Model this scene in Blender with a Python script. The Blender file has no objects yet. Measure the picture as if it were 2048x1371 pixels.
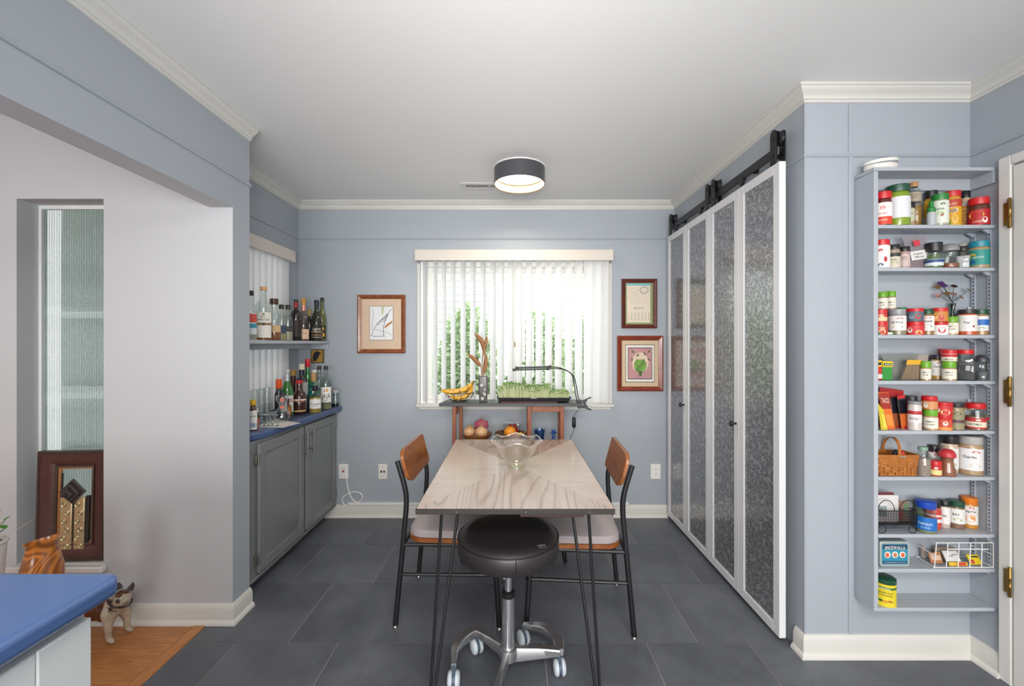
import bpy, bmesh, math, random
from mathutils import Vector, Matrix, Euler
random.seed(7)
SC = bpy.context.scene
COL = SC.collection
F, H, CX, CY = 843.0, 1.347, 1024.0, 685.5      # focal length in px of the 2048 frame, eye height, centre
pi = math.pi
# ---------------------------------------------------------------- camera, sky, lights, exposure
cd = bpy.data.cameras.new('camera'); cam = bpy.data.objects.new('camera', cd); COL.objects.link(cam)
cam.location = (0, 0, H); cam.rotation_euler = (pi/2, 0, 0)
cd.sensor_width = 36; cd.lens = F/2048*36; cd.clip_start = 0.02
SC.camera = cam
SC.view_settings.view_transform = 'Standard'; SC.view_settings.look = 'None'
SC.view_settings.exposure = 0.0; SC.view_settings.gamma = 1.0; SC.view_settings.use_curve_mapping = False
W = bpy.data.worlds.new('sky'); SC.world = W; W.use_nodes = True
bg = W.node_tree.nodes['Background']; bg.inputs[0].default_value = (0.93, 0.97, 1.0, 1); bg.inputs[1].default_value = 3.0
SC.cycles.max_bounces = 10; SC.cycles.diffuse_bounces = 5; SC.cycles.glossy_bounces = 5
SC.cycles.transparent_max_bounces = 24; SC.cycles.transmission_bounces = 8
SC.cycles.caustics_reflective = False; SC.cycles.caustics_refractive = False
SC.cycles.sample_clamp_indirect = 4.0
def area(name, loc, rot, sx, sy, power, col=(1, 1, 1)):
    l = bpy.data.lights.new(name, 'AREA'); l.shape = 'RECTANGLE'; l.size = sx; l.size_y = sy; l.energy = power; l.color = col
    o = bpy.data.objects.new(name, l); COL.objects.link(o); o.location = loc; o.rotation_euler = rot
    return o
# unseen area lights added behind the camera to fill the kitchen and living room;
# two tilt up to brighten the ceiling
area('kitchen_fill', (0.25, -3.2, 1.15), (pi/2+0.25, 0, 0), 3.0, 1.6, 168, (1.0, 0.985, 0.96))
area('kitchen_overhead_fill', (0.35, -0.7, 2.40), (0, 0, 0), 1.4, 0.7, 62, (1.0, 0.95, 0.89))
area('living_room_fill', (-2.3, -3.2, 1.35), (pi/2+0.15, 0, 0), 1.5, 1.6, 62, (0.97, 0.985, 1.0))
fl_ = area('ceiling_fill', (0.0, -0.15, 1.55), (0, 0, 0), 0.5, 0.5, 9.5, (1.0, 0.99, 0.97))   # added fill, aimed forward and up to brighten the ceiling
fl_.rotation_euler = Vector((0.02, 0.92, 0.40)).to_track_quat('-Z', 'Y').to_euler(); fl_.data.spread = math.radians(95)
sn = bpy.data.lights.new('sun', 'SUN'); sn.energy = 5.0; sn.angle = 0.02; sn.color = (1.0, 0.96, 0.88)
so = bpy.data.objects.new('sun', sn); COL.objects.link(so); so.rotation_euler = Vector((-0.5, 0.3, -0.8)).to_track_quat('-Z', 'Y').to_euler()

# ---------------------------------------------------------------- materials
def lin(h):
    c = [int(h[i:i+2], 16)/255 for i in (0, 2, 4)]
    return tuple(x/12.92 if x <= 0.04045 else ((x+0.055)/1.055)**2.4 for x in c) + (1,)
_M = {}
class N:
    def __init__(s, name):
        s.m = bpy.data.materials.new(name); s.m.use_nodes = True; s.t = s.m.node_tree; s.t.nodes.clear()
        s.out = s.t.nodes.new('ShaderNodeOutputMaterial')
    def n(s, typ, ins=None, **kw):
        x = s.t.nodes.new('ShaderNode'+typ)
        for k, v in kw.items(): setattr(x, k, v)
        for k, v in (ins or {}).items():
            if isinstance(v, bpy.types.NodeSocket): s.t.links.new(v, x.inputs[k])
            else: x.inputs[k].default_value = v
        return x
    def math(s, op, a, b=None, clamp=False):
        x = s.n('Math', operation=op, use_clamp=clamp)
        for i, v in enumerate((a, b)):
            if v is None: continue
            if isinstance(v, bpy.types.NodeSocket): s.t.links.new(v, x.inputs[i])
            else: x.inputs[i].default_value = v
        return x.outputs[0]
    def mix(s, f, a, b, typ='RGBA'):
        x = s.n('Mix', data_type='RGBA')
        for k, v in ((0, f), (6, a), (7, b)):
            if isinstance(v, bpy.types.NodeSocket): s.t.links.new(v, x.inputs[k])
            else: x.inputs[k].default_value = v
        return x.outputs[2]
    def end(s, sh, disp=None):
        s.t.links.new(sh.outputs[0] if hasattr(sh, 'outputs') else sh, s.out.inputs[0]); return s.m
def M(hx, rough=0.5, metal=0.0, coat=0.0, bump=None, var=None, spec=0.5, sheen=0.0):
    key = ('p', hx, rough, metal, coat, bump, var, spec, sheen)
    if key in _M: return _M[key]
    b = N('mat_'+hx); c = lin(hx)
    p = b.n('BsdfPrincipled', {'Base Color': c, 'Roughness': rough, 'Metallic': metal, 'Coat Weight': coat, 'Specular IOR Level': spec, 'Sheen Weight': sheen})
    tc = b.n('TexCoord').outputs['Object']
    sc, am = var or (9.0, 0.05)
    nz = b.n('TexNoise', {'Vector': tc, 'Scale': sc, 'Detail': 3.0}).outputs[0]
    lo = tuple(x*(1-am) for x in c[:3])+(1,); hi = tuple(min(1, x*(1+am)) for x in c[:3])+(1,)
    b.t.links.new(b.mix(nz, lo, hi), p.inputs['Base Color'])
    if bump:
        nb = b.n('TexNoise', {'Vector': tc, 'Scale': bump[0], 'Detail': 2.0}).outputs[0]
        bp = b.n('Bump', {'Height': nb, 'Strength': bump[1], 'Distance': 0.002})
        b.t.links.new(bp.outputs[0], p.inputs['Normal'])
    _M[key] = b.end(p); return _M[key]
def wood(hx, hx2, stretch=(1, 12, 12), rough=0.35, scale=6.0, coat=0.0, dist=1.5, rings=0.0, spec=0.5, con=(0.25, 0.75)):
    key = ('w', hx, hx2, stretch, rough, scale, coat, dist, rings, spec, con)
    if key in _M: return _M[key]
    b = N('wood_'+hx)
    tc = b.n('TexCoord').outputs['Object']
    mp = b.n('Mapping', {'Vector': tc, 'Scale': stretch}).outputs[0]
    nz = b.n('TexNoise', {'Vector': mp, 'Scale': scale, 'Detail': 5.0, 'Distortion': dist}).outputs[0]
    rp = b.n('MapRange', {'Value': nz, 'From Min': con[0], 'From Max': con[1]}).outputs[0]
    if rings:
        n2 = b.n('TexNoise', {'Vector': mp, 'Scale': scale*0.25, 'Detail': 0.0}).outputs[0]
        rr = b.math('FRACT', b.math('MULTIPLY', n2, rings))
        rr = b.math('MULTIPLY', b.math('ABSOLUTE', b.math('SUBTRACT', b.math('MULTIPLY', rr, 2.0), 1.0)), 2.6, True)
        rp = b.math('ADD', b.math('MULTIPLY', rp, 0.4), b.math('MULTIPLY', rr, 0.65), True)
    p = b.n('BsdfPrincipled', {'Roughness': rough, 'Coat Weight': coat, 'Coat Roughness': 0.1, 'Specular IOR Level': spec})
    b.t.links.new(b.mix(rp, lin(hx2), lin(hx)), p.inputs['Base Color'])
    bp = b.n('Bump', {'Height': nz, 'Strength': 0.12, 'Distance': 0.001})
    b.t.links.new(bp.outputs[0], p.inputs['Normal'])
    _M[key] = b.end(p); return _M[key]
def G(hx='f4f8f8', refl=1.0, rough=0.02, dens=1.0):
    """thin glass: transparent with a sharp reflection that grows at grazing angles"""
    key = ('g', hx, refl, rough, dens)
    if key in _M: return _M[key]
    b = N('glass_'+hx)
    tr = b.n('BsdfTransparent', {0: lin(hx)}); gl = b.n('BsdfGlossy', {'Color': (1, 1, 1, 1), 'Roughness': rough})
    fc = b.n('LayerWeight', {'Blend': 0.5}).outputs['Facing']
    k = b.math('ADD', b.math('MULTIPLY', b.math('POWER', fc, 4.0), 0.85*refl), 0.045*refl, True)
    mx = b.n('MixShader', {0: k, 1: tr.outputs[0], 2: gl.outputs[0]})
    _M[key] = b.end(mx); return _M[key]
def LIQ(hx, t=0.6):
    """liquid: part see-through, part coloured body"""
    key = ('l', hx, t)
    if key in _M: return _M[key]
    b = N('liquid_'+hx)
    tr = b.n('BsdfTransparent', {0: lin(hx)}); d = b.n('BsdfPrincipled', {'Base Color': lin(hx), 'Roughness': 0.08})
    mx = b.n('MixShader', {0: 1-t, 1: tr.outputs[0], 2: d.outputs[0]})
    _M[key] = b.end(mx); return _M[key]
def TRL(hx, f=0.35):
    """plastic or paper that lets some daylight through"""
    key = ('t', hx, f)
    if key in _M: return _M[key]
    b = N('translucent_'+hx)
    d = b.n('BsdfPrincipled', {'Base Color': lin(hx), 'Roughness': 0.5}); t = b.n('BsdfTranslucent', {0: lin(hx)})
    mx = b.n('MixShader', {0: f, 1: d.outputs[0], 2: t.outputs[0]})
    _M[key] = b.end(mx); return _M[key]
def EM(hx, s):
    b = N('lamp_'+hx); e = b.n('Emission', {0: lin(hx), 1: s}); return b.end(e)

# ---------------------------------------------------------------- mesh helpers
def bm_new(): return bmesh.new()
def box(bm, x0, x1, y0, y1, z0, z1, mtx=None):
    v = [bm.verts.new(Vector(c) if mtx is None else mtx @ Vector(c)) for c in ((x0,y0,z0),(x1,y0,z0),(x1,y1,z0),(x0,y1,z0),(x0,y0,z1),(x1,y0,z1),(x1,y1,z1),(x0,y1,z1))]
    for f in ((0,3,2,1),(4,5,6,7),(0,1,5,4),(1,2,6,5),(2,3,7,6),(3,0,4,7)): bm.faces.new([v[i] for i in f])
    return bm
def B(*a, **k): return box(bm_new(), *a, **k)
def lathe(bm, prof, c=(0, 0, 0), seg=24, axis=None, cap=True):
    """prof: list of (r, z) from bottom to top"""
    c = Vector(c); rings = []
    R = axis.to_track_quat('Z', 'Y').to_matrix() if axis is not None else Matrix.Identity(3)
    for r, z in prof:
        rings.append([bm.verts.new(c + R @ Vector((r*math.cos(2*pi*i/seg), r*math.sin(2*pi*i/seg), z))) for i in range(seg)])
    for a, b in zip(rings, rings[1:]):
        for i in range(seg):
            j = (i+1) % seg; bm.faces.new((a[i], a[j], b[j], b[i]))
    if cap:
        bm.faces.new(list(reversed(rings[0]))); bm.faces.new(rings[-1])
    return bm
def L(prof, c=(0, 0, 0), seg=24, **k): return lathe(bm_new(), prof, c, seg, **k)
def tube(bm, pts, r, seg=8, closed=False, cap=True):
    pts = [Vector(p) for p in pts]; n = len(pts); rs = r if isinstance(r, (list, tuple)) else [r]*n
    rings = []; up = None
    for i, p in enumerate(pts):
        if closed: d = pts[(i+1) % n]-pts[i-1]
        else: d = pts[min(i+1, n-1)]-pts[max(i-1, 0)]
        d.normalize()
        if up is None:
            up = Vector((0, 0, 1)) if abs(d.z) < 0.9 else Vector((1, 0, 0))
        up = (up - d*up.dot(d)).normalized(); s = d.cross(up)
        rings.append([bm.verts.new(p + (up*math.cos(2*pi*k/seg) + s*math.sin(2*pi*k/seg))*rs[i]) for k in range(seg)])
    prs = list(zip(rings, rings[1:])) + ([(rings[-1], rings[0])] if closed else [])
    for a, b in prs:
        for i in range(seg):
            j = (i+1) % seg; bm.faces.new((a[i], b[i], b[j], a[j]))
    if cap and not closed:
        bm.faces.new(rings[0]); bm.faces.new(list(reversed(rings[-1])))
    return bm
def T(pts, r, seg=8, **k): return tube(bm_new(), pts, r, seg, **k)
def curve_pts(ctrl, n=8, closed=False):
    """Catmull-Rom through the control points"""
    c = [Vector(p) for p in ctrl]; m = len(c); out = []
    for i in range(m if closed else m-1):
        p0 = c[(i-1) % m] if closed or i > 0 else c[0]*2-c[1]
        p1, p2 = c[i], c[(i+1) % m]
        p3 = c[(i+2) % m] if closed or i+2 < m else c[-1]*2-c[-2]
        for k in range(n):
            t = k/n
            out.append(0.5*((2*p1)+(p2-p0)*t+(2*p0-5*p1+4*p2-p3)*t*t+(3*p1-p0-3*p2+p3)*t**3))
    if not closed: out.append(c[-1])
    return out
def prism(bm, poly, z0, z1, f=None):
    """extrude a 2-D polygon; f maps (u, v, w) to a point"""
    f = f or (lambda u, v, w: (u, v, w))
    a = [bm.verts.new(f(u, v, z0)) for u, v in poly]; b = [bm.verts.new(f(u, v, z1)) for u, v in poly]
    bm.faces.new(list(reversed(a))); bm.faces.new(b)
    for i in range(len(poly)):
        j = (i+1) % len(poly); bm.faces.new((a[i], a[j], b[j], b[i]))
    return bm
def ball(bm, c, r, sc=(1, 1, 1), u=14, v=9, mtx=None):
    m = Matrix.Translation(c) @ (mtx or Matrix.Identity(4)) @ Matrix.Diagonal((r*sc[0], r*sc[1], r*sc[2], 1))
    bmesh.ops.create_uvsphere(bm, u_segments=u, v_segments=v, radius=1, matrix=m); return bm
def rrect(w, h, r, n=4):
    out = []
    for cx, cy, a in ((w/2-r, h/2-r, 0), (-w/2+r, h/2-r, 90), (-w/2+r, -h/2+r, 180), (w/2-r, -h/2+r, 270)):
        for k in range(n+1):
            t = math.radians(a+90*k/n); out.append((cx+r*math.cos(t), cy+r*math.sin(t)))
    return out
_PLACED = []
def place(zone, z0, h, cand, gap=0.0012):
    """first candidate (x, y, r) on this shelf that touches none of the things already standing there"""
    combos = sorted(((i+(1-sh_)*28, sh_, c_) for i, c_ in enumerate(cand) for sh_ in (1.0, 0.97, 0.94, 0.91, 0.88, 0.85, 0.8, 0.75, 0.7, 0.65, 0.6)), key=lambda q: q[0])
    for _, sh_, (x, y, r) in combos:
            r *= sh_
            if all(z0 >= b1 or z0+h <= b0 or math.hypot(x-bx, y-by) > r+br+gap for zn, bx, by, br, b0, b1 in _PLACED if zn == zone):
                _PLACED.append((zone, x, y, r, z0, z0+h)); return x, y, r
    if isinstance(zone, int):
        for sh_ in (0.62, 0.55, 0.5, 0.45, 0.4):                     # squeeze in against the back wall
            for x0, y0, r0 in cand:
                r = r0*sh_; y = 1.815-0.002-r; x = x0*y/y0
                for dx in (0, -0.006, 0.006, -0.012, 0.012):
                    if all(z0 >= b1 or z0+h <= b0 or math.hypot(x+dx-bx, y-by) > r+br+gap for zn, bx, by, br, b0, b1 in _PLACED if zn == zone):
                        _PLACED.append((zone, x+dx, y, r, z0, z0+h)); return x+dx, y, r
    x, y, r = cand[0]; r *= 0.6; print('NO ROOM', zone, x, y); _PLACED.append((zone, x, y, r, z0, z0+h)); return x, y, r
WL = {}
def ob(name, bm, mat, parent=None, bevel=0, smooth=40, kind=None, label=None, local=False, seg=2):
    me = bpy.data.meshes.new(name)
    if isinstance(bm, bpy.types.Mesh): me = bm
    else:
        bmesh.ops.recalc_face_normals(bm, faces=bm.faces)
        if parent is not None and not local: bmesh.ops.translate(bm, verts=bm.verts, vec=-WL[parent.name])
        bm.to_mesh(me); bm.free()
        if smooth:
            me.polygons.foreach_set('use_smooth', [True]*len(me.polygons)); me.set_sharp_from_angle(angle=math.radians(smooth))
        me.materials.append(mat)
    o = bpy.data.objects.new(name, me); COL.objects.link(o)
    if parent is not None: o.parent = parent; WL[o.name] = WL[parent.name]
    else: WL[o.name] = Vector((0, 0, 0))
    if bevel:
        b = o.modifiers.new('bevel', 'BEVEL'); b.width = bevel; b.segments = seg; b.limit_method = 'ANGLE'; b.angle_limit = math.radians(40)
    if kind: o['kind'] = kind
    if label: o['label'] = label
    return o
def tag(o, label, cat, group=None, kind=None):
    o['label'] = label; o['category'] = cat
    if group: o['group'] = group
    if kind: o['kind'] = kind
    return o
def thing(name, label, cat, loc=(0, 0, 0), group=None, kind=None):
    o = bpy.data.objects.new(name, None); COL.objects.link(o); o.location = loc; o.empty_display_size = 0.05
    WL[o.name] = Vector(loc); return tag(o, label, cat, group, kind)
def struct(name, bm, mat, parent=None, **k): return ob(name, bm, mat, parent, kind='structure', **k)
def PX(px, Y): return (px-CX)/F*Y
def PZ(py, Y): return H-(py-CY)/F*Y
def P(px, py, Y): return Vector((PX(px, Y), Y, PZ(py, Y)))

# ---------------------------------------------------------------- lettering: every character made once as a flat mesh
GL = {}
def _glyphs():
    obs = {}
    for ch in "ABCDEFGHIJKLMNOPQRSTUVWXYZabcdefghijklmnopqrstuvwxyz0123456789.&'":
        cu = bpy.data.curves.new('glyph', 'FONT'); cu.body = ch; cu.resolution_u = 2; cu.offset = 0.012; cu.size = 1
        o = bpy.data.objects.new('glyph', cu); COL.objects.link(o); obs[ch] = o
    bpy.context.view_layer.update(); dg = bpy.context.evaluated_depsgraph_get()
    for ch, o in obs.items():
        me = o.evaluated_get(dg).to_mesh()
        vs = [tuple(v.co[:2]) for v in me.vertices]
        GL[ch] = (vs, [tuple(p.vertices) for p in me.polygons], min(v[0] for v in vs), max(v[0] for v in vs))
        o.evaluated_get(dg).to_mesh_clear()
    for o in obs.values():
        cu = o.data; bpy.data.objects.remove(o); bpy.data.curves.remove(cu)
_glyphs()
def text(bm, s, size, f, slant=0.0, width=None, cy=0.0):
    """lettering centred at (0, cy) in a flat (u, v) frame, mapped by f(u, v); size = cap height"""
    x, put = 0.0, []
    for ch in s:
        if ch == ' ': x += 0.32; continue
        vs, fs, a, b = GL[ch]; put.append((x-a, vs, fs)); x += (b-a)+0.09
    w = x-0.09; k = size/0.7; kx = k if width is None else min(k*1.6, width/w)
    for dx, vs, fs in put:
        nv = [bm.verts.new(f((vx+dx+slant*vy-w/2)*kx, (vy-0.35)*k+cy)) for vx, vy in vs]
        for p in fs:
            try: bm.faces.new([nv[i] for i in p])
            except ValueError: pass
    return bm
def cylmap(cx, cy, cz, r, a0): return lambda u, v: Vector((cx+r*math.cos(a0+u/r), cy+r*math.sin(a0+u/r), cz+v))
def cylpatch(bm, f, u0, u1, v0, v1, n=8):
    a = [bm.verts.new(f(u0+(u1-u0)*i/n, v0)) for i in range(n+1)]; b = [bm.verts.new(f(u0+(u1-u0)*i/n, v1)) for i in range(n+1)]
    for i in range(n): bm.faces.new((a[i], a[i+1], b[i+1], b[i]))
    return bm
def ellipse(bm, f, u, v, a, b, n=14, rot=0.0):
    vs = []
    for i in range(n):
        t = 2*pi*i/n; x, y = a*math.cos(t), b*math.sin(t)
        vs.append(bm.verts.new(f(u+x*math.cos(rot)-y*math.sin(rot), v+x*math.sin(rot)+y*math.cos(rot))))
    bm.faces.new(vs); return bm
def leafshape(bm, f, u, v, l, w, rot, n=6):
    """flat pointed leaf, base at (u, v)"""
    pts = [(l*i/n, w*math.sin(pi*i/n)**0.8) for i in range(n+1)]
    pts = pts + [(x, -y) for x, y in reversed(pts[1:-1])]
    bm.faces.new([bm.verts.new(f(u+x*math.cos(rot)-y*math.sin(rot), v+x*math.sin(rot)+y*math.cos(rot))) for x, y in pts]); return bm
def stroke(bm, f, pts, w):
    """flat drawn line through 2-D points"""
    pts = [Vector(p) for p in pts]; L_, R_ = [], []
    for i, p in enumerate(pts):
        d = (pts[min(i+1, len(pts)-1)]-pts[max(i-1, 0)]).normalized(); n = Vector((-d.y, d.x))*w/2
        L_.append(bm.verts.new(f(*(p+n)))); R_.append(bm.verts.new(f(*(p-n))))
    for i in range(len(pts)-1): bm.faces.new((R_[i], R_[i+1], L_[i+1], L_[i]))
    return bm
# ================================================================ THE ROOM
BLUE, WHITE, GREY = 'a3aab2', 'd2d0ca', 'bcbec1'
wallm = M(BLUE, 0.42, bump=(220, 0.05), var=(2, 0.02)); greym = M(GREY, 0.6, bump=(180, 0.06), var=(2, 0.02))
whitem = M(WHITE, 0.35, var=(6, 0.03)); ceilm = M('ebebea', 0.7, bump=(150, 0.06), var=(1.5, 0.02))
ZC = 2.44
XR, XC, XN, XB = 1.972, 1.26, -1.655, -1.345      # right wall, closet wall, nook wall, beam face
YB, YA, YW = 3.268, 1.815, 2.03                   # back wall, alcove wall, living-room window wall
b = bm_new(); box(b, -5.1, 2.1, -3.5, 3.4, ZC, ZC+0.1); struct('ceiling', b, ceilm, smooth=0)
# back wall round the window opening
WX0, WX1, WZ0, WZ1 = -0.712, 0.752, 0.872, 1.985
b = bm_new()
box(b, -1.78, WX0, YB, YB+0.12, 0, ZC); box(b, WX1, 1.4, YB, YB+0.12, 0, ZC); box(b, WX0, WX1, YB, YB+0.12, 0, WZ0); box(b, WX0, WX1, YB, YB+0.12, WZ1, ZC)
struct('wall_back', b, wallm, smooth=0)
# left wall of the dining nook with its own window
b = bm_new()
box(b, XN-0.12, XN, 2.16, 2.30, 0, ZC); box(b, XN-0.12, XN, 2.98, YB, 0, ZC); box(b, XN-0.12, XN, 2.30, 2.98, 0, 0.9); box(b, XN-0.12, XN, 2.30, 2.98, 1.95, ZC)
struct('wall_nook', b, wallm, smooth=0)
def two_tone(o, m2, test):
    o.data.materials.append(m2)
    for p in o.data.polygons:
        if test(p): p.material_index = 1
NX0, NX1, NZ0, NZ1 = -2.386, -1.967, 0.284, 2.041
b = bm_new()
box(b, -5.1, NX0, YW, YW+0.13, 0, ZC); box(b, NX1, XB, YW, YW+0.13, 0, ZC); box(b, NX0, NX1, YW, YW+0.13, 0, NZ0-0.03); box(b, NX0, NX1, YW, YW+0.13, NZ1, ZC)
o = struct('wall_window', b, greym, smooth=0); two_tone(o, wallm, lambda p: p.center.x > XB-0.001 or (p.normal.y > 0.5))
b = bm_new(); box(b, XB-0.11, XB, -3.4, YW-0.0005, 2.0, ZC); o = struct('wall_beam', b, greym, smooth=0); two_tone(o, wallm, lambda p: p.normal.x > 0.5)
b = bm_new(); box(b, XC, XC+0.12, YA, YB, 0, ZC); struct('wall_closet', b, wallm, smooth=0)
b = bm_new(); box(b, XC+0.12, XR+0.12, YA, YA+0.12, 0, ZC); struct('wall_alcove', b, wallm, smooth=0)
b = bm_new(); box(b, XR, XR+0.12, -3.4, YA, 0, ZC); struct('wall_right', b, wallm, smooth=0)
b = bm_new(); box(b, -5.1, XR+0.12, -3.5, -3.4, 0, ZC); struct('wall_rear', b, greym, smooth=0)
b = bm_new(); box(b, -5.1, -5.0, -3.4, YW, 0, ZC); struct('wall_far', b, greym, smooth=0)

# floors: slate-look tiles laid on a sunk bed, wooden planks in the living room
XE = -1.462
fl = struct('floor', B(XE, XR+0.12, -3.4, 3.4, -0.08, -0.0025), M('a09b94', 0.8, var=(30, 0.1)), smooth=0)
bt = N('slate_tile'); tc = bt.n('TexCoord').outputs['Object']
n1 = bt.n('TexNoise', {'Vector': tc, 'Scale': 3.2, 'Detail': 6.0, 'Roughness': 0.65}).outputs[0]
n2 = bt.n('TexNoise', {'Vector': bt.n('Mapping', {'Vector': tc, 'Scale': (30, 90, 1), 'Rotation': (0, 0, 0.5)}).outputs[0], 'Scale': 3.0, 'Detail': 3.0}).outputs[0]
rnd = bt.n('ObjectInfo').outputs['Random']
v = bt.math('ADD', bt.math('MULTIPLY', n1, 0.7), bt.math('ADD', bt.math('MULTIPLY', n2, 0.25), bt.math('MULTIPLY', rnd, 0.12)))
v = bt.n('MapRange', {'Value': v, 'From Min': 0.34, 'From Max': 0.76}).outputs[0]
pr = bt.n('BsdfPrincipled', {'Specular IOR Level': 0.45})
bt.t.links.new(bt.mix(v, lin('4a4d53'), lin('71757d')), pr.inputs['Base Color'])
bt.t.links.new(bt.n('MapRange', {'Value': n1, 'To Min': 0.36, 'To Max': 0.56}).outputs[0], pr.inputs['Roughness'])
bt.t.links.new(bt.n('Bump', {'Height': n1, 'Strength': 0.12, 'Distance': 0.004}).outputs[0], pr.inputs['Normal'])
tilem = bt.end(pr)
rows = [3.268, 2.821, 2.361, 1.897, 1.435, 0.973, 0.511, 0.049]
jB = [-1.245, -0.782, 0.141, 0.6046, 1.0645, 1.985]; jA = [-1.9305, -1.0065, -0.081, 0.838, 1.77, 2.7]
for r in range(len(rows)-1):
    y1, y0 = rows[r], rows[r+1]; js = jA if r % 2 == 0 else [-1.72]+jB
    for xa, xb in zip(js, js[1:]):
        xa, xb = max(xa, XE), min(xb, XR)
        if xb-xa < 0.02: continue
        cx, cy = (xa+xb)/2, (y0+y1)/2; hx, hy = (xb-xa)/2-0.0022, (y1-y0)/2-0.0022
        o = ob('tile', B(-hx, hx, -hy, hy, -0.02, 0), tilem, fl, smooth=0, local=True); o.location = (cx, cy, 0)
b = bm_new(); box(b, XE, XR, -3.4, rows[-1]-0.002, -0.02, 0); struct('floor_kitchen', b, tilem, smooth=0)
lf = struct('floor_living', B(-5.0, XE, -3.4, YW, -0.08, -0.012), M('5a3a22', 0.6), smooth=0)
plankm = wood('cb8c54', '9a5f34', (2.2, 30, 1), 0.33, 3.0, con=(0.3, 0.75)); plank2 = wood('cf9259', 'a36838', (2.2, 34, 1), 0.33, 2.6, con=(0.3, 0.75))
y = YW-0.02; k = 0
while y > 0.9:
    xs = [XE-0.055, -1.9-0.35*((k*37) % 3)/3, -2.9, -5.0]
    for xa, xb in zip(xs[1:], xs):
        o = ob('plank', B(-(xb-xa)/2+0.0006, (xb-xa)/2-0.0006, -0.0425, 0.0425, -0.011, 0), plankm if (k+int(xa*10)) % 2 else plank2, lf, local=True, bevel=0.0012, seg=1)
        o.location = ((xa+xb)/2, y-0.043, 0)
    y -= 0.0865; k += 1
b = bm_new(); box(b, XE-0.05, XE+0.004, 0.0, YW-0.018, -0.011, 0.005); struct('trim_threshold', b, wood('cc8d55', 'a06638', (30, 2, 1), 0.33, 3.0), bevel=0.004)
b = bm_new(); box(b, -5.0, XE-0.055, -3.4, y, -0.011, -0.0005); box(b, XE-0.06, XE, -3.4, 0, -0.011, -0.0005); struct('floor_living_rest', b, plankm, smooth=0)

# mouldings: crown, picture rail band, baseboard, mitred round the corners
_tn = [0]
def mould(prof, path, z, name, mat):
    P2 = [Vector(p) for p in path]; nr = []
    for a, c in zip(P2, P2[1:]):
        d = (c-a).normalized(); nr.append(Vector((-d.y, d.x)))
    mt = [nr[0]] + [(a+c)/(1+a.dot(c)) for a, c in zip(nr, nr[1:])] + [nr[-1]]
    for i in range(len(P2)-1):
        bm = bm_new(); rg = []
        for q, m in ((P2[i], mt[i]), (P2[i+1], mt[i+1])):
            rg.append([bm.verts.new((q.x+m.x*u, q.y+m.y*u, z+v)) for u, v in prof])
        for k in range(len(prof)):
            j = (k+1) % len(prof); bm.faces.new((rg[0][k], rg[0][j], rg[1][j], rg[1][k]))
        bm.faces.new(rg[0]); bm.faces.new(list(reversed(rg[1])))
        _tn[0] += 1
        struct(name if name.startswith('base') else f'trim_{_tn[0]}', bm, mat, smooth=30)
crown = [(0.0005, -0.0005), (0.052, -0.0005), (0.052, -0.009), (0.046, -0.012), (0.043, -0.018), (0.032, -0.027), (0.019, -0.036), (0.015, -0.043), (0.015, -0.05), (0.009, -0.053), (0.007, -0.06), (0.0005, -0.062)]
band = [(0.0005, 0), (0.006, 0.001), (0.009, 0.006), (0.006, 0.011), (0.005, 0.017), (0.0005, 0.018)]
base = [(0.0005, 0.0008), (0.027, 0.0008), (0.027, 0.008), (0.022, 0.018), (0.015, 0.023), (0.0145, 0.07), (0.011, 0.084), (0.006, 0.094), (0.0005, 0.096)]
PA = [(XR, -3.4), (XR, YA), (XC, YA), (XC, YB), (XN, YB), (XN, 2.16)]
mould(crown, PA, ZC, 'trim', whitem); mould(crown, [(XB, 2.16), (XB, -3.4)], ZC, 'trim', whitem)
mould(band, PA, 2.146, 'trim', wallm); mould(band, [(XB, 2.168), (XB, -3.4)], 2.146, 'trim', wallm)
mould(base, [(XR, 1.69), (XR, YA), (XC, YA), (XC, 1.868)], 0, 'baseboard_right', whitem)
mould(base, [(1.2, YB), (-1.44, YB)], 0, 'baseboard_back', whitem)
mould(base, [(XB, 2.162), (XB, YW), (-4.99, YW)], 0, 'baseboard_left', whitem)
struct('trim_batten', B(1.447, 1.464, YA-0.005, YA+0.001, 0.097, 2.375), wallm, bevel=0.002)
struct('trim_corner_bead', B(XC-0.002, XC+0.007, YA-0.003, YA+0.004, 0.097, 2.375), wallm, bevel=0.002)

# ---- back window: jamb, two sashes, panes, sill
w1 = thing('window_1', 'white sliding window behind the open vertical blinds on the back wall', 'window', (0.02, YB, 0.88), kind='structure')
wm = M('efefec', 0.35)
b = bm_new(); t = 0.045
box(b, WX0, WX0+t, YB+0.01, YB+0.115, WZ0, WZ1); box(b, WX1-t, WX1, YB+0.01, YB+0.115, WZ0, WZ1); box(b, WX0+t, WX1-t, YB+0.01, YB+0.115, WZ1-t, WZ1); box(b, WX0+t, WX1-t, YB+0.03, YB+0.115, WZ0, WZ0+0.03)
ob('window_frame', b, wm, w1, bevel=0.003)
xm = 0.02
for xa, xb, yy in ((WX0+t, xm+0.02, 0.055), (xm-0.02, WX1-t, 0.085)):
    b = bm_new(); s = 0.036; za, zb = WZ0+0.03, WZ1-t
    box(b, xa, xa+s, YB+yy, YB+yy+0.025, za, zb); box(b, xb-s, xb, YB+yy, YB+yy+0.025, za, zb); box(b, xa+s, xb-s, YB+yy, YB+yy+0.025, za, za+s); box(b, xa+s, xb-s, YB+yy, YB+yy+0.025, zb-s, zb)
    sa = ob('sash', b, wm, w1, bevel=0.002)
    ob('pane', B(xa+s, xb-s, YB+yy+0.010, YB+yy+0.014, za+s, zb-s), G('f5f7f6'), sa, smooth=0)
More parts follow.
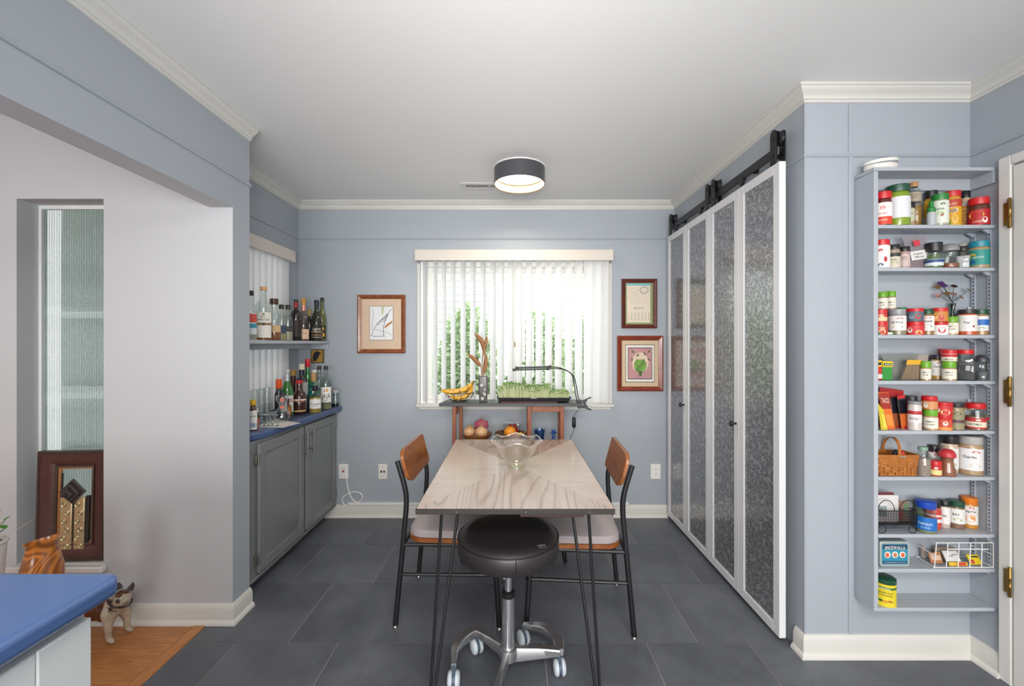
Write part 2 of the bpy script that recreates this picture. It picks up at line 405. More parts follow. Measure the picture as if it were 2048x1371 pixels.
b = bm_new(); box(b, -0.735, 0.785, YB-0.042, YB+0.03, 0.855, 0.879); box(b, -0.72, 0.77, YB-0.014, YB-0.001, 0.832, 0.855); ob('window_sill', b, whitem, w1, bevel=0.004)
b = bm_new(); box(b, WX0-0.022, WX0, YB-0.008, YB-0.001, 0.879, 1.96); box(b, WX1, WX1+0.022, YB-0.008, YB-0.001, 0.879, 1.96); ob('casing', b, whitem, w1, bevel=0.002)

# ---- vertical blinds
def slat_mesh(w, h, curv=0.006, n=4):
    bm = bm_new(); A, Bq = [], []
    for i in range(n+1):
        u = (i/n-0.5)*w; y = curv*(1-(2*i/n-1)**2)
        A.append(bm.verts.new((u, y, 0))); Bq.append(bm.verts.new((u, y, -h)))
    for i in range(n): bm.faces.new((A[i], A[i+1], Bq[i+1], Bq[i]))
    me = bpy.data.meshes.new('slat'); bm.to_mesh(me); bm.free(); me.polygons.foreach_set('use_smooth', [True]*len(me.polygons)); return me
slatm = TRL('f1f1f2', 0.3); valm = M('d3cbc1', 0.5, var=(14, 0.02))
vb = thing('vertical_blind', 'white vertical slat blind with a long valance over the back window', 'blind', (0.02, YB-0.05, 2.05))
b = bm_new(); box(b, -0.732, 0.763, YB-0.098, YB-0.090, 1.968, 2.05); box(b, -0.732, -0.724, YB-0.09, YB-0.002, 1.968, 2.05); box(b, 0.755, 0.763, YB-0.09, YB-0.002, 1.968, 2.05); box(b, -0.724, 0.755, YB-0.09, YB-0.002, 2.042, 2.05)
ob('valance', b, valm, vb, bevel=0.002)
ob('head_rail', B(-0.70, 0.735, YB-0.07, YB-0.035, 1.998, 2.035), M('d8d8d6', 0.4), vb, bevel=0.002)
me = slat_mesh(0.089, 1.105); me.materials.append(slatm)
th = math.radians(57)
for i, cx in enumerate((120, 203, 272, 347, 428, 507, 588, 668, 735, 812, 880, 960, 1040, 1118, 1197, 1280, 1360, 1437, 1508, 1568)):
    o = bpy.data.objects.new('slat', me); COL.objects.link(o); o.parent = vb
    o.location = Vector((PX(820+cx/4.033, YB-0.055), YB-0.053, 1.998))-WL[vb.name]; o.rotation_euler = (0, 0, -th+random.uniform(-0.03, 0.03)+(0.1 if i > 16 else 0))
xw = PX(820+845/4.033, 3.17)
ob('pull_cord', T([(xw, 3.175, 1.97), (xw, 3.172, 1.3), (xw+0.004, 3.173, 0.95)], 0.0016, 5), M('d9d4c8', 0.6), vb)
ob('cord_tassel', L([(0.002, 0), (0.005, 0.004), (0.0055, 0.03), (0.003, 0.042)], (xw, 3.173, 1.315), 10), M('a88a62', 0.5), vb)
ob('chain', T([(PX(975, 3.2), 3.225, 1.97), (PX(975, 3.2), 3.225, 0.97)], 0.0012, 5), M('d9d9d6', 0.5), vb)

# nook window with closed blind
w2 = thing('window_2', 'side window of the nook behind closed white blinds', 'window', (XN, 2.64, 0.9), kind='structure')
b = bm_new(); box(b, XN-0.1, XN-0.06, 2.30, 2.335, 0.9, 1.95); box(b, XN-0.1, XN-0.06, 2.945, 2.98, 0.9, 1.95); box(b, XN-0.1, XN-0.06, 2.335, 2.945, 0.9, 0.94); box(b, XN-0.1, XN-0.06, 2.335, 2.945, 1.91, 1.95)
ob('window_frame', b, wm, w2, bevel=0.003); ob('pane', B(XN-0.085, XN-0.08, 2.335, 2.945, 0.94, 1.91), G('f5f7f6'), w2, smooth=0)
vn = thing('vertical_blind', 'closed white vertical blind with valance on the side wall beside the liquor shelf', 'blind', (XN+0.05, 2.6, 2.0))
b = bm_new(); box(b, XN+0.072, XN+0.08, 2.2, 3.07, 1.932, 2.012); box(b, XN+0.002, XN+0.072, 3.062, 3.07, 1.932, 2.012); box(b, XN+0.002, XN+0.072, 2.2, 3.062, 2.004, 2.012)
ob('valance', b, valm, vn, bevel=0.002)
m2 = slat_mesh(0.089, 0.57); m2.materials.append(slatm); m3 = slat_mesh(0.089, 0.43); m3.materials.append(slatm)
yy = 2.25
while yy < 3.02:
    for me2, zt in ((m2, 1.965), (m3, 1.325)):
        o = bpy.data.objects.new('slat', me2); COL.objects.link(o); o.parent = vn
        o.location = Vector((XN+0.035, yy, zt))-WL[vn.name]; o.rotation_euler = (0, 0, math.radians(-104))
    yy += 0.068

# ---- niche window of the living room with reeded glass
w3 = thing('window_3', 'narrow window niche with reeded privacy glass in the grey wall', 'window', ((NX0+NX1)/2, YW+0.06, NZ0), kind='structure')
b = bm_new(); yg = YW+0.105; n = 46*6
A_, B_ = [], []
for i in range(n+1):
    x = NX0+0.016+(NX1-NX0-0.03)*i/n; yv = yg+0.0036*math.cos(2*pi*i/6)
    A_.append(b.verts.new((x, yv, NZ0))); B_.append(b.verts.new((x, yv, NZ1-0.02)))
for i in range(n): b.faces.new((A_[i], A_[i+1], B_[i+1], B_[i]))
gm = N('reeded_glass')
gp = gm.n('BsdfGlossy', {'Color': (0.9, 0.95, 0.93, 1), 'Roughness': 0.06}); gt = gm.n('BsdfRefraction', {'Color': lin('dfe8e4'), 'IOR': 1.5, 'Roughness': 0.05}); gr = gm.n('BsdfTranslucent', {0: lin('c3cbc7')})
m_ = gm.n('MixShader', {0: 0.28, 1: gt.outputs[0], 2: gr.outputs[0]})
k = gm.math('ADD', gm.math('MULTIPLY', gm.math('POWER', gm.n('LayerWeight', {'Blend': 0.5}).outputs['Facing'], 2.0), 0.8), 0.16, True)
gmat = gm.end(gm.n('MixShader', {0: k, 1: m_.outputs[0], 2: gp.outputs[0]}))
ob('reeded_pane', b, gmat, w3, smooth=80)
b = bm_new(); box(b, NX0, NX0+0.014, yg-0.012, yg+0.012, NZ0, NZ1); box(b, NX1-0.014, NX1, yg-0.012, yg+0.012, NZ0, NZ1); box(b, NX0+0.014, NX1-0.014, yg-0.012, yg+0.012, NZ1-0.02, NZ1)
ob('window_frame', b, M('dadedc', 0.35), w3, bevel=0.002)
b = bm_new()
box(b, NX0-0.02, NX1+0.02, YW-0.035, YW-0.0005, NZ0-0.03, NZ0); box(b, NX0, NX1, YW-0.0005, YW+0.13, NZ0-0.03, NZ0)
ob('window_sill', b, M('d9d8d5', 0.4), w3, bevel=0.006)

# ---- door on the right with brass hinges
dr = thing('door_1', 'white panel door with brass hinges at the right edge of the picture', 'door', (XR, 1.3, 0), kind='structure')
dm = M('dcdad6', 0.4, var=(8, 0.04))
b = bm_new(); box(b, XR-0.018, XR+0.001, 1.652, 1.695, 0.001, 2.085); box(b, XR-0.018, XR+0.001, 0.85, 1.652, 2.045, 2.085); box(b, XR-0.018, XR+0.001, 0.81, 0.85, 0.001, 2.085); ob('casing', b, dm, dr, bevel=0.004)
b = bm_new(); box(b, XR-0.014, XR+0.001, 0.852, 1.648, 0.012, 2.04); ob('door_slab', b, dm, dr, bevel=0.003)
br = M('8a6f3c', 0.35, 0.9, var=(60, 0.2))
for z in (1.855, 1.156, 0.41):
    b = bm_new(); lathe(b, [(0.004, -0.058), (0.0065, -0.055), (0.0065, -0.018), (0.0072, -0.017), (0.0065, -0.016), (0.0065, 0.016), (0.0072, 0.017), (0.0065, 0.018), (0.0065, 0.055), (0.004, 0.06)], (XR-0.024, 1.65, z), 10)
    box(b, XR-0.0225, XR-0.016, 1.65, 1.672, z-0.045, z+0.045)
    ob('hinge', b, br, dr)

# ---- outside: ground, two clapboard houses and shrubs seen between the slats
struct('ground', B(-9, 9, 3.6, 14, -0.45, -0.4), M('a9a694', 0.9, var=(3, 0.2)), smooth=0)
def house(x0, x1, z0, z1, yy, label):
    h = thing('clapboard_house', label, 'house', ((x0+x1)/2, yy+0.4, -0.4))
    ob('wall', B(x0, x1, yy+0.02, yy+0.6, -0.4, z1), M('d0d3cf', 0.8), h, smooth=0)
    z = z0
    while z < z1:
        bm = bm_new(); box(bm, x0, x1, yy, yy+0.02, z, z+0.125)
        for v in bm.verts:
            if v.co.z > z+0.1 and v.co.y < yy+0.01: v.co.y += 0.008
        ob('clapboard', bm, M('d9dcd8', 0.7), h, smooth=0); z += 0.13
house(-3.6, -0.35, 1.1, 3.6, 8.0, 'pale grey clapboard house seen between the left slats of the back blind')
house(0.95, 4.2, 1.1, 3.4, 8.4, 'pale grey clapboard house seen between the right slats of the back blind')
def shrub(x, y, rx, ry, h, hexes, label, n, ls=0.05):
    s = thing('leafy_shrub', label, 'shrub', (x, y, -0.4), 'shrubs outside the back window')
    bs = bm_new()
    for k in range(7):
        a = 2*pi*k/7; tube(bs, [(x, y, -0.42), (x+rx*0.3*math.cos(a), y+ry*0.3*math.sin(a), h*0.4), (x+rx*0.6*math.cos(a), y+ry*0.6*math.sin(a), h*0.8)], [0.015, 0.01, 0.004], 5)
    ob('stem', bs, M('5a4a36', 0.8), s)
    for hx in hexes:
        bm = bm_new()
        for k in range(n):
            while True:
                u, v_, w_ = (random.uniform(-1, 1) for _ in range(3))
                if 0.25 < u*u+v_*v_+w_*w_ < 1: break
            c = Vector((x+u*rx, y+v_*ry, -0.4+(h+0.4)*(0.5+0.5*w_)))
            R = Euler((random.uniform(-0.9, 0.9), random.uniform(-0.9, 0.9), random.uniform(0, 6.28))).to_matrix()
            l, w = ls*random.uniform(0.7, 1.4), ls*random.uniform(0.3, 0.5)
            q = [bm.verts.new(c + R @ Vector(p)) for p in ((0, -l, 0), (w, 0, 0.012), (0, l, 0), (-w, 0, 0.012))]
            bm.faces.new((q[0], q[1], q[2])); bm.faces.new((q[0], q[2], q[3]))
        ob('foliage', bm, TRL(hx, 0.4), s, smooth=0, kind='stuff')
for x_, y_, rx_, ry_, h_, hx_, lb_ in ((-1.35, 4.6, 0.5, 0.36, 1.95, ('c2d3ac', 'dde7ce', 'abc296'), 'pale green shrub outside the left end of the back window'), (-0.55, 5.3, 0.42, 0.36, 1.85, ('b8cca0', 'd6e2c4', 'a0ba8a'), 'green shrub outside behind the dried pods in the window'), (0.3, 4.7, 0.4, 0.36, 1.72, ('bccfa4', 'dae5c8', 'a4bd8e'), 'green shrub outside behind the sprout tray'),
        (1.12, 5.3, 0.42, 0.36, 1.9, ('b8cca0', 'd4e0c2', 'a0b98a'), 'green shrub outside behind the bend of the clip lamp'), (1.95, 4.7, 0.4, 0.36, 2.0, ('bfd1a8', 'dae5ca', 'a8c094'), 'pale green shrub outside the right end of the back window'), (-2.5, 5.4, 0.6, 0.4, 2.2, ('c2d3ac', 'dde7ce', 'abc296'), 'x'))[:5]:
    shrub(x_, y_, rx_, ry_, h_, hx_, lb_, 1500, 0.055)

# wall and roof added outside the niche to dim the view through its glass
pw_ = thing('niche_screen', 'added grey screen wall behind the reeded glass of the niche', 'wall', (-3.0, 4.0, -0.4))
ob('wall', B(-4.5, -1.85, 3.9, 4.0, -0.4, 3.2), M('a9aca6', 0.8, var=(2, 0.1)), pw_, smooth=0)
ob('screen_roof', B(-4.5, -1.85, 2.2, 4.1, 2.7, 2.8), M('9a9c98', 0.8), pw_, smooth=0)
for k_, (z0_, z1_, hx_) in enumerate(((0.9, 1.0, 'd0d0cc'), (1.55, 1.6, 'e0e0dc'), (-0.2, 0.5, '8a8c86'))): ob('screen_board', B(-4.45, -1.9, 3.86, 3.899, z0_, z1_), M(hx_, 0.7), pw_, smooth=0)
# ================================================================ FURNITURE AND FIXTURES
nickel = M('a9a6a0', 0.28, 0.95); blackm = M('1c1c1f', 0.42, 0.2); chrome = M('d4d5d7', 0.26, 0.92)
cabm = M('797c7d', 0.38, var=(4, 0.03)); cabi = M('b9bcbe', 0.4, var=(4, 0.02))
def raised_door(xf, y0, y1, z0, z1, fr=0.058, t=0.02):
    """cabinet door facing +X with a bevelled raised panel"""
    b = bm_new()
    box(b, xf-t, xf-0.006, y0, y1, z0, z1)
    for q in ((y0, y0+fr, z0, z1), (y1-fr, y1, z0, z1), (y0+fr, y1-fr, z0, z0+fr), (y0+fr, y1-fr, z1-fr, z1)): box(b, xf-0.007, xf, *q)
    a = [(y0+fr+0.012, z0+fr+0.012), (y1-fr-0.012, z1-fr-0.012)]; c = [(a[0][0]+0.018, a[0][1]+0.018), (a[1][0]-0.018, a[1][1]-0.018)]
    lo = [b.verts.new((xf-0.0065, yy, zz)) for yy, zz in ((a[0][0], a[0][1]), (a[1][0], a[0][1]), (a[1][0], a[1][1]), (a[0][0], a[1][1]))]
    hi = [b.verts.new((xf-0.0015, yy, zz)) for yy, zz in ((c[0][0], c[0][1]), (c[1][0], c[0][1]), (c[1][0], c[1][1]), (c[0][0], c[1][1]))]
    b.faces.new(hi)
    for i in range(4): b.faces.new((lo[i], lo[(i+1) % 4], hi[(i+1) % 4], hi[i]))
    return b
def bar_pull(bm, x, y, z0, z1):
    tube(bm, [(x+0.034, y, z0), (x+0.034, y, z1)], 0.006, 10)
    for z in (z0+0.035, z1-0.035): tube(bm, [(x-0.001, y, z), (x+0.034, y, z)], 0.004, 8)
    return bm
xc = -1.374
ca = thing('base_cabinet', 'grey two door base cabinet with raised panels under the blue bar counter', 'cabinet', (-1.5, 2.7, 0))
b = bm_new(); box(b, XN+0.003, xc, 2.19, 3.264, 0.09, 0.822); box(b, XN+0.003, -1.443, 2.19, 3.264, 0.001, 0.09); box(b, xc, xc+0.012, 2.19, 3.264, 0.085, 0.1)
ob('body', b, cabm, ca, bevel=0.003)
for k, (y0, y1) in enumerate(((2.262, 2.748), (2.786, 3.246))):
    d = ob('door', raised_door(xc+0.021, y0, y1, 0.112, 0.802), cabm, ca, bevel=0.004)
    yp = y1-0.024 if k == 0 else y0+0.024
    ob('handle', bar_pull(bm_new(), xc+0.021, yp, 0.61, 0.775), nickel, d)
    yh = y0-0.006 if k == 0 else y1+0.004
    for z in (0.19, 0.725):
        b = bm_new(); lathe(b, [(0.004, -0.032), (0.006, -0.03), (0.006, 0.03), (0.004, 0.032)], (xc+0.018, yh, z), 10); box(b, xc+0.0005, xc+0.014, yh-0.016, yh+0.002, z-0.026, z+0.026)
        ob('hinge', b, nickel, d, bevel=0.001)
bluec = M('475a80', 0.3, coat=0.1, var=(5, 0.05))
b = bm_new(); prism(b, [(XN+0.002, 2.18), (-1.447, 2.18), (-1.362, 2.283), (-1.312, 3.264), (XN+0.002, 3.264)], 0.823, 0.863)
tag(ob('countertop', b, bluec, bevel=0.009, seg=3), 'blue laminate bar countertop holding bottles and glasses on the grey base cabinet', 'countertop')
sh = thing('liquor_shelf', 'pale blue wall shelf holding the upper row of liquor bottles', 'shelf', (-1.5, 2.7, 1.342))
shm = M('aab0b8', 0.4, var=(4, 0.02))
ob('board', B(XN+0.086, -1.412, 2.165, 3.264, 1.342, 1.362), shm, sh, bevel=0.003)
ob('cleat', B(XN+0.088, -1.42, 3.25, 3.2665, 1.299, 1.3418), shm, sh, bevel=0.002); ob('cleat', B(XN+0.088, XN+0.106, 2.165, 3.249, 1.306, 1.3418), shm, sh, bevel=0.002)

# ---- closet: track and two bifold doors
bm_ = N('leaf_print'); tc = bm_.n('TexCoord').outputs['Object']
sx = bm_.n('SeparateXYZ', {0: tc}); line = None; inside_prev = None
for k, (sc, off) in enumerate(((25, 0.0), (25, 5.37), (28, 11.9))):
    cv = bm_.n('CombineXYZ', {0: bm_.math('ADD', bm_.math('MULTIPLY', sx.outputs[1], sc), off), 1: bm_.math('ADD', bm_.math('MULTIPLY', sx.outputs[2], sc), off*0.7)}).outputs[0]
    vo = bm_.n('TexVoronoi', {'Vector': cv, 'Scale': 1.0, 'Randomness': 0.85}, voronoi_dimensions='2D')
    d = bm_.n('VectorMath', {0: cv, 1: vo.outputs['Position']}, operation='SUBTRACT').outputs[0]
    cs = bm_.n('SeparateColor', {0: vo.outputs['Color']})
    rt = bm_.n('VectorRotate', {'Vector': d, 'Angle': bm_.math('MULTIPLY', cs.outputs[0], 6.283)}, rotation_type='Z_AXIS').outputs[0]
    q = bm_.n('SeparateXYZ', {0: rt}); au = bm_.math('ABSOLUTE', q.outputs[1])
    e = bm_.math('ADD', bm_.math('DIVIDE', au, 0.17), bm_.math('POWER', bm_.math('ABSOLUTE', bm_.math('DIVIDE', q.outputs[0], 0.55)), 2.0))
    ins = bm_.math('LESS_THAN', e, 1.0)
    ln = bm_.math('MAXIMUM', bm_.math('LESS_THAN', bm_.math('ABSOLUTE', bm_.math('SUBTRACT', e, 0.9)), 0.14), bm_.math('MULTIPLY', bm_.math('LESS_THAN', au, 0.015), ins))
    line = ln if line is None else bm_.math('MAXIMUM', line, bm_.math('MULTIPLY', ln, bm_.math('SUBTRACT', 1.0, inside_prev)))
    inside_prev = ins if inside_prev is None else bm_.math('MAXIMUM', inside_prev, ins)
p = bm_.n('BsdfPrincipled', {'Roughness': 0.2, 'Specular IOR Level': 0.7, 'Metallic': 0.5, 'Coat Weight': 0.35, 'Coat Roughness': 0.11, 'Coat IOR': 1.7})
bm_.t.links.new(bm_.mix(line, lin('a2a2a6'), lin('17171a')), p.inputs['Base Color'])
bp = bm_.n('Bump', {'Height': line, 'Strength': 0.25, 'Distance': 0.0006}); bm_.t.links.new(bp.outputs[0], p.inputs['Normal'])
leafm = bm_.end(p)
framem = M('dcdcde', 0.32, var=(5, 0.015))
XF = 1.19; YB_ = [3.230, 2.890, 2.545, 2.213, 1.875]; Z0, Z1 = 0.033, 2.157
def hanger(parent, y):
    b = bm_new(); w = 0.021
    pl = [(-w, 2.159), (w, 2.159)]+[(w*math.cos(t*pi/8), 2.297+w*math.sin(t*pi/8)) for t in range(9)]
    prism(b, pl, XF+0.001, XF+0.007, lambda u, v, q: (q, y+u, v)); prism(b, pl, XF+0.043, XF+0.048, lambda u, v, q: (q, y+u, v))
    box(b, XF+0.001, XF+0.048, y-w, y+w, 2.158, 2.164)
    h = ob('hanger', b, blackm, parent, bevel=0.001)
    ob('wheel', L([(0.012, -0.010), (0.033, -0.010), (0.031, -0.004), (0.031, 0.004), (0.033, 0.010), (0.012, 0.010)], (XF+0.0245, y, 2.279), 20, axis=Vector((1, 0, 0))), M('121214', 0.5), h)
    for z in (2.2, 2.279): ob('bolt', L([(0.0065, -0.003), (0.0065, 0.0), (0.004, 0.002)], (XF-0.001, y, z), 8, axis=Vector((-1, 0, 0))), M('0f0f10', 0.4), h)
for pr_, lab in (((0, 1), 'far pair of white framed closet bifold doors with dark leaf print, beside the back wall'), ((2, 3), 'near pair of white framed closet bifold doors with dark leaf print, beside the alcove corner')):
    t = thing('closet_bifold_door', lab, 'closet door', (XF+0.015, YB_[pr_[1]], Z0), 'bifold doors across the closet', kind='thing')
    for i in pr_:
        y1, y0 = YB_[i]-0.0015, YB_[i+1]+0.0015; s = 0.045
        b = bm_new()
        for q in ((y0, y0+s, Z0, Z1), (y1-s, y1, Z0, Z1), (y0+s, y1-s, Z0, Z0+s), (y0+s, y1-s, Z1-s, Z1)): box(b, XF, XF+0.03, *q)
        fr = ob('leaf_frame', b, framem, t, bevel=0.002)
        ob('leaf_panel', B(XF+0.007, XF+0.02, y0+s-0.004, y1-s+0.004, Z0+s-0.004, Z1-s+0.004), leafm, fr, smooth=0)
    k = 0 if pr_[0] == 0 else 2
    yk = YB_[k+1]+0.024
    ob('knob', L([(0.006, 0), (0.0055, 0.012), (0.006, 0.016), (0.014, 0.02), (0.0155, 0.027), (0.013, 0.033), (0.006, 0.035)], (XF, yk, 0.92), 16, axis=Vector((-1, 0, 0))), blackm, t)
    for y in ((YB_[0]-0.055, YB_[2]+0.035) if k == 0 else (YB_[2]-0.04, YB_[4]+0.05)): hanger(t, y)
tr = thing('closet_door_track', 'black flat steel barn door rail above the closet bifold doors', 'door rail', (XF+0.02, 2.55, 2.22))
ob('rail', B(XF+0.019, XF+0.027, 1.93, 3.2, 2.203, 2.246), M('2a2a2e', 0.38, 0.3), tr, bevel=0.001)
for y in (3.05, 2.63, 2.16, 1.99):
    ob('standoff', T([(XF+0.0265, y, 2.225), (XC, y, 2.225)], 0.011, 10), blackm, tr)
for y in (3.08, 2.68, 2.20):
    b = bm_new(); lathe(b, [(0.012, 0), (0.022, 0.003), (0.022, 0.012), (0.012, 0.014)], (XF+0.018, y, 2.188), 14, axis=Vector((-1, 0, 0))); box(b, XF+0.012, XF+0.022, y-0.02, y+0.02, 2.19, 2.204)
    ob('guide_wheel', b, blackm, tr)

# ---- ceiling lamp and vent
la = thing('ceiling_lamp', 'round black drum flush ceiling lamp with glowing warm disc', 'lamp', (0.047, 2.64, ZC))
c = (0.047, 2.64, 0)
b = bm_new(); lathe(b, [(0.157, 2.337), (0.159, 2.339), (0.159, ZC-0.006), (0.1, ZC-0.006)], c, 48, cap=False); lathe(b, [(0.157, 2.337), (0.154, 2.34), (0.154, 2.405)], c, 48, cap=False)
o = ob('shade', b, M('55555a', 0.32, 0.35), la)
two_tone(o, M('5a4424', 0.5), lambda p: p.center.xy.length < 0.1552 and p.center.z+ZC < 2.41)
ob('diffuser', L([(0.1535, 2.392), (0.1535, 2.3925)], c, 48), EM('fff0d0', 5.0), la)
ob('canopy', L([(0.16, ZC-0.0065), (0.1625, ZC-0.006), (0.1625, ZC-0.0005)], c, 48), M('e8e8e6', 0.4), la)
lp = bpy.data.lights.new('ceiling_lamp_bulb', 'AREA'); lp.shape = 'DISK'; lp.size = 0.29; lp.energy = 8; lp.color = (1.0, 0.9, 0.74)
lo_ = bpy.data.objects.new('ceiling_lamp_bulb', lp); COL.objects.link(lo_); lo_.location = (c[0], c[1], 2.388)
vt = thing('ceiling_vent', 'white louvred air vent in the ceiling beside the drum lamp', 'vent', (-0.2, 2.93, ZC))
ym = (2.87, 2.995)
b = bm_new(); box(b, -0.355, 0.0, ym[0], ym[0]+0.035, ZC-0.006, ZC-0.0005); box(b, -0.355, 0.0, ym[1]-0.035, ym[1], ZC-0.006, ZC-0.0005); box(b, -0.355, -0.322, ym[0]+0.035, ym[1]-0.035, ZC-0.006, ZC-0.0005); box(b, -0.033, 0, ym[0]+0.035, ym[1]-0.035, ZC-0.006, ZC-0.0005); box(b, -0.161, -0.151, ym[0]+0.035, ym[1]-0.035, ZC-0.006, ZC-0.0005)
ob('frame', b, M('dcdcda', 0.4), vt, bevel=0.002)
ob('duct_opening', B(-0.322, -0.033, ym[0]+0.035, ym[1]-0.035, ZC-0.0012, ZC-0.0004), M('4a3a30', 0.8), vt, smooth=0)
x = -0.316
while x < -0.036:
    if not -0.166 < x < -0.146:
        ob('slat', box(bm_new(), -0.0035, 0.0035, ym[0]+0.035, ym[1]-0.035, -0.0006, 0.0006, Matrix.Translation((x, 0, ZC-0.004)) @ Matrix.Rotation(0.6, 4, 'Y')), M('dcdcda', 0.4), vt, smooth=0)
    x += 0.0107

# ---- dining table
def veneer(name, hx, hx2, along):
    s = (14, 1.5, 1) if along == 'y' else (1.5, 14, 1)
    return wood(hx, hx2, s, 0.27, 2.4, coat=0.3, dist=0.6, rings=13.0 if along == 'y' else 0.0, spec=0.55, con=(0.2, 0.8))
tb = thing('dining_table', 'rectangular dining table with pale diagonal matched veneer top and black hairpin legs', 'table', (0.012, 2.066, 0))
TX0, TX1, TY0, TY1, TZ = -0.348, 0.372, 1.518, 2.614, 0.75
ob('tabletop', B(TX0, TX1, TY0, TY1, TZ-0.021, TZ-0.0006), M('2e2926', 0.4), tb, bevel=0.0015)
cx_, cy_ = (TX0+TX1)/2, (TY0+TY1)/2; e = 0.003
cor = [(TX0+e, TY0+e), (TX1-e, TY0+e), (TX1-e, TY1-e), (TX0+e, TY1-e)]
for i, (al, hx, h2) in enumerate((('y', 'bda99e', '8a7367'), ('x', 'c6b3a8', 'b09b8e'), ('y', 'a98f82', '7d6153'), ('x', 'c6b3a8', 'b09b8e'))):  # far panel coloured darker, for how its grain catches the light
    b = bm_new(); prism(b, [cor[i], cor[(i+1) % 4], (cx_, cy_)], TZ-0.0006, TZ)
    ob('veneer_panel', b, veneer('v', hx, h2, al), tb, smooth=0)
dkw = wood('4a3226', '2c1d16', (2, 20, 20), 0.5)
ob('apron', B(-0.29, 0.02, TY0+0.05, TY0+0.07, TZ-0.034, TZ-0.0215), dkw, tb, bevel=0.001); ob('apron', B(0.03, 0.265, TY0+0.03, TY0+0.05, TZ-0.042, TZ-0.0215), dkw, tb, bevel=0.001)
ob('runner', B(-0.3, -0.24, TY0+0.09, TY1-0.09, TZ-0.036, TZ-0.0215), dkw, tb, bevel=0.001); ob('runner', B(0.25, 0.31, TY0+0.09, TY1-0.09, TZ-0.036, TZ-0.0215), dkw, tb, bevel=0.001)
for sx_ in (-1, 1):
    for sy_ in (-1, 1):
        X = lambda v: cx_+sx_*v
        Y = lambda v: cy_+sy_*v
        pts = [(X(0.282), Y(0.44), TZ-0.037), (X(0.315), Y(0.505), 0.03), (X(0.321), Y(0.513), 0.012), (X(0.315), Y(0.515), 0.006), (X(0.307), Y(0.51), 0.012), (X(0.302), Y(0.503), 0.03), (X(0.217), Y(0.455), TZ-0.037)]
        b = T(pts, 0.006, 8); box(b, min(X(0.2), X(0.3)), max(X(0.2), X(0.3)), min(Y(0.42), Y(0.47)), max(Y(0.42), Y(0.47)), TZ-0.0395, TZ-0.036)
        ob('leg', b, blackm, tb)
for x in (-0.2, 0.05, 0.28): ob('nail', L([(0.003, 0), (0.002, 0.001)], (x, TY0, TZ-0.012), 8, axis=Vector((0, -1, 0))), M('8a8580', 0.4, 0.8), tb)

# ---- chairs
def chair(label, loc, rz):
    t = thing('dining_chair', label, 'chair', (0, 0, 0), 'dining chairs at the table')
    wd = wood('a3622f', '7a431d', (8, 3, 8), 0.3, 2.2, coat=0.3)
    bl = M('17171a', 0.45)
    for s in (-1, 1):
        pts = curve_pts([(-0.247, s*0.215, 0.012), (-0.225, s*0.212, 0.25), (-0.207, s*0.208, 0.45), (-0.197, s*0.206, 0.58), (-0.204, s*0.206, 0.66), (-0.24, s*0.206, 0.785)], 5)
        lg = ob('back_leg', T(pts, 0.0125, 10), bl, t); ob('foot_glide', L([(0.013, 0.0005), (0.013, 0.006), (0.007, 0.014)], (-0.247, s*0.215, 0), 12), nickel, lg)
        lg = ob('front_leg', T([(0.247, s*0.212, 0.012), (0.222, s*0.2, 0.393)], 0.0125, 10), bl, t); ob('foot_glide', L([(0.013, 0.0005), (0.013, 0.006), (0.007, 0.014)], (0.247, s*0.212, 0), 12), nickel, lg)
        ob('stretcher', T([(-0.225, s*0.212, 0.25), (0.231, s*0.204, 0.25)], 0.0085, 8), bl, t)
        ob('seat_rail', T([(-0.211, s*0.209, 0.39), (0.222, s*0.2, 0.39)], 0.0095, 8), bl, t)
        ob('screw', L([(0.008, 0), (0.006, 0.002)], (-0.232, s*0.175, 0.75), 10, axis=Vector((-0.95, 0, -0.25))), M('3a2a20', 0.4, 0.5), t)
    ob('cross_rail', T([(0.222, -0.2, 0.39), (0.222, 0.2, 0.39)], 0.0095, 8), bl, t); ob('cross_rail', T([(-0.21, -0.209, 0.39), (-0.21, 0.209, 0.39)], 0.0095, 8), bl, t)
    def seat(z0, z1, k, dome):
        b = bm_new(); pl = rrect(0.437*k, 0.432*k, 0.085, 6)
        pl = [(x*(1.0), y*(1.0 if x > -0.1 else 0.97)) for x, y in pl]
        rings = []
        for z, q in ((z0, 1.0), (z1-dome*0.6, 1.0), (z1-dome*0.25, 0.975), (z1, 0.88)):
            rings.append([b.verts.new((0.02+x*q, y*q, z)) for x, y in pl])
        for a, c in zip(rings, rings[1:]):
            for i in range(len(pl)): j = (i+1) % len(pl); b.faces.new((a[i], a[j], c[j], c[i]))
        b.faces.new(list(reversed(rings[0]))); b.faces.new(rings[-1]); return b
    ob('seat', seat(0.4, 0.422, 1.0, 0.004), wd, t, label='walnut brown plywood seat shell')
    ob('cushion', seat(0.4225, 0.462, 0.985, 0.03), M('a59b9c', 0.75, bump=(400, 0.1), sheen=0.2, var=(5, 0.06)), t, label='pale grey upholstered cushion')
    b = bm_new(); n = 14; G_ = []
    pl = rrect(0.41, 0.155, 0.045, 6)
    for side in (0, 1):
        G_.append([b.verts.new((-0.222-0.26*v+0.0125+0.02*(u/0.2)**2*(-1)+0.012+(0.018 if side else 0), u, 0.7575+v)) for u, v in pl])
    m = len(pl); b.faces.new(G_[1]); b.faces.new(list(reversed(G_[0])))
    for i in range(m): j = (i+1) % m; b.faces.new((G_[0][i], G_[0][j], G_[1][j], G_[1][i]))
    ob('backrest', b, wd, t, bevel=0.004, label='walnut brown curved backrest board')
    t.location = loc; t.rotation_euler = (0, 0, rz); return t
chair('black steel and walnut dining chair at the side of the table towards the bar cabinet', (-0.299, 2.206, 0), math.radians(-2))
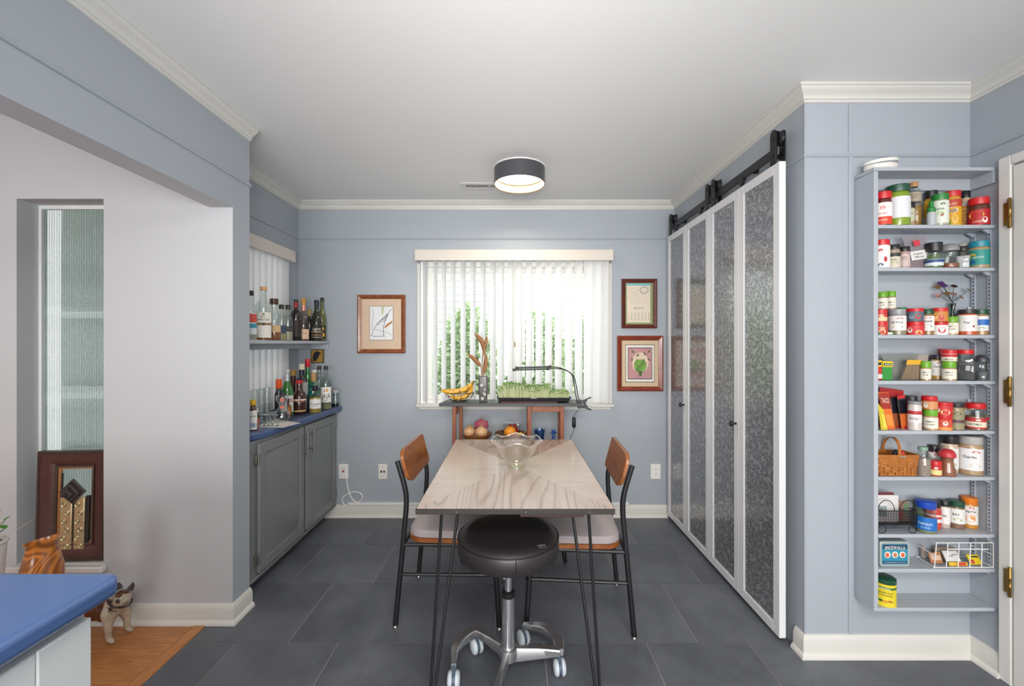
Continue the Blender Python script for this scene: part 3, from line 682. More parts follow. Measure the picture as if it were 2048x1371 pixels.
chair('black steel and walnut dining chair at the side of the table towards the closet doors', (0.324, 2.152, 0), math.radians(176.5))

# ---- saddle stool on casters
SX, SY = -0.015, 1.715
st = thing('rolling_stool', 'round black leather rolling stool with polished metal base pushed under the table', 'stool', (SX, SY, 0))
c = (SX, SY, 0)
ob('seat', L([(0.17, 0.497), (0.196, 0.5), (0.204, 0.51), (0.206, 0.54), (0.204, 0.566), (0.201, 0.571), (0.19, 0.582), (0.16, 0.588), (0.08, 0.59), (0.001, 0.59)], c, 56), M('2b2728', 0.42, coat=0.15, bump=(260, 0.25)), st)
ob('piping', T([(SX+0.2035*math.cos(a*pi/24), SY+0.2035*math.sin(a*pi/24), 0.5695) for a in range(48)], 0.0028, 6, closed=True), M('222022', 0.4), st)
ob('seam', T([(SX+0.03, SY-0.2045, 0.506), (SX+0.03, SY-0.2065, 0.54), (SX+0.03, SY-0.204, 0.567)], 0.0016, 5), M('1c1a1b', 0.5), st)
b = bm_new(); mt = Matrix.Translation((SX+0.125, SY-0.14, 0.5905)) @ Matrix.Rotation(0.35, 4, 'Z'); box(b, -0.016, 0.016, -0.011, 0.011, -0.004, 0.0008, mt)
tg = ob('brand_tag', b, M('3a3838', 0.5), st)
b = bm_new(); text(b, 'UKU', 0.009, lambda u, v: mt @ Vector((u, v, 0.0012)))
ob('tag_lettering', b, M('d8d8d8', 0.5), tg, smooth=0)
ob('gas_lift', L([(0.0145, 0.3), (0.0145, 0.497)], c, 20), chrome, st)
ob('seat_plate', L([(0.05, 0.485), (0.09, 0.492), (0.09, 0.4975)], c, 24), blackm, st)
ob('collar', L([(0.026, 0.318), (0.028, 0.322), (0.028, 0.338), (0.02, 0.343)], c, 24), M('1a1a1c', 0.4), st)
ob('column', L([(0.025, 0.09), (0.0255, 0.1), (0.0245, 0.319)], c, 28), chrome, st)
ob('hub', L([(0.022, 0.06), (0.036, 0.068), (0.038, 0.1), (0.036, 0.112), (0.026, 0.116)], c, 28), chrome, st)
ob('adjust_lever', T([(SX+0.015, SY, 0.478), (SX+0.1, SY+0.06, 0.475), (SX+0.16, SY+0.1, 0.468)], [0.005, 0.005, 0.009], 8), blackm, st)
CAST = {'R': (0.193, 1.711), 'B': (0.05, 1.885), 'L': (-0.154, 1.833), 'F': (-0.228, 1.648), 'N': (-0.062, 1.508)}
def arm(ctrl, ws, hs, zs):
    pts = curve_pts([(x, y, 0) for x, y in ctrl], 6); n = len(pts)
    def lerp(a, t): k = t*(len(a)-1); i = min(int(k), len(a)-2); return a[i]+(a[i+1]-a[i])*(k-i)
    b = bm_new(); rg = []
    for i, p in enumerate(pts):
        d = (pts[min(i+1, n-1)]-pts[max(i-1, 0)]).normalized(); s = Vector((-d.y, d.x, 0)); t = i/(n-1)
        w, h, z = lerp(ws, t), lerp(hs, t), lerp(zs, t)
        rg.append([b.verts.new(q) for q in (p+s*w*0.8+Vector((0, 0, z)), p-s*w*0.8+Vector((0, 0, z)), p-s*w+Vector((0, 0, z-0.004)), p-s*w*0.8+Vector((0, 0, z-h)), p+s*w*0.8+Vector((0, 0, z-h)), p+s*w+Vector((0, 0, z-0.004)))])
    for a, c_ in zip(rg, rg[1:]):
        for k in range(6): j = (k+1) % 6; b.faces.new((a[k], a[j], c_[j], c_[k]))
    b.faces.new(rg[0]); b.faces.new(list(reversed(rg[-1]))); return b
ax = lambda k, f=0.98: (SX+(CAST[k][0]-SX)*f, SY+(CAST[k][1]-SY)*f)
def hubpt(k, r=0.03): d = (Vector(CAST[k])-Vector((SX, SY))).normalized()*r; return (SX+d.x, SY+d.y)
b = arm([hubpt('L'), ax('L', 0.6), CAST['L']], [0.012, 0.013, 0.02], [0.05, 0.038, 0.03], [0.112, 0.113, 0.112]); ob('base_arm', b, chrome, st)
ob('base_arm', arm([(-0.145, 1.842), (-0.195, 1.80), (-0.232, 1.73), CAST['F']], [0.02, 0.02, 0.016, 0.01], [0.032, 0.034, 0.03, 0.022], [0.112, 0.112, 0.106, 0.094]), chrome, st)
ob('base_arm', arm([hubpt('R'), ax('R', 0.6), CAST['R']], [0.012, 0.013, 0.018], [0.055, 0.042, 0.026], [0.112, 0.113, 0.110]), chrome, st)
ob('base_arm', arm([(0.192, 1.706), (0.19, 1.78), (0.14, 1.855), CAST['B']], [0.018, 0.024, 0.02, 0.01], [0.028, 0.032, 0.03, 0.022], [0.110, 0.112, 0.108, 0.096]), chrome, st)
ob('base_arm', arm([hubpt('N'), ax('N', 0.6), CAST['N']], [0.011, 0.01, 0.016], [0.055, 0.045, 0.024], [0.112, 0.11, 0.095]), chrome, st)
wheelm = M('c3ccd3', 0.4); hubm = M('4b5a6c', 0.45)
for k, (x, y) in CAST.items():
    a = {'R': 0.1, 'B': 0.45, 'L': 0.5, 'F': 0.05, 'N': 0.2}[k]; axd = Vector((math.cos(a), math.sin(a), 0))
    b = T([(x, y, 0.058), (x, y, 0.088)], 0.007, 10); tube(b, [Vector((x, y, 0.032))-axd*0.006, Vector((x, y, 0.032))+axd*0.006], 0.027, 18)
    cs = ob('caster', b, hubm, st)
    for s in (-1, 1):
        ob('wheel', L([(0.030, 0), (0.0318, 0.002), (0.0318, 0.009), (0.026, 0.016), (0.012, 0.019)], Vector((x, y, 0.0325))+axd*s*0.0065, 20, axis=axd*s), wheelm, cs)

# ---- island counter in the near left corner
isl = thing('island_cabinet', 'pale grey panelled kitchen island cabinet under the bright blue counter', 'cabinet', (-1.2, 0.3, 0))
b = bm_new(); box(b, -1.75, -0.792, -0.6, 0.782, 0.09, 0.871); box(b, -1.7, -0.85, -0.55, 0.75, 0.0008, 0.09); ob('body', b, cabi, isl, bevel=0.003)
ob('side_panel', raised_door(-0.772, -0.02, 0.775, 0.12, 0.845, 0.09), cabi, isl, bevel=0.005)
b = bm_new(); prism(b, [(-1.8, -0.65), (-0.742, -0.65), (-0.742, 0.79), (-0.755, 0.808), (-1.8, 0.808)], 0.872, 0.91)
tag(ob('countertop', b, M('4d6a9e', 0.3, coat=0.1, var=(4, 0.05)), bevel=0.012, seg=4), 'bright blue laminate island counter in the near left corner', 'countertop')

# ---- console by the window: black board on two reddish wooden stands with a lower shelf
red = wood('a35a32', '74391e', (10, 10, 2), 0.4, 4.0)
co = thing('window_console', 'narrow reddish wood stand with black board top below the back window', 'console table', (0, 3.03, 0))
b = bm_new(); prism(b, [(-0.509, 2.935), (0.493, 2.935), (0.488, 3.13), (-0.478, 3.13)], 0.905, 0.928); ob('top_board', b, M('34363a', 0.4, var=(20, 0.1)), co, bevel=0.002)
for x0 in (-0.42, -0.388):
    ob('leg', B(x0, x0+0.026, 2.962 if x0 < -0.4 else 3.085, 2.99 if x0 < -0.4 else 3.113, 0.001, 0.9045), red, co, bevel=0.002)
for x0 in (0.108, 0.338):
    for y0 in (2.962, 3.085): ob('leg', B(x0, x0+0.028, y0, y0+0.028, 0.001, 0.9045), red, co, bevel=0.002)
for y0 in (2.965, 3.09): ob('apron', B(0.1365, 0.3375, y0, y0+0.02, 0.862, 0.9045), red, co, bevel=0.002)
ob('side_rail', B(-0.417, -0.39, 2.991, 3.084, 0.84, 0.9045), red, co, bevel=0.002)
for x0 in (0.111, 0.341): ob('side_rail', B(x0, x0+0.022, 2.991, 3.084, 0.862, 0.9045), red, co, bevel=0.002)
ob('lower_shelf', B(-0.386, 0.337, 2.991, 3.084, 0.63, 0.645), M('3a3c40', 0.45), co, bevel=0.002)
b = bm_new(); box(b, -0.385, 0.107, 2.955, 2.99, 0.63, 0.645); box(b, 0.1372, 0.337, 2.955, 2.99, 0.63, 0.645); ob('shelf_front', b, M('3a3c40', 0.45), co, bevel=0.002)

# ---- outlets, cord, cable channel
def plate(name, x0, x1, z0, z1, label, cat, mat='e9e7e2'):
    t = thing(name, label, cat, ((x0+x1)/2, YB, (z0+z1)/2)); ob('wall_plate', B(x0, x1, YB-0.006, YB-0.0005, z0, z1), M(mat, 0.35), t, bevel=0.002); return t
xa, xb, za, zb = PX(678, YB), PX(697, YB), PZ(957, YB), PZ(927, YB); xm, zm = (xa+xb)/2, (za+zb)/2
t = plate('wall_outlet', xa, xb, za, zb, 'white electrical outlet with red test button beside the bar cabinet', 'outlet')
ob('outlet_face', B(xm-0.017, xm+0.017, YB-0.0085, YB-0.006, zm-0.034, zm+0.034), M('e2e0da', 0.35), t, bevel=0.001)
ob('test_button', B(xm-0.007, xm+0.007, YB-0.010, YB-0.0085, zm-0.006, zm+0.008), M('9a2a22', 0.4), t, bevel=0.0005)
b = bm_new()
for dx in (-0.006, 0.006): box(b, xm+dx-0.001, xm+dx+0.001, YB-0.009, YB-0.0083, zm+0.014, zm+0.022)
ob('slots', b, M('2a2a2a', 0.6), t, smooth=0)
cz = thing('power_cord', 'looped white power cord plugged into the outlet by the bar cabinet', 'cord', (xm, YB-0.02, zm-0.03))
ob('plug', B(xm-0.013, xm+0.014, YB-0.026, YB-0.009, zm-0.05, zm-0.022), M('e8e6e2', 0.4), cz, bevel=0.004)
q = lambda cx, cy, d: P(640+cx/9.141, 900+cy/9.141, YB-d)
ob('cable', T(curve_pts([q(455, 485, 0.018), q(490, 560, 0.016), q(510, 680, 0.013), q(550, 820, 0.013), q(620, 920, 0.014), q(690, 948, 0.014), q(760, 900, 0.012), q(772, 830, 0.009), q(710, 770, 0.007), q(620, 760, 0.007), q(530, 785, 0.007), q(440, 840, 0.009), q(405, 920, 0.010), q(450, 1000, 0.010), q(550, 1032, 0.011)], 6), 0.0045, 8), M('e6e4e0', 0.4), cz)
tag(struct('trim_cable_channel', B(PX(697, YB), 0.9, YB-0.02, YB-0.0005, 0.0965, 0.117), M('e4e4e4', 0.4), bevel=0.003), 'white plastic cable channel along the top of the back baseboard', 'cable channel')
xa, xb = PX(757, YB), PX(774.5, YB); xm = (xa+xb)/2
t = plate('phone_jack', xa, xb, za, zb, 'cream wall plate with two black phone jacks left of the dining table', 'wall plate', 'e3dfd6')
for dx in (-0.0115, 0.0115): ob('jack', B(xm+dx-0.006, xm+dx+0.006, YB-0.0068, YB-0.0055, zm-0.008, zm+0.008), M('151515', 0.5), t, smooth=0)
for dz in (0.042, -0.04): ob('screw', L([(0.0035, 0), (0.0025, 0.001)], (xm, YB-0.006, zm+dz), 8, axis=Vector((0, -1, 0))), M('a8a49c', 0.4, 0.5), t)
xa, xb = PX(1301, YB), PX(1321, YB); xm = (xa+xb)/2
t = plate('wall_outlet', xa, xb, za, zb, 'white electrical outlet right of the dining table beside the closet doors', 'outlet')
ob('outlet_face', B(xm-0.017, xm+0.017, YB-0.0085, YB-0.006, zm-0.034, zm+0.034), M('efeeea', 0.35), t, bevel=0.001)
for dz in (0.017, -0.017): ob('socket', L([(0.0125, 0), (0.0115, 0.0015)], (xm, YB-0.0085, zm+dz), 14, axis=Vector((0, -1, 0))), M('dddbd6', 0.4), t)

# ---- pictures
def frame_mesh(x0, x1, z0, z1, w, yb, d):
    """mitred picture frame on the back wall"""
    b = bm_new(); pr = [(0, 0), (0, -d*0.8), (w*0.25, -d), (w*0.7, -d*0.75), (w, -d*0.55), (w, 0)]
    rg = []
    for sx_, sz_, x, z in ((1, 1, x0, z0), (-1, 1, x1, z0), (-1, -1, x1, z1), (1, -1, x0, z1)):
        rg.append([b.verts.new((x+sx_*u, yb+v, z+sz_*u)) for u, v in pr])
    for i in range(4):
        a, c_ = rg[i], rg[(i+1) % 4]
        for k in range(len(pr)-1): b.faces.new((a[k], c_[k], c_[k+1], a[k+1]))
    return b
def picture(name, px0, px1, py0, py1, w, label, cat, fm, d=0.022):
    x0, x1, z0, z1 = PX(px0, YB-d), PX(px1, YB-d), PZ(py1, YB-d), PZ(py0, YB-d)
    t = thing(name, label, cat, ((x0+x1)/2, YB, z0)); ob('frame', frame_mesh(x0, x1, z0, z1, w, YB-0.0008, d), fm, t, smooth=25)
    return t, x0+w, x1-w, z0+w, z1-w
pw = wood('9a5a30', '5f2f18', (6, 6, 6), 0.35, 5.0, coat=0.3)
t, x0, x1, z0, z1 = picture('framed_drawing', 714, 810, 589, 706, 0.032, 'wood framed ink drawing of grasses with beige mat, left of the window', 'picture', pw)
ob('mat', B(x0, x1, YB-0.010, YB-0.001, z0, z1), M('cdb49b', 0.8, bump=(300, 0.1)), t, smooth=0)
cxp, czp = (PX(740, YB)+PX(787, YB))/2, (PZ(679, YB)+PZ(613, YB))/2; hw, hh = 0.089, 0.129
ob('mat_edge', B(cxp-hw-0.003, cxp+hw+0.003, YB-0.0106, YB-0.009, czp-hh-0.003, czp+hh+0.003), M('4a453e', 0.7), t, smooth=0)
pp = ob('paper', B(cxp-hw, cxp+hw, YB-0.0112, YB-0.009, czp-hh, czp+hh), M('dedfe0', 0.7), t, smooth=0)
fm = lambda u, v: Vector((cxp+(u-610)/450*2*hw, YB-0.0116, czp-(v-650)/650*2*hh))
b = bm_new()
for w_, pts in ((8, [(820, 375), (700, 500), (520, 680), (410, 890)]), (9, [(735, 465), (675, 640), (652, 760), (662, 915)]), (8, [(415, 885), (470, 905), (560, 905), (680, 900)]), (5, [(480, 765), (600, 800), (720, 830), (820, 885)]), (5, [(430, 790), (440, 600), (455, 450), (430, 350)])): stroke(b, lambda u, v: fm(u, v), curve_pts([(x, y, 0) for x, y in pts], 5) and [(q_.x, q_.y) for q_ in curve_pts([(x, y, 0) for x, y in pts], 5)], w_)
for k in range(60):
    s = k/59; x, y = 520+s*220, 690-s*220
    a = random.choice((-1, 1)); l = 60*math.sin(pi*s)+15
    stroke(b, fm, [(x, y), (x+l*(0.7 if a > 0 else 0.15), y+(-0.25*l if a < 0 else 0.35*l))], 3)
ob('ink_lines', b, M('3a3638', 0.8), pp, smooth=0)
b = bm_new(); b.faces.new([b.verts.new(fm(*q_)) for q_ in ((612, 330), (668, 330), (650, 440), (630, 520), (615, 430))]); ob('green_blade', b, M('b4bf96', 0.8), pp, smooth=0)
b = bm_new(); b.faces.new([b.verts.new(fm(*q_)) for q_ in ((662, 735), (720, 670), (822, 600), (822, 640), (760, 690), (690, 742))]); ob('brown_leaf', b, M('a8763f', 0.8), pp, smooth=0)

t, x0, x1, z0, z1 = picture('framed_calendar', 1244, 1315, 557, 656, 0.03, 'dark red framed vintage calendar page, upper of the two pictures by the closet', 'picture', wood('6a2f22', '431a14', (6, 6, 6), 0.35, 5.0, coat=0.3), 0.028)
ob('backing', B(x0, x1, YB-0.010, YB-0.001, z0, z1), M('8a9468', 0.8), t, smooth=0)
xa, xb, za, zb = x0+0.012, x1-0.02, z0+0.014, z1-0.004; wd_, hd_ = xb-xa, zb-za
pg = ob('calendar_page', B(xa, xb, YB-0.0112, YB-0.009, za, zb), M('d9cdbb', 0.8, var=(25, 0.06)), t, smooth=0)
fm = lambda u, v: Vector((xa+u*wd_, YB-0.0116, za+v*hd_))
b = bm_new(); b.faces.new([b.verts.new(fm(*q_)) for q_ in ((0, 0.945), (1, 0.945), (1, 1), (0, 1))]); ob('sky_strip', b, M('79b3bb', 0.8), pg, smooth=0)
b = bm_new(); text(b, 'FEBRUARY 1998', 0.0075, lambda u, v: fm(0.5, 0.37)+Vector((u, 0, v)), width=wd_*0.42)
DR = ob('month_lettering', b, M('4a443f', 0.8), pg, smooth=0)
for red_ in (0, 1):
    b = bm_new()
    for dnum in range(1, 29):
        r_, c_ = divmod(dnum-1, 7)
        if (c_ == 0) == bool(red_): text(b, str(dnum), 0.0085, lambda u, v, r_=r_, c_=c_: fm(0.055+c_*0.148, 0.25-r_*0.055)+Vector((u, 0, v)))
    ob('day_numbers', b, M('a8483a' if red_ else '4a4540', 0.8), pg, smooth=0)
b = bm_new(); stroke(b, fm, [(0.6+0.14*math.cos(a/10*pi)+0.14, 0.83+0.075*math.sin(a/10*pi)) for a in range(21)], 0.012)
for k in range(10): a = k*0.63; ellipse(b, fm, 0.74+0.19*math.cos(a), 0.83+0.09*math.sin(a), 0.035, 0.012, 8, a)
ob('wreath_drawing', b, M('6d7c8c', 0.8), pg, smooth=0)
b = bm_new()
for k in range(14): stroke(b, fm, [(0.06, 0.88-k*0.028), (0.50 if k < 8 else 0.94, 0.88-k*0.028)], 0.006)
ob('faint_text_lines', b, M('c6bbaa', 0.8), pg, smooth=0)

t, x0, x1, z0, z1 = picture('framed_artichoke_print', 1235, 1327, 671, 782, 0.036, 'red wood framed print of a green artichoke, lower picture by the closet', 'picture', wood('8f3d22', '632414', (6, 6, 6), 0.3, 4.0, coat=0.4), 0.024)
ob('mat', B(x0, x1, YB-0.010, YB-0.001, z0, z1), M('c8b394', 0.8, bump=(300, 0.1)), t, smooth=0)
wq, hq = (x1-x0), (z1-z0); xm, zm2 = (x0+x1)/2, (z0+z1)/2
for sc_, hx, d in ((0.83, '5a5048', 0.0104), (0.80, 'e4e0d8', 0.0108), (0.70, '4b4658', 0.0112), (0.665, 'b98a8c', 0.0116)):
    kx = sc_*0.96; kz = sc_*0.99
    last = ob('mat_layer' if hx != 'b98a8c' else 'print', B(xm-wq*kx/2, xm+wq*kx/2, YB-d, YB-0.009, zm2-hq*kz/2, zm2+hq*kz/2), M(hx, 0.8, var=(12, 0.18)), t, smooth=0)
fm2 = lambda yy: (lambda u, v: Vector((xm+(u-315)/260*wq*0.665*0.96, YB-yy, zm2-(v-975)/350*hq*0.665*0.99)))
b = bm_new(); ellipse(b, fm2(0.0119), 318, 965, 92, 118, 20); ob('pale_glow', b, M('d9c3ae', 0.8), last, smooth=0)
b = bm_new(); ellipse(b, fm2(0.0122), 318, 1005, 68, 72, 18); b.faces.new([b.verts.new(fm2(0.0122)(*q_)) for q_ in ((298, 1070), (340, 1070), (330, 1122), (308, 1122))]); ob('artichoke', b, M('47662f', 0.8), last, smooth=0)
k = 0
for row, (vy, n_, w_) in enumerate(((948, 3, 26), (980, 4, 24), (1015, 4, 26), (1048, 3, 26))):
    for i in range(n_):
        u = 318+(i-(n_-1)/2)*34; b = bm_new(); ellipse(b, fm2(0.0126+0.0003*row), u, vy, 19, 24, 12); ob('artichoke_scale', b, M(('6f9444', '7fa552', '5f8540')[k % 3], 0.8), last, smooth=0); k += 1
for u, v, r_ in ((235, 840, 0.9), (290, 880, 2.3), (368, 865, 1.0), (225, 930, 1.6), (415, 835, 2.4), (415, 930, 0.7)):
    b = bm_new(); ellipse(b, fm2(0.0122), u, v, 22, 10, 10, r_); ob('flying_leaf', b, M('5d6a3c', 0.8), last, smooth=0)

# raven tile under the liquor shelf
xa, xb, za, zb = PX(622.7, YB), PX(648.8, YB), PZ(725.5, YB), PZ(697.5, YB)
t = thing('raven_tile', 'small gold plaque with a black raven hanging under the liquor shelf', 'plaque', ((xa+xb)/2, YB, za))
ob('plaque', B(xa, xb, YB-0.012, YB-0.001, za, zb), M('4a4630', 0.5), t, bevel=0.002)
fm = lambda u, v: Vector((xa+u*(xb-xa), YB-0.0125, za+v*(zb-za)))
b = bm_new(); b.faces.new([b.verts.new(fm(*q_)) for q_ in ((0.07, 0.07), (0.93, 0.07), (0.93, 0.93), (0.07, 0.93))]); gd = ob('gold_field', b, M('a9803a', 0.45, 0.2, var=(60, 0.15)), t, smooth=0)
fm3 = lambda u, v: fm(u, v)+Vector((0, -0.0006, 0))
b = bm_new(); b.faces.new([b.verts.new(fm3(*q_)) for q_ in ((0.12, 0.12), (0.3, 0.16), (0.42, 0.16), (0.6, 0.4), (0.68, 0.62), (0.86, 0.68), (0.7, 0.76), (0.56, 0.84), (0.4, 0.82), (0.22, 0.66), (0.14, 0.4), (0.2, 0.25))]); ob('raven', b, M('17171f', 0.4), gd, smooth=0)
ob('hanging_wire', T([(xa+0.01, YB-0.006, zb), ((xa+xb)/2, YB-0.004, zb+0.018), (xb-0.01, YB-0.006, zb)], 0.0008, 5), M('6a6a60', 0.4, 0.5), t)

# ---- big carved frame on the niche sill, leaning on the glass
lf_ = thing('ornate_frame', 'tall carved dark wood frame with embossed gold columns leaning in the window niche', 'artwork', (-2.136, YW+0.03, NZ0+0.001))
lean = Matrix.Translation((-2.146, YW+0.045, NZ0+0.003)) @ Matrix.Rotation(math.radians(3.5), 4, 'Z') @ Matrix.Rotation(math.radians(-1.5), 4, 'X')
FW, FH = 0.325, 0.532
def fr(w0, w1, d0, d1, m, name, hx=None):
    b = bm_new()
    rg = []
    for sx_, sz_, x, z in ((1, 1, -FW/2, 0), (-1, 1, FW/2, 0), (-1, -1, FW/2, FH), (1, -1, -FW/2, FH)):
        rg.append([b.verts.new(lean @ Vector((x+sx_*u, v, z+sz_*u))) for u, v in ((w0, 0), (w0, d0), ((w0+w1)/2, (d0+d1)/2-0.004), (w1, d1), (w1, 0))])
    for i in range(4):
        a, c_ = rg[i], rg[(i+1) % 4]
        for k in range(4): b.faces.new((a[k], c_[k], c_[k+1], a[k+1]))
    return ob(name, b, m, lf_, smooth=25)
fr(0, 0.016, -0.03, -0.034, M('3a2a22', 0.4, var=(60, 0.2)), 'outer_rim'); fr(0.016, 0.072, -0.032, -0.014, M('4a2a26', 0.42, bump=(80, 0.4), var=(45, 0.35)), 'frame_body'); fr(0.072, 0.082, -0.02, -0.018, M('4a382c', 0.4), 'inner_rim'); fr(0.082, 0.092, -0.012, -0.006, M('b07a4a', 0.4), 'gilt_lip')
goldm = M('d2c39c', 0.3, 0.8, bump=(90, 0.6), var=(50, 0.25))
for xa, xb in ((-0.062, -0.006), (0.004, 0.052)):
    b = bm_new(); box(b, xa, xb, -0.022, -0.004, 0.0, 0.305, lean); co_ = ob('gold_column', b, goldm, lf_, bevel=0.003)
    for k in range(7):
        cx2, cz2 = (xa+xb)/2+(0.008 if k % 2 else -0.008), 0.03+k*0.04
        pts = [lean @ Vector((cx2+(0.003+0.0045*a/10)*math.cos(a*0.75+k), -0.0235, cz2+(0.003+0.0045*a/10)*math.sin(a*0.75+k)*1.2)) for a in range(22)]
        ob('scroll', T(pts, 0.0016, 5), goldm, co_)
b = bm_new(); box(b, -0.006, 0.004, -0.012, -0.004, 0.0, 0.3, lean); box(b, 0.052, 0.068, -0.016, -0.004, 0.0, 0.31, lean); box(b, -0.078, -0.062, -0.008, -0.004, 0.0, 0.42, lean); ob('dark_strip', b, M('22201f', 0.45), lf_, bevel=0.001)
dm_ = M('5a5654', 0.35, 0.5)
for k in range(6):
    s = 0.062-k*0.0095; dx, dz = -0.003*k, -0.0025*k
    b = bm_new(); prism(b, [(-s+dx, dz), (dx, -s+dz), (s+dx, dz), (dx, s+dz)], -0.028-0.004*k, -0.022, lambda u, v, w: lean @ Vector((0.0+u, w, 0.335+v)))
    ob('diamond_tier', b, dm_ if k % 2 == 0 else M('2c2a2a', 0.4, 0.3), lf_, bevel=0.0008, seg=1)

# ---- hidden low bench that carries the clay vase and the potted plant behind the island
bn = thing('plant_bench', 'low wooden bench behind the island under the clay vase and plant', 'bench', (-2.0, 1.6, 0))
ob('bench_top', B(-2.35, -1.77, 1.47, 1.73, 0.325, 0.345), wood('8a5a36', '5f3a20', (2, 14, 1), 0.45), bn, bevel=0.003)
for x in (-2.33, -1.83):
    for y in (1.49, 1.675): ob('leg', B(x, x+0.035, y, y+0.035, 0.001, 0.3245), wood('8a5a36', '5f3a20', (14, 14, 2), 0.45), bn, bevel=0.002)
# vase: wobbly hand-built orange-brown stoneware
Yv = 1.6; xv = PX(84, Yv); zt = PZ(1080, Yv); zb = 0.346; R0 = 0.078
va = thing('clay_vase', 'orange brown hand made clay vase with wavy rim behind the island counter', 'vase', (xv, Yv, zb))
b = bm_new(); seg = 36; prof = []
hh = zt-zb
for f_, r_ in ((0, 0.052), (0.02, 0.056), (0.25, 0.074), (0.45, 0.082), (0.62, 0.079), (0.78, 0.066), (0.9, 0.058), (0.97, 0.060), (1.0, 0.066), (1.0, 0.062), (0.95, 0.056), (0.85, 0.054), (0.6, 0.066), (0.1, 0.05)): prof.append((r_*0.75, zb+f_*hh))
rg = []
for i, (r_, z_) in enumerate(prof):
    wob = 0.05 if 7 <= i <= 10 else 0.015
    rg.append([b.verts.new((xv+r_*(1+wob*math.sin(3*a*2*pi/seg+0.6))*math.cos(a*2*pi/seg), Yv+r_*math.sin(a*2*pi/seg), z_+(0.006*math.cos(a*2*pi/seg-0.3)+0.003*math.sin(4*pi*a/seg) if 7 <= i <= 10 else 0))) for a in range(seg)])
for a, c_ in zip(rg, rg[1:]):
    for i in range(seg): j = (i+1) % seg; b.faces.new((a[i], a[j], c_[j], c_[i]))
b.faces.new(list(reversed(rg[0]))); b.faces.new(rg[-1])
bv = N('clay_glaze'); tc = bv.n('TexCoord').outputs['Object']
nz = bv.n('TexNoise', {'Vector': tc, 'Scale': 7.0, 'Detail': 0.5, 'Distortion': 0.6}).outputs[0]
rings = bv.math('FRACT', bv.math('MULTIPLY', nz, 9.0)); rings = bv.n('MapRange', {'Value': bv.math('ABSOLUTE', bv.math('SUBTRACT', rings, 0.5)), 'From Min': 0.1, 'From Max': 0.4}).outputs[0]
p = bv.n('BsdfPrincipled', {'Roughness': 0.25, 'Coat Weight': 0.5}); bv.t.links.new(bv.mix(rings, lin('8a4f25'), lin('c77a30')), p.inputs['Base Color'])
ob('vase_body', b, bv.end(p), va, smooth=60)
# potted plant at the left edge
Yp = 1.58; xp = PX(-26, Yp); zt2 = PZ(1082, Yp)
pl_ = thing('potted_plant', 'small green leafy plant in a pale pot at the left picture edge', 'plant', (xp, Yp, 0.346))
ob('pot', L([(0.03, 0.346), (0.036, 0.35), (0.05, zt2-0.012), (0.055, zt2-0.01), (0.055, zt2), (0.048, zt2), (0.046, zt2-0.02)], (xp, Yp, 0), 24), M('cfccc8', 0.5), pl_)
ob('soil', L([(0.045, zt2-0.03), (0.045, zt2-0.014)], (xp, Yp, 0), 20), M('3a2a20', 0.9), pl_)
for k, (dx, dy, h_) in enumerate(((0.03, -0.02, 0.1), (0.055, 0.01, 0.075), (-0.02, 0.02, 0.09), (0.045, -0.04, 0.04), (-0.04, -0.02, 0.06))):
    s0 = Vector((xp+dx*0.2, Yp+dy*0.2, zt2-0.015)); s1 = Vector((xp+dx, Yp+dy, zt2+h_))
    sm = ob('stalk', T(curve_pts([s0, (s0+s1)/2+Vector((0, 0, 0.012)), s1], 4), 0.0016, 5), M('5d7a3a', 0.6), pl_)
    for j in range(4):
        f_ = 0.4+0.2*j; c_ = s0.lerp(s1, f_); rot = Euler((random.uniform(-0.6, 0.4), random.uniform(-0.5, 0.5), (j*2.4+k))).to_matrix()
        bm = bm_new(); leafshape(bm, lambda u, v: c_+rot @ Vector((u, v, 0.25*abs(v)+0.3*u)), 0, 0, 0.034, 0.010, 0, 6); ob('leaf', bm, TRL('4f8a34', 0.25), sm, smooth=0)
ob('dry_stem', T([(xp+0.02, Yp, zt2), (xp+0.08, Yp+0.02, zt2+0.03), (xp+0.14, Yp+0.03, zt2+0.07)], 0.001, 5), M('b8ac98', 0.7), pl_)
# ================================================================ THINGS ON SURFACES
# ---- cast terrier statue on the wooden floor
dg_ = thing('terrier_statue', 'painted cast metal terrier statue standing on the wood floor beside the island', 'statue', (-1.93, 1.93, 0))
def skin_obj(name, verts, edges, mat, parent, sub=2):
    me = bpy.data.meshes.new(name); me.from_pydata([Vector(v[:3])-WL[parent.name] for v in verts], [], []); me.edges.add(len(edges))
    me.edges.foreach_set('vertices', [i for e_ in edges for i in e_]); me.update()
    o = bpy.data.objects.new(name, me); COL.objects.link(o); o.parent = parent; WL[o.name] = WL[parent.name]
    sk = o.modifiers.new('skin', 'SKIN'); sk.use_smooth_shade = True
    if not me.skin_vertices: bm = bmesh.new(); bm.from_mesh(me); bm.verts.layers.skin.verify(); bm.to_mesh(me); bm.free()
    for i, v in enumerate(verts): me.skin_vertices[0].data[i].radius = (v[3], v[3] if len(v) < 5 else v[4]); me.skin_vertices[0].data[i].use_root = (i == 0)
    s = o.modifiers.new('sub', 'SUBSURF'); s.levels = sub; s.render_levels = sub
    me.materials.append(mat); return o
bd = N('terrier_paint'); tc = bd.n('TexCoord').outputs['Object']; sp = bd.n('SeparateXYZ', {0: tc})
nz = bd.n('TexNoise', {'Vector': tc, 'Scale': 14.0, 'Detail': 2.0}).outputs[0]; nn = bd.math('MULTIPLY', bd.math('SUBTRACT', nz, 0.5), 0.05)
saddle = bd.math('MULTIPLY', bd.math('LESS_THAN', bd.math('ADD', sp.outputs[0], nn), 0.1), bd.math('GREATER_THAN', bd.math('ADD', sp.outputs[2], nn), 0.085))
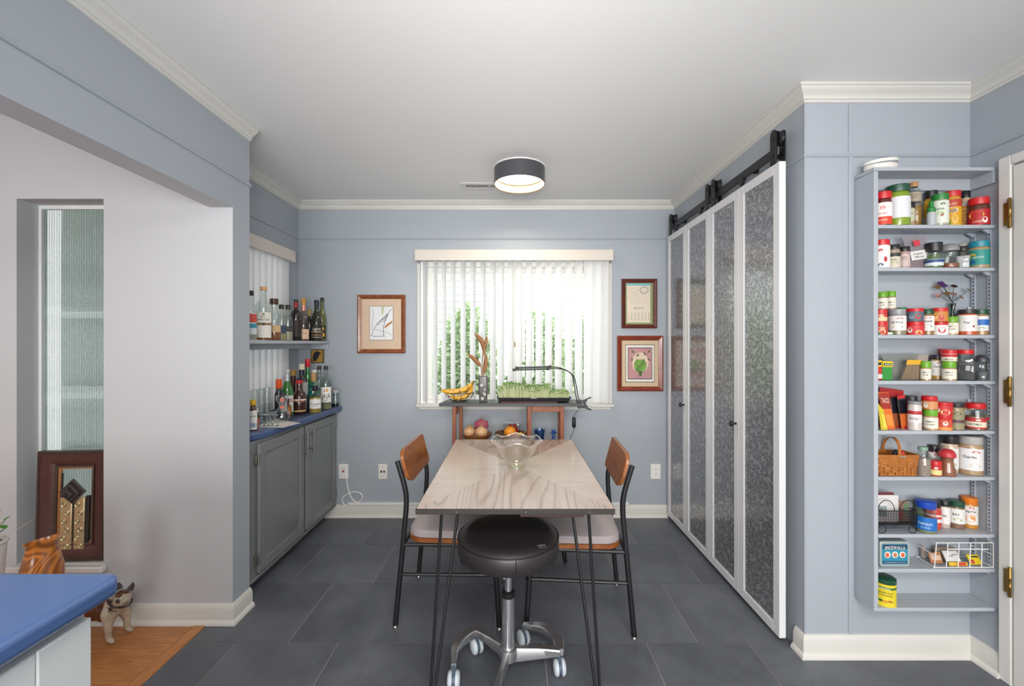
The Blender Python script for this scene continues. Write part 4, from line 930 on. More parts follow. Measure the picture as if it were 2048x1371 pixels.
cap_ = bd.math('GREATER_THAN', bd.math('ADD', sp.outputs[2], nn), 0.218)
dark = bd.math('MAXIMUM', saddle, cap_)
br_ = bd.mix(bd.n('TexNoise', {'Vector': tc, 'Scale': 30.0}).outputs[0], lin('2a1712'), lin('6b3418'))
wh = bd.mix(bd.n('TexNoise', {'Vector': tc, 'Scale': 26.0, 'Detail': 6.0, 'Distortion': 1.0}).outputs[0], lin('7d6344'), lin('d6cbb8'))
p = bd.n('BsdfPrincipled', {'Roughness': 0.28, 'Coat Weight': 0.4}); bd.t.links.new(bd.mix(dark, wh, br_), p.inputs['Base Color'])
dogm = bd.end(p)
dx, dy = -1.93, 1.93
DV = [(-0.02, 0, 0.125, 0.052), (0.07, 0, 0.135, 0.052), (0.115, 0, 0.15, 0.042), (0.145, -0.008, 0.175, 0.037), (0.17, -0.02, 0.202, 0.037), (0.177, -0.048, 0.2, 0.029), (0.18, -0.07, 0.185, 0.0215),
      (0.115, -0.035, 0.11, 0.026), (0.12, -0.04, 0.06, 0.014), (0.122, -0.04, 0.02, 0.0125), (0.137, -0.043, 0.011, 0.0115), (0.152, -0.045, 0.009, 0.009),
      (0.125, 0.03, 0.11, 0.026), (0.135, 0.035, 0.06, 0.014), (0.135, 0.035, 0.02, 0.0125), (0.15, 0.035, 0.011, 0.0115), (0.165, 0.034, 0.009, 0.009),
      (-0.1, 0, 0.13, 0.048), (-0.13, -0.035, 0.09, 0.028), (-0.135, -0.038, 0.05, 0.014), (-0.13, -0.038, 0.014, 0.012), (-0.105, -0.04, 0.010, 0.010),
      (-0.13, 0.035, 0.09, 0.028), (-0.135, 0.038, 0.05, 0.014), (-0.13, 0.038, 0.014, 0.012), (-0.105, 0.04, 0.010, 0.010), (-0.15, 0, 0.15, 0.018), (-0.175, 0, 0.18, 0.008)]
DE = [(0, 1), (1, 2), (2, 3), (3, 4), (4, 5), (5, 6), (2, 7), (7, 8), (8, 9), (9, 10), (10, 11), (2, 12), (12, 13), (13, 14), (14, 15), (15, 16), (0, 17), (17, 18), (18, 19), (19, 20), (20, 21), (17, 22), (22, 23), (23, 24), (24, 25), (17, 26), (26, 27)]
skin_obj('body', [(x+dx, y+dy, z)+tuple(r) for x, y, z, *r in DV], DE, dogm, dg_)
for s in (-1, 1):
    b = bm_new(); e0 = Vector((dx+0.172+s*0.024, dy-0.016, 0.229))
    tube(b, [e0, e0+Vector((s*0.006, 0.004, 0.016)), e0+Vector((s*0.009, 0.004, 0.03))], [0.013, 0.010, 0.002], 8); ob('ear', b, M('3a322c', 0.35, coat=0.4), dg_)
    b = bm_new(); ball(b, (dx+0.178+s*0.0175, dy-0.073, 0.211), 0.0075, u=10, v=7); ob('eye', b, M('221a14', 0.15, coat=0.6), dg_)
    ob('eye_rim', T([(dx+0.178+s*0.0175+0.0088*math.cos(a*pi/6), dy-0.0755, 0.211+0.0088*math.sin(a*pi/6)) for a in range(12)], 0.0015, 5, closed=True), M('5a4a3a', 0.4), dg_)
b = bm_new(); ball(b, (dx+0.18, dy-0.093, 0.190), 0.009, (1.1, 0.7, 0.8), 10, 7); ob('nose', b, M('2a221c', 0.25, coat=0.5), dg_)
ob('mouth_line', T(curve_pts([(dx+0.160, dy-0.086, 0.174), (dx+0.171, dy-0.092, 0.177), (dx+0.18, dy-0.0935, 0.181), (dx+0.189, dy-0.092, 0.177), (dx+0.20, dy-0.085, 0.174)], 3), 0.0014, 5), M('2a201a', 0.4), dg_)
ob('collar', T([(dx+0.138+0.042*math.cos(a*pi/10), dy-0.004+0.041*math.sin(a*pi/10), 0.172-0.022*math.cos(a*pi/10)) for a in range(20)], 0.0035, 6, closed=True), M('4a4440', 0.35, 0.4), dg_)

# ---- glass bowl with a ruffled rim on the table
bx, by, bz = 0.022, 2.03, 0.7505
gb = thing('ruffled_glass_bowl', 'clear glass bowl with ruffled rim on the dining table', 'bowl', (bx, by, bz))
b = bm_new(); seg = 96; rings = []
prof = [(0.0405, 0), (0.041, 0.004), (0.037, 0.012), (0.040, 0.018), (0.055, 0.034), (0.072, 0.055), (0.084, 0.078), (0.094, 0.1), (0.106, 0.117), (0.120, 0.130)]
inner = [(r-0.0035, z+0.002) for r, z in reversed(prof[4:])]+[(0.032, 0.017), (0.001, 0.0145)]
for i, (r, z) in enumerate(prof+inner):
    f_ = max(0.0, (z-0.07)/0.06)**1.5
    rings.append([b.verts.new((bx+r*(1+0.022*f_*math.cos(6*a*2*pi/seg))*math.cos(a*2*pi/seg), by+r*(1+0.022*f_*math.cos(6*a*2*pi/seg))*math.sin(a*2*pi/seg), bz+z-0.008*f_*math.cos(6*a*2*pi/seg))) for a in range(seg)])
for a, c_ in zip(rings, rings[1:]):
    for i in range(seg): j = (i+1) % seg; b.faces.new((a[i], a[j], c_[j], c_[i]))
b.faces.new(list(reversed(rings[0]))); b.faces.new(rings[-1])
ob('bowl', b, G('fdfdfa', 1.9), gb, smooth=60)
b = bm_new(); pts = []
for a in range(seg): k = a*2*pi/seg; r = 0.1185*(1+0.022*math.cos(6*k)); pts.append((bx+r*math.cos(k), by+r*math.sin(k), bz+0.131-0.008*math.cos(6*k)))
ob('rim', T(pts, 0.0026, 8, closed=True), G('f6f8f4', 8.0), gb)

# ---- bottles
def bottle(name, label, x, y, z0, h, r, shape='wine', glass='f2f6f4', solid=False, liquid=None, level=0.5, cap='1a1a1c', capf=0.1, lab=None, labz=(0.15, 0.5), bands=(), txt=(), capm=None, neck=None, shelf_group='liquor bottles', foil=None, decor=()):
    t = thing(name, label, 'bottle', (x, y, z0), shelf_group); c = (x, y, z0)
    nr = neck or r*0.36
    S = {'wine': [(0.9, 0), (1, 0.012), (1, 0.60), (0.96, 0.645), (0.8, 0.69), (0.52, 0.735), (0, 0.79), (0, 1)],
         'burgundy': [(0.92, 0), (1, 0.012), (1, 0.40), (0.93, 0.49), (0.75, 0.59), (0.45, 0.69), (0, 0.78), (0, 1)],
         'spirit': [(0.92, 0), (1, 0.012), (1, 0.58), (0.95, 0.64), (0.75, 0.70), (0.35, 0.745), (0, 0.78), (0, 1)],
         'squat': [(0.9, 0), (1, 0.015), (1, 0.52), (0.96, 0.60), (0.8, 0.67), (0.4, 0.72), (0, 0.76), (0, 1)],
         'round': [(0.7, 0), (0.9, 0.02), (1, 0.16), (1.0, 0.42), (0.88, 0.55), (0.6, 0.64), (0.2, 0.70), (0, 0.75), (0, 1)],
         'bell': [(0.98, 0), (1, 0.015), (0.98, 0.25), (0.86, 0.42), (0.6, 0.56), (0.28, 0.66), (0.05, 0.73), (0, 0.78), (0, 1)],
         'jar': [(0.92, 0), (1, 0.015), (1, 0.8), (0.95, 0.86), (0.9, 1.0)]}[shape]
    if shape == 'jar': prof = [(r*f_, h*q_*(1-capf)) for f_, q_ in S]
    else: prof = [(nr+(r-nr)*f_, h*q_*(1-capf*0.4)) for f_, q_ in S]
    ob('bottle_body', L(prof, c, 28), M(glass, 0.12, coat=0.5, var=(10, 0.1)) if solid else G(glass, 1.25), t, smooth=50)
    if liquid and not solid:
        lp_ = []
        for f_, q_ in S:
            if q_ <= level: lp_.append(((nr+(r-nr)*f_ if shape != 'jar' else r*f_)*0.93, max(q_, 0.012)*h*(1-capf*0.4)))
        rl = lp_[-1][0]; lp_.append((rl, level*h*(1-capf*0.4)))
        if len(lp_) > 2 or level > 0.05: ob('liquid', L(lp_, c, 24), LIQ(liquid, 0.38), t, smooth=50)
    a0 = math.atan2(-y, -x); top = h
    cr = (nr*1.12 if shape != 'jar' else r*1.02)
    ob('cap', L([(cr*0.98, h*(1-capf)), (cr, h*(1-capf)+0.001), (cr, h-0.002), (cr*0.9, h)], c, 22), capm or M(cap, 0.35), t)
    if foil: ob('neck_foil', L([(nr*1.04, h*foil[0]), (nr*1.05, h*foil[1])], c, 22), M(foil[2], 0.3, 0.3), t)
    def rad(f_):
        for (r0, z0_), (r1, z1_) in zip(prof, prof[1:]):
            if z0_ <= f_*h <= z1_: return r0+(r1-r0)*(f_*h-z0_)/max(1e-6, z1_-z0_)
        return prof[-1][0]
    lb = None
    if lab:
        zl0, zl1 = labz[0]*h, labz[1]*h; rr = max(rad(labz[0]), rad(labz[1]))+0.0006
        lb = ob('label', cylpatch(bm_new(), cylmap(x, y, z0, rr, a0), -rr*1.05, rr*1.05, zl0, zl1, 12), M(lab, 0.6), t, smooth=60)
        for i, (f0, f1, hx) in enumerate(bands):
            ob('label_band', cylpatch(bm_new(), cylmap(x, y, z0, rr+0.0003, a0), -rr*1.05, rr*1.05, zl0+(zl1-zl0)*f0, zl0+(zl1-zl0)*f1, 12), M(hx, 0.6), lb, smooth=60)
        for u, v, w_, h_, hx in decor:
            ob('label_emblem', ellipse(bm_new(), cylmap(x, y, z0, rr+0.0005, a0), u*rr, zl0+(zl1-zl0)*v, w_*rr, h_*(zl1-zl0)), M(hx, 0.6), lb)
        for s, v, cap_h, wf, hx in txt:
            ob('lettering', text(bm_new(), s, cap_h*(zl1-zl0), cylmap(x, y, z0, rr+0.0007, a0), width=wf*rr*2, cy=zl0+(zl1-zl0)*v), M(hx, 0.6), lb, smooth=0)
    return t
SZ = 1.3623; g1 = 'liquor bottles on the wall shelf'
def sb(label, px, X, ytop, rpx, **k):
    cand = []
    for d in sorted([i*0.008 for i in range(-6, 10)], key=abs):
        X2 = X-d; Y = abs(X2)*F/abs(px-CX); r = rpx/F*Y
        if XN+0.09+r < X2 < -1.414-r and Y < YB-0.005-r: cand.append((X2, Y, r))
    X, Y, r = place('wall shelf', SZ, 0.2, cand); bottle('liquor_bottle', label, X, Y, SZ, PZ(ytop, Y)-SZ, r, shelf_group=g1, **k)
sb('clear bottle with black stopper at the column end of the liquor shelf', 503, -1.53, 581, 10, shape='spirit', liquid='c9c2b4', level=0.2, cap='2a2520', lab='d9e4e6', labz=(0.12, 0.55), bands=((0.55, 0.95, 'd8584a'), (0.3, 0.5, '3f9fb4')))
sb('tall bottle with pale cork and cream label on the liquor shelf', 527, -1.47, 573, 15, shape='spirit', liquid='a85a24', level=0.36, cap='d8a878', capf=0.07, lab='e6e2da', labz=(0.05, 0.52), bands=((0.49, 0.58, '8a6a4a'),), txt=(('W.L.', 0.82, 0.07, 0.35, '6a5a50'), ('WELLER', 0.71, 0.07, 0.75, '6a5a50')), decor=((0, 0.92, 0.16, 0.04, '8a7a66'), (0, 0.535, 0.2, 0.06, '4a3a2a')), neck=0.017)
sb('amber whiskey bottle with dark wooden stopper on the liquor shelf', 548, -1.52, 597, 13, shape='round', liquid='b0602a', level=0.34, cap='4a2a1e', capf=0.14, lab='d0b080', labz=(0.2, 0.36), neck=0.022)
sb('small clear liqueur bottle with black cap, left of its twin on the liquor shelf', 563, -1.52, 609, 8.5, shape='squat', liquid='c9b880', level=0.25, cap='221e1c', capf=0.12, lab='3a4a60', labz=(0.2, 0.42), neck=0.014)
sb('small clear liqueur bottle with pale yellow liquid beside the dark wine bottle', 576, -1.5, 609.5, 8.5, shape='squat', liquid='c4bfa4', level=0.3, cap='2a2622', capf=0.13, lab='3a3a40', labz=(0.25, 0.4), neck=0.014)
sb('dark wine bottle with red and black neck foil on the liquor shelf', 592, -1.53, 599, 10.5, shape='wine', glass='1d1416', solid=True, cap='1c1214', capf=0.06, foil=(0.80, 0.95, '8a1f26'), lab='2a1a1c', labz=(0.1, 0.5))
sb('rose bottle with gold foil top and pale label on the liquor shelf', 607, -1.46, 596, 14.5, shape='bell', glass='e8dcd6', liquid='b0303a', level=0.22, cap='b98a3a', capf=0.17, foil=(0.70, 0.84, 'c98a84'), lab='d8b89a', labz=(0.04, 0.27), txt=(('ROSE', 0.6, 0.16, 0.5, '8a5a4a'),))
sb('small dark bottle with gold neck foil behind the rose bottle', 619, -1.535, 617, 6.5, shape='wine', glass='22181a', solid=True, cap='b09038', capf=0.23)
sb('dark green wine bottle with black scripted label on the liquor shelf', 633, -1.46, 600, 10.8, shape='burgundy', glass='262a1c', solid=True, cap='1c2030', capf=0.12, lab='1c1a18', labz=(0.04, 0.38), bands=((0.5, 0.56, 'c4b090'), (0.28, 0.33, 'b08a50'), (0.12, 0.17, 'a89a80')), txt=(('Lagoon', 0.76, 0.22, 0.75, 'd8cfc0'),))
sb('green wine bottle with black cap and yellow flower label, rightmost on the shelf', 644, -1.4515, 595, 7.8, shape='burgundy', glass='59602a', solid=True, cap='1e1c1c', capf=0.1, lab='2a2c22', labz=(0.05, 0.36), decor=((0.2, 0.75, 0.3, 0.13, 'd8a030'), (0.3, 0.3, 0.35, 0.15, 'e0a428')))
CZ = 0.8633; g2 = 'bottles on the bar counter'
def cb(label, px, Y, ytop, rpx, **k):
    k.setdefault('shape', 'spirit'); cand = []
    for d in sorted([i*0.012 for i in range(-20, 32)], key=abs):
        Y2 = Y+d; r = rpx/F*Y2
        if 2.2 < Y2 < YB-0.004-r and PX(px, Y2)-r > XN+0.085 and PX(px, Y2)+r < -1.364+(Y2-2.283)*0.051: cand.append((PX(px, Y2), Y2, r))
    X, Y, r = place('counter', CZ, 0.1, cand or [(PX(px, Y), Y, rpx/F*Y)])
    bottle(k.pop('name', 'liquor_bottle'), label, X, Y, CZ, PZ(ytop, Y)-CZ, r, shelf_group=k.pop('shelf_group', g2), **k)
cb('clear glass jar with silver lid and dark bottom by the back wall', 671, 3.19, 779, 7.5, name='glass_jar', shape='jar', cap='b4b4b2', capf=0.17, liquid='2a2a28', level=0.2)
cb('clear bottle with black cap and white label with orange flower, by the counter end', 652, 3.09, 731.5, 10.5, glass='e2e8e4', liquid='b4b48a', level=0.16, cap='1e2026', capf=0.085, lab='e8e6e2', labz=(0.17, 0.52), txt=(('JAJA', 0.42, 0.3, 0.75, '1c1a1a'), ('TEQUILA', 0.12, 0.08, 0.5, '5a5a5a')), decor=((0.15, 0.8, 0.2, 0.12, 'e0a040'), (-0.25, 0.75, 0.1, 0.07, '8a5a3a')), neck=0.0135)
cb('clear bottle with black cap behind the flower label bottle', 638.5, 3.2, 731.5, 6.5, cap='1e2026', capf=0.09, neck=0.012, liquid='d0d4cc', level=0.4)
cb('small clear bottle of pale yellow spirit with black stopper and white label', 630.5, 2.94, 771, 11.5, shape='squat', glass='ece8d8', liquid='cdbb6a', level=0.62, cap='1e1e26', capf=0.17, lab='dddcd8', labz=(0.17, 0.52), txt=(('Rosaluna', 0.5, 0.2, 0.7, '3a3a3c'), ('MEZCAL', 0.25, 0.09, 0.4, '6a6a6a')), neck=0.016)
cb('turquoise glass gin bottle with wooden stopper on the bar counter', 627, 3.04, 746, 12.5, shape='squat', glass='b4e4ec', liquid='35b3a4', level=0.55, cap='b98a55', capf=0.22, neck=0.016)
cb('green bottle with white and black dotted cap behind the turquoise bottle', 628, 3.19, 739, 6.5, glass='a8c8aa', liquid='5a8a5a', level=0.4, cap='dedad4', capf=0.08, neck=0.017, decor=(), lab='c8c09a', labz=(0.5, 0.7))
cb('tall green bottle with red foil cap, tallest on the bar counter', 615.5, 3.14, 717.5, 9, shape='burgundy', glass='1f6a34', solid=True, cap='c4202c', capf=0.16, lab='cfc49a', labz=(0.2, 0.42), neck=0.0155)
cb('black bottle with cream cap and silver grey label on the bar counter', 603.5, 3.03, 727, 12.5, shape='squat', glass='1e2228', solid=True, cap='cfc6a8', capf=0.12, lab='9a9a98', labz=(0.36, 0.62), foil=(0.77, 0.86, '1c1e2a'), neck=0.0165)
cb('dark brown square shouldered liqueur bottle with red cap and cream label', 598.5, 2.88, 760, 14, shape='round', glass='3a1c18', solid=True, cap='c01f2c', capf=0.085, lab='d8b878', labz=(0.1, 0.46), bands=((0.75, 1.0, 'ead8c8'),), txt=(('DRAMBUIE', 0.87, 0.15, 0.9, '8a2a22'),), neck=0.02)
cb('slim bottle with red cap and white neck label behind the brown liqueur bottle', 589, 3.05, 768, 5, glass='d8dcd8', cap='b0242a', capf=0.1, foil=(0.72, 0.86, 'd8d4d0'), neck=0.012)
cb('bottle with gold brown wrapped neck behind the green aperitif bottle', 586.5, 3.0, 739, 7.5, shape='wine', glass='3a2a1e', solid=True, cap='a5803c', capf=0.14, foil=(0.6, 0.84, '4a2a20'), neck=0.0165)
cb('green aperitif bottle with silver neck and white red lettered label', 574.5, 2.87, 738, 12, shape='burgundy', glass='2f6a2a', solid=True, cap='b4b8ba', capf=0.08, foil=(0.72, 0.91, 'b4b8bc'), lab='d6d2cc', labz=(0.1, 0.45), bands=((0.55, 0.85, 'c9c2c0'),), txt=(('PERNOD', 0.7, 0.2, 0.85, 'b0302a'),), neck=0.013)
cb('dark bottle with bright orange cap among the glasses on the bar counter', 557.5, 2.82, 758, 7.5, shape='wine', glass='1c1f2a', solid=True, cap='e2551e', capf=0.23, neck=0.016)
cb('squat brown bottle with amber label beside the dark liqueur bottle', 575.5, 2.76, 797, 7, shape='squat', glass='5a2c16', solid=True, cap='1c1c1e', capf=0.15, lab='a86a2a', labz=(0.2, 0.6))
cb('black bottle with grey diamond label behind the round glass decanter', 566, 2.73, 784, 8, shape='squat', glass='1b1d22', solid=True, cap='2a2a2c', capf=0.12, lab='a8aaac', labz=(0.3, 0.7))
cb('white labelled bitters bottle with yellow cap beside the column', 506, 2.335, 799, 8, name='bitters_bottle', shape='spirit', glass='4a2a1a', solid=True, cap='e0ae1e', capf=0.17, lab='e6e4e2', labz=(0.04, 0.66), bands=((0.12, 0.35, 'b9c4d4'),), decor=((0.1, 0.25, 0.3, 0.12, '5a7aa0'),), txt=(('BITTERS', 0.7, 0.08, 0.6, '4a4a50'),), neck=0.0125)
cb('small bottle with orange label behind the yellow capped bitters', 513, 2.44, 817, 5, name='bitters_bottle', shape='spirit', glass='d8d0cc', cap='d8d4d0', capf=0.2, lab='d0643a', labz=(0.05, 0.5), neck=0.01)

# ---- glassware
g3, gm_, gg = 'tumblers on the bar counter', G('fafcfb', 1.9), 'upturned cordial glasses on the placemat'
def tumbler(label, x, y, z, r, h):
    t = thing('tumbler', label, 'glass', (x, y, z), g3); b = bm_new()
    lathe(b, [(r*0.86, 0), (r*0.88, 0.004), (r, h), (r-0.0022, h), (r*0.84, 0.014), (0.001, 0.012)], (x, y, z), 24); ob('glass', b, gm_, t, smooth=50)
    ob('rim', T([(x+(r-0.001)*math.cos(a*pi/12), y+(r-0.001)*math.sin(a*pi/12), z+h) for a in range(24)], 0.0013, 5, closed=True), G('e4ebe8', 4.0), t)
for i, (px, Y, yt) in enumerate(((507, 2.50, 783), (520, 2.55, 780), (532, 2.63, 778), (543, 2.70, 775.5))):
    x = PX(px, Y); r = 6.6/F*Y; h_ = PZ(yt, Y)-CZ
    nm = ('first', 'second', 'third', 'fourth')[i]
    tumbler(f'clear straight tumbler, {nm} from the column in the row of lower tumblers', x-0.03, Y, CZ, r, h_*0.5)
    tumbler(f'clear straight tumbler, {nm} from the column in the row stacked on top', x-0.03, Y, CZ+h_*0.5+0.001, r, h_*0.5)
pm = tag(ob('placemat', (lambda b: prism(b, [(PX(515, 2.44), 2.43), (PX(566, 2.41), 2.41), (PX(596, 2.52), 2.545), (PX(553, 2.66), 2.66)], CZ, CZ+0.002))(bm_new()), M('e2dcd6', 0.8, bump=(400, 0.2))), 'small white placemat with red border under the upturned glasses', 'placemat')
b = bm_new()
P0, P1, P2_ = Vector((PX(517, 2.45), 2.45)), Vector((PX(565, 2.425), 2.425)), Vector((PX(593, 2.54), 2.548))
for a, c_ in ((P0, P1), (P1, P2_)):
    d = (c_-a).normalized(); n_ = Vector((-d.y, d.x))*0.006+0*d
    stroke(b, lambda u, v: Vector((u, v, CZ+0.0024)), [a+n_, c_+n_], 0.004)
for k in range(5): q_ = P0.lerp(P1, k/4); ellipse(b, lambda u, v: Vector((u, v, CZ+0.0026)), q_.x, q_.y+0.004, 0.005, 0.004, 8)
o = ob('red_border', b, M('a03038', 0.8), pm, smooth=0, local=True)
k = 0
for px, Y in ((524, 2.47), (533, 2.46), (541, 2.47), (550, 2.455), (538, 2.53), (547, 2.545)):
    x = PX(px, Y); k += 1
    t = thing('cordial_glass', 'small clear upturned cordial glass on the white placemat, '+('end one by the bitters', 'second of the front row', 'third of the front row', 'front one nearest the decanter', 'back row towards the bitters', 'back row towards the decanter')[k-1], 'glass', (x, Y, CZ+0.0025), gg)
    b = bm_new(); lathe(b, [(0.022, 0), (0.020, 0.012), (0.011, 0.03), (0.004, 0.036), (0.003, 0.052), (0.016, 0.061), (0.017, 0.063), (0.016, 0.064), (0.001, 0.062)], (x, Y, CZ+0.0025), 20); ob('glass', b, gm_, t, smooth=50)
    ob('foot_ring', T([(x+0.0165*math.cos(a*pi/10), Y+0.0165*math.sin(a*pi/10), CZ+0.0655) for a in range(20)], 0.0012, 5, closed=True), G('e4ebe8', 4.0), t)
Y = 2.60; x = PX(564, Y)
t = thing('glass_decanter', 'round clear glass decanter with coral round seals among the glasses', 'decanter', (x, Y, CZ))
h_ = PZ(790, Y)-CZ
ob('glass', L([(0.03, 0), (0.044, 0.008), (0.047, h_*0.2), (0.036, h_*0.42), (0.02, h_*0.55), (0.018, h_*0.65), (0.032, h_*0.8), (0.035, h_*0.93), (0.028, h_)], (x, Y, CZ), 28), G('eef2f2', 2.2), t, smooth=60)
a0 = math.atan2(-Y, -x)
for zf, r_ in ((0.85, 0.0355), (0.56, 0.022)):
    ob('coral_seal', ellipse(bm_new(), cylmap(x, Y, CZ+h_*zf, r_+0.001, a0), 0, 0, 0.014, 0.012, 14), M('d06a58', 0.5), t)

# ---- on the console
gz = 0.9283
# banana bowl
bx, by = PX(919, 3.03), 3.03
t = thing('wire_fruit_bowl', 'small black wire bowl holding bananas on the window console', 'bowl', (bx, by, gz)); wr = M('26262a', 0.4, 0.5)
b = bm_new()
ob('rim', T([(bx+0.105*math.cos(a*pi/16), by+0.075*math.sin(a*pi/16), gz+0.062) for a in range(32)], 0.0025, 6, closed=True), wr, t)
ob('base_ring', T([(bx+0.045*math.cos(a*pi/12), by+0.035*math.sin(a*pi/12), gz+0.003) for a in range(24)], 0.0025, 6, closed=True), wr, t)
for k in range(12):
    a = k*pi/6+0.2; ob('wire', T(curve_pts([(bx+0.045*math.cos(a), by+0.035*math.sin(a), gz+0.003), (bx+0.082*math.cos(a), by+0.06*math.sin(a), gz+0.022), (bx+0.105*math.cos(a), by+0.075*math.sin(a), gz+0.062)], 4), 0.0018, 5), wr, t)
ban = N('banana_skin'); tc = ban.n('TexCoord').outputs['Object']; nz = ban.n('TexNoise', {'Vector': tc, 'Scale': 45.0, 'Detail': 4.0}).outputs[0]
sp_ = ban.n('MapRange', {'Value': nz, 'From Min': 0.56, 'From Max': 0.66}).outputs[0]
p = ban.n('BsdfPrincipled', {'Roughness': 0.45}); ban.t.links.new(ban.mix(sp_, lin('e2a92c'), lin('8a5a1e')), p.inputs['Base Color']); banm = ban.end(p)
def banana(label, ctrl, r):
    t = thing('banana', label, 'banana', ctrl[0], 'bananas in the wire bowl'); pts = curve_pts(ctrl, 6); n = len(pts)
    ob('skin', T(pts, [r*min(1, 0.35+3.2*min(i, n-1-i)/n) for i in range(n)], 7), banm, t, smooth=30)
    e = Vector(ctrl[-1]); d = (e-Vector(ctrl[-2])).normalized(); ob('stem', T([e-d*0.004, e+d*0.022], [r*0.4, r*0.32], 6), M('8a7a3a', 0.6), t)
    s_ = Vector(ctrl[0]); ob('tip', T([s_, s_-(Vector(ctrl[1])-s_).normalized()*0.008], [r*0.3, r*0.12], 6), M('3a2a1a', 0.7), t)
banana('speckled banana curving over the front rim of the wire bowl', [(bx-0.125, by-0.05, gz+0.088), (bx-0.07, by-0.052, gz+0.074), (bx, by-0.045, gz+0.078), (bx+0.06, by-0.03, gz+0.098), (bx+0.088, by-0.015, gz+0.13)], 0.0185)
banana('banana lying low at the bottom of the wire bowl', [(bx-0.07, by+0.0, gz+0.036), (bx-0.02, by-0.008, gz+0.026), (bx+0.035, by-0.004, gz+0.034), (bx+0.075, by+0.0, gz+0.066), (bx+0.092, by+0.006, gz+0.115)], 0.0175)
banana('banana at the back of the wire bowl', [(bx-0.09, by+0.046, gz+0.078), (bx-0.04, by+0.05, gz+0.068), (bx+0.03, by+0.046, gz+0.072), (bx+0.07, by+0.038, gz+0.096), (bx+0.094, by+0.03, gz+0.126)], 0.017)
# vase with dried pods
vx, vy = PX(966.5, 3.02), 3.02; vh = PZ(752, vy)-gz
t = thing('pod_vase', 'narrow grey flower painted vase with dried brown pods on the window console', 'vase', (vx, vy, gz))
b = bm_new(); rg = []
for z, w in ((0, 0.026), (0.004, 0.0275), (vh*0.55, 0.033), (vh*0.9, 0.034), (vh, 0.031), (vh, 0.027), (vh*0.6, 0.026)):
    rg.append([b.verts.new((vx+px_, vy+py_, gz+z)) for px_, py_ in rrect(w*2, w*1.7, w*0.35, 3)])
for a, c_ in zip(rg, rg[1:]):
    m = len(a)
    for i in range(m): j = (i+1) % m; b.faces.new((a[i], a[j], c_[j], c_[i]))
b.faces.new(list(reversed(rg[0]))); b.faces.new(rg[-1])
vbody = ob('vase_body', b, M('5c5a58', 0.4, var=(25, 0.3), coat=0.2), t, smooth=40)
b = bm_new(); fmv = lambda u, v: Vector((vx+u, vy-0.0292, gz+v))
for u, v, s in ((-0.01, vh*0.66, 1.0), (0.012, vh*0.3, 0.9), (-0.004, vh*0.14, 1.1), (0.014, vh*0.48, 0.6), (0.004, vh*0.36, 0.5)):
    for k in range(6): leafshape(b, fmv, u, v, 0.0125*s, 0.003*s, k*pi/3, 4)
ob('painted_flowers', b, M('d0d0cc', 0.5), vbody, smooth=0)
podm = wood('a5703c', '6a4020', (10, 10, 3), 0.5, 8.0)
def pod(ctrl, w):
    pts = curve_pts(ctrl, 6); n = len(pts); b = bm_new(); rg = []
    for i, p_ in enumerate(pts):
        d = (pts[min(i+1, n-1)]-pts[max(i-1, 0)]).normalized(); s = Vector((d.z, 0, -d.x)).normalized() if abs(d.y) < 0.95 else Vector((1, 0, 0)); q_ = d.cross(s)
        k = w*max(0.08, math.sin(pi*min(0.97, max(0.03, i/(n-1))))**0.7)
        rg.append([b.verts.new(p_+s*k*math.cos(a*pi/4)+q_*k*0.45*math.sin(a*pi/4)) for a in range(8)])
    for a, c_ in zip(rg, rg[1:]):
        for i in range(8): j = (i+1) % 8; b.faces.new((a[i], a[j], c_[j], c_[i]))
    b.faces.new(rg[0]); b.faces.new(list(reversed(rg[-1]))); return ob('dried_pod', b, podm, t, smooth=50)
Q = lambda px, py: P(px, py, 3.02)
q8 = lambda cx, cy: Q(860+cx/4.57, 660+cy/4.57)
pod([q8(465, 335), q8(440, 300), q8(395, 255), q8(340, 212)], 0.016); pod([q8(492, 235), q8(495, 170), q8(510, 110), q8(518, 55)], 0.014); pod([q8(485, 190), q8(478, 120), q8(450, 70), q8(405, 28)], 0.0165); pod([q8(490, 405), q8(500, 350), q8(510, 290), q8(507, 210)], 0.016)
ob('pod_stem', T(curve_pts([Vector((vx, vy, gz+vh*0.6)), q8(478, 400), q8(476, 300), q8(485, 200)], 5), 0.0028, 6), podm, t)
ob('pod_stem', T(curve_pts([Vector((vx, vy, gz+vh*0.6)), q8(470, 390), q8(466, 330)], 5), 0.0024, 6), podm, t); ob('pod_stem', T(curve_pts([Vector((vx+0.006, vy, gz+vh*0.6)), q8(488, 402)], 4), 0.0024, 6), podm, t)
ob('pod_stem', T(curve_pts([q8(490, 120), q8(480, 60), q8(460, 30)], 4), 0.0014, 5), M('5a5048', 0.6), t)
# tray of microgreens
t = thing('microgreen_tray', 'black seed tray of dense green sprouts on the window console', 'planter tray', (0.156, 3.02, gz))
tx0, tx1, ty0, ty1 = -0.1, 0.408, 2.955, 3.122
ob('base_board', B(tx0+0.02, tx1-0.09, ty0+0.005, ty1-0.005, gz, gz+0.006), M('6a3a34', 0.5), t, bevel=0.001)
b = bm_new(); rg = []
for z, g_ in ((0.007, -0.008), (0.028, 0.0), (0.031, 0.008), (0.036, 0.008), (0.036, 0.002), (0.026, -0.004)):
    rg.append([b.verts.new((x, y, gz+z)) for x, y in ((tx0-g_, ty0-g_), (tx1+g_, ty0-g_), (tx1+g_, ty1+g_), (tx0-g_, ty1+g_))])
for a, c_ in zip(rg, rg[1:]):
    for i in range(4): j = (i+1) % 4; b.faces.new((a[i], a[j], c_[j], c_[i]))
b.faces.new(list(reversed(rg[0]))); b.faces.new(rg[-1])
trm = ob('tray', b, M('28282c', 0.5), t, bevel=0.001)
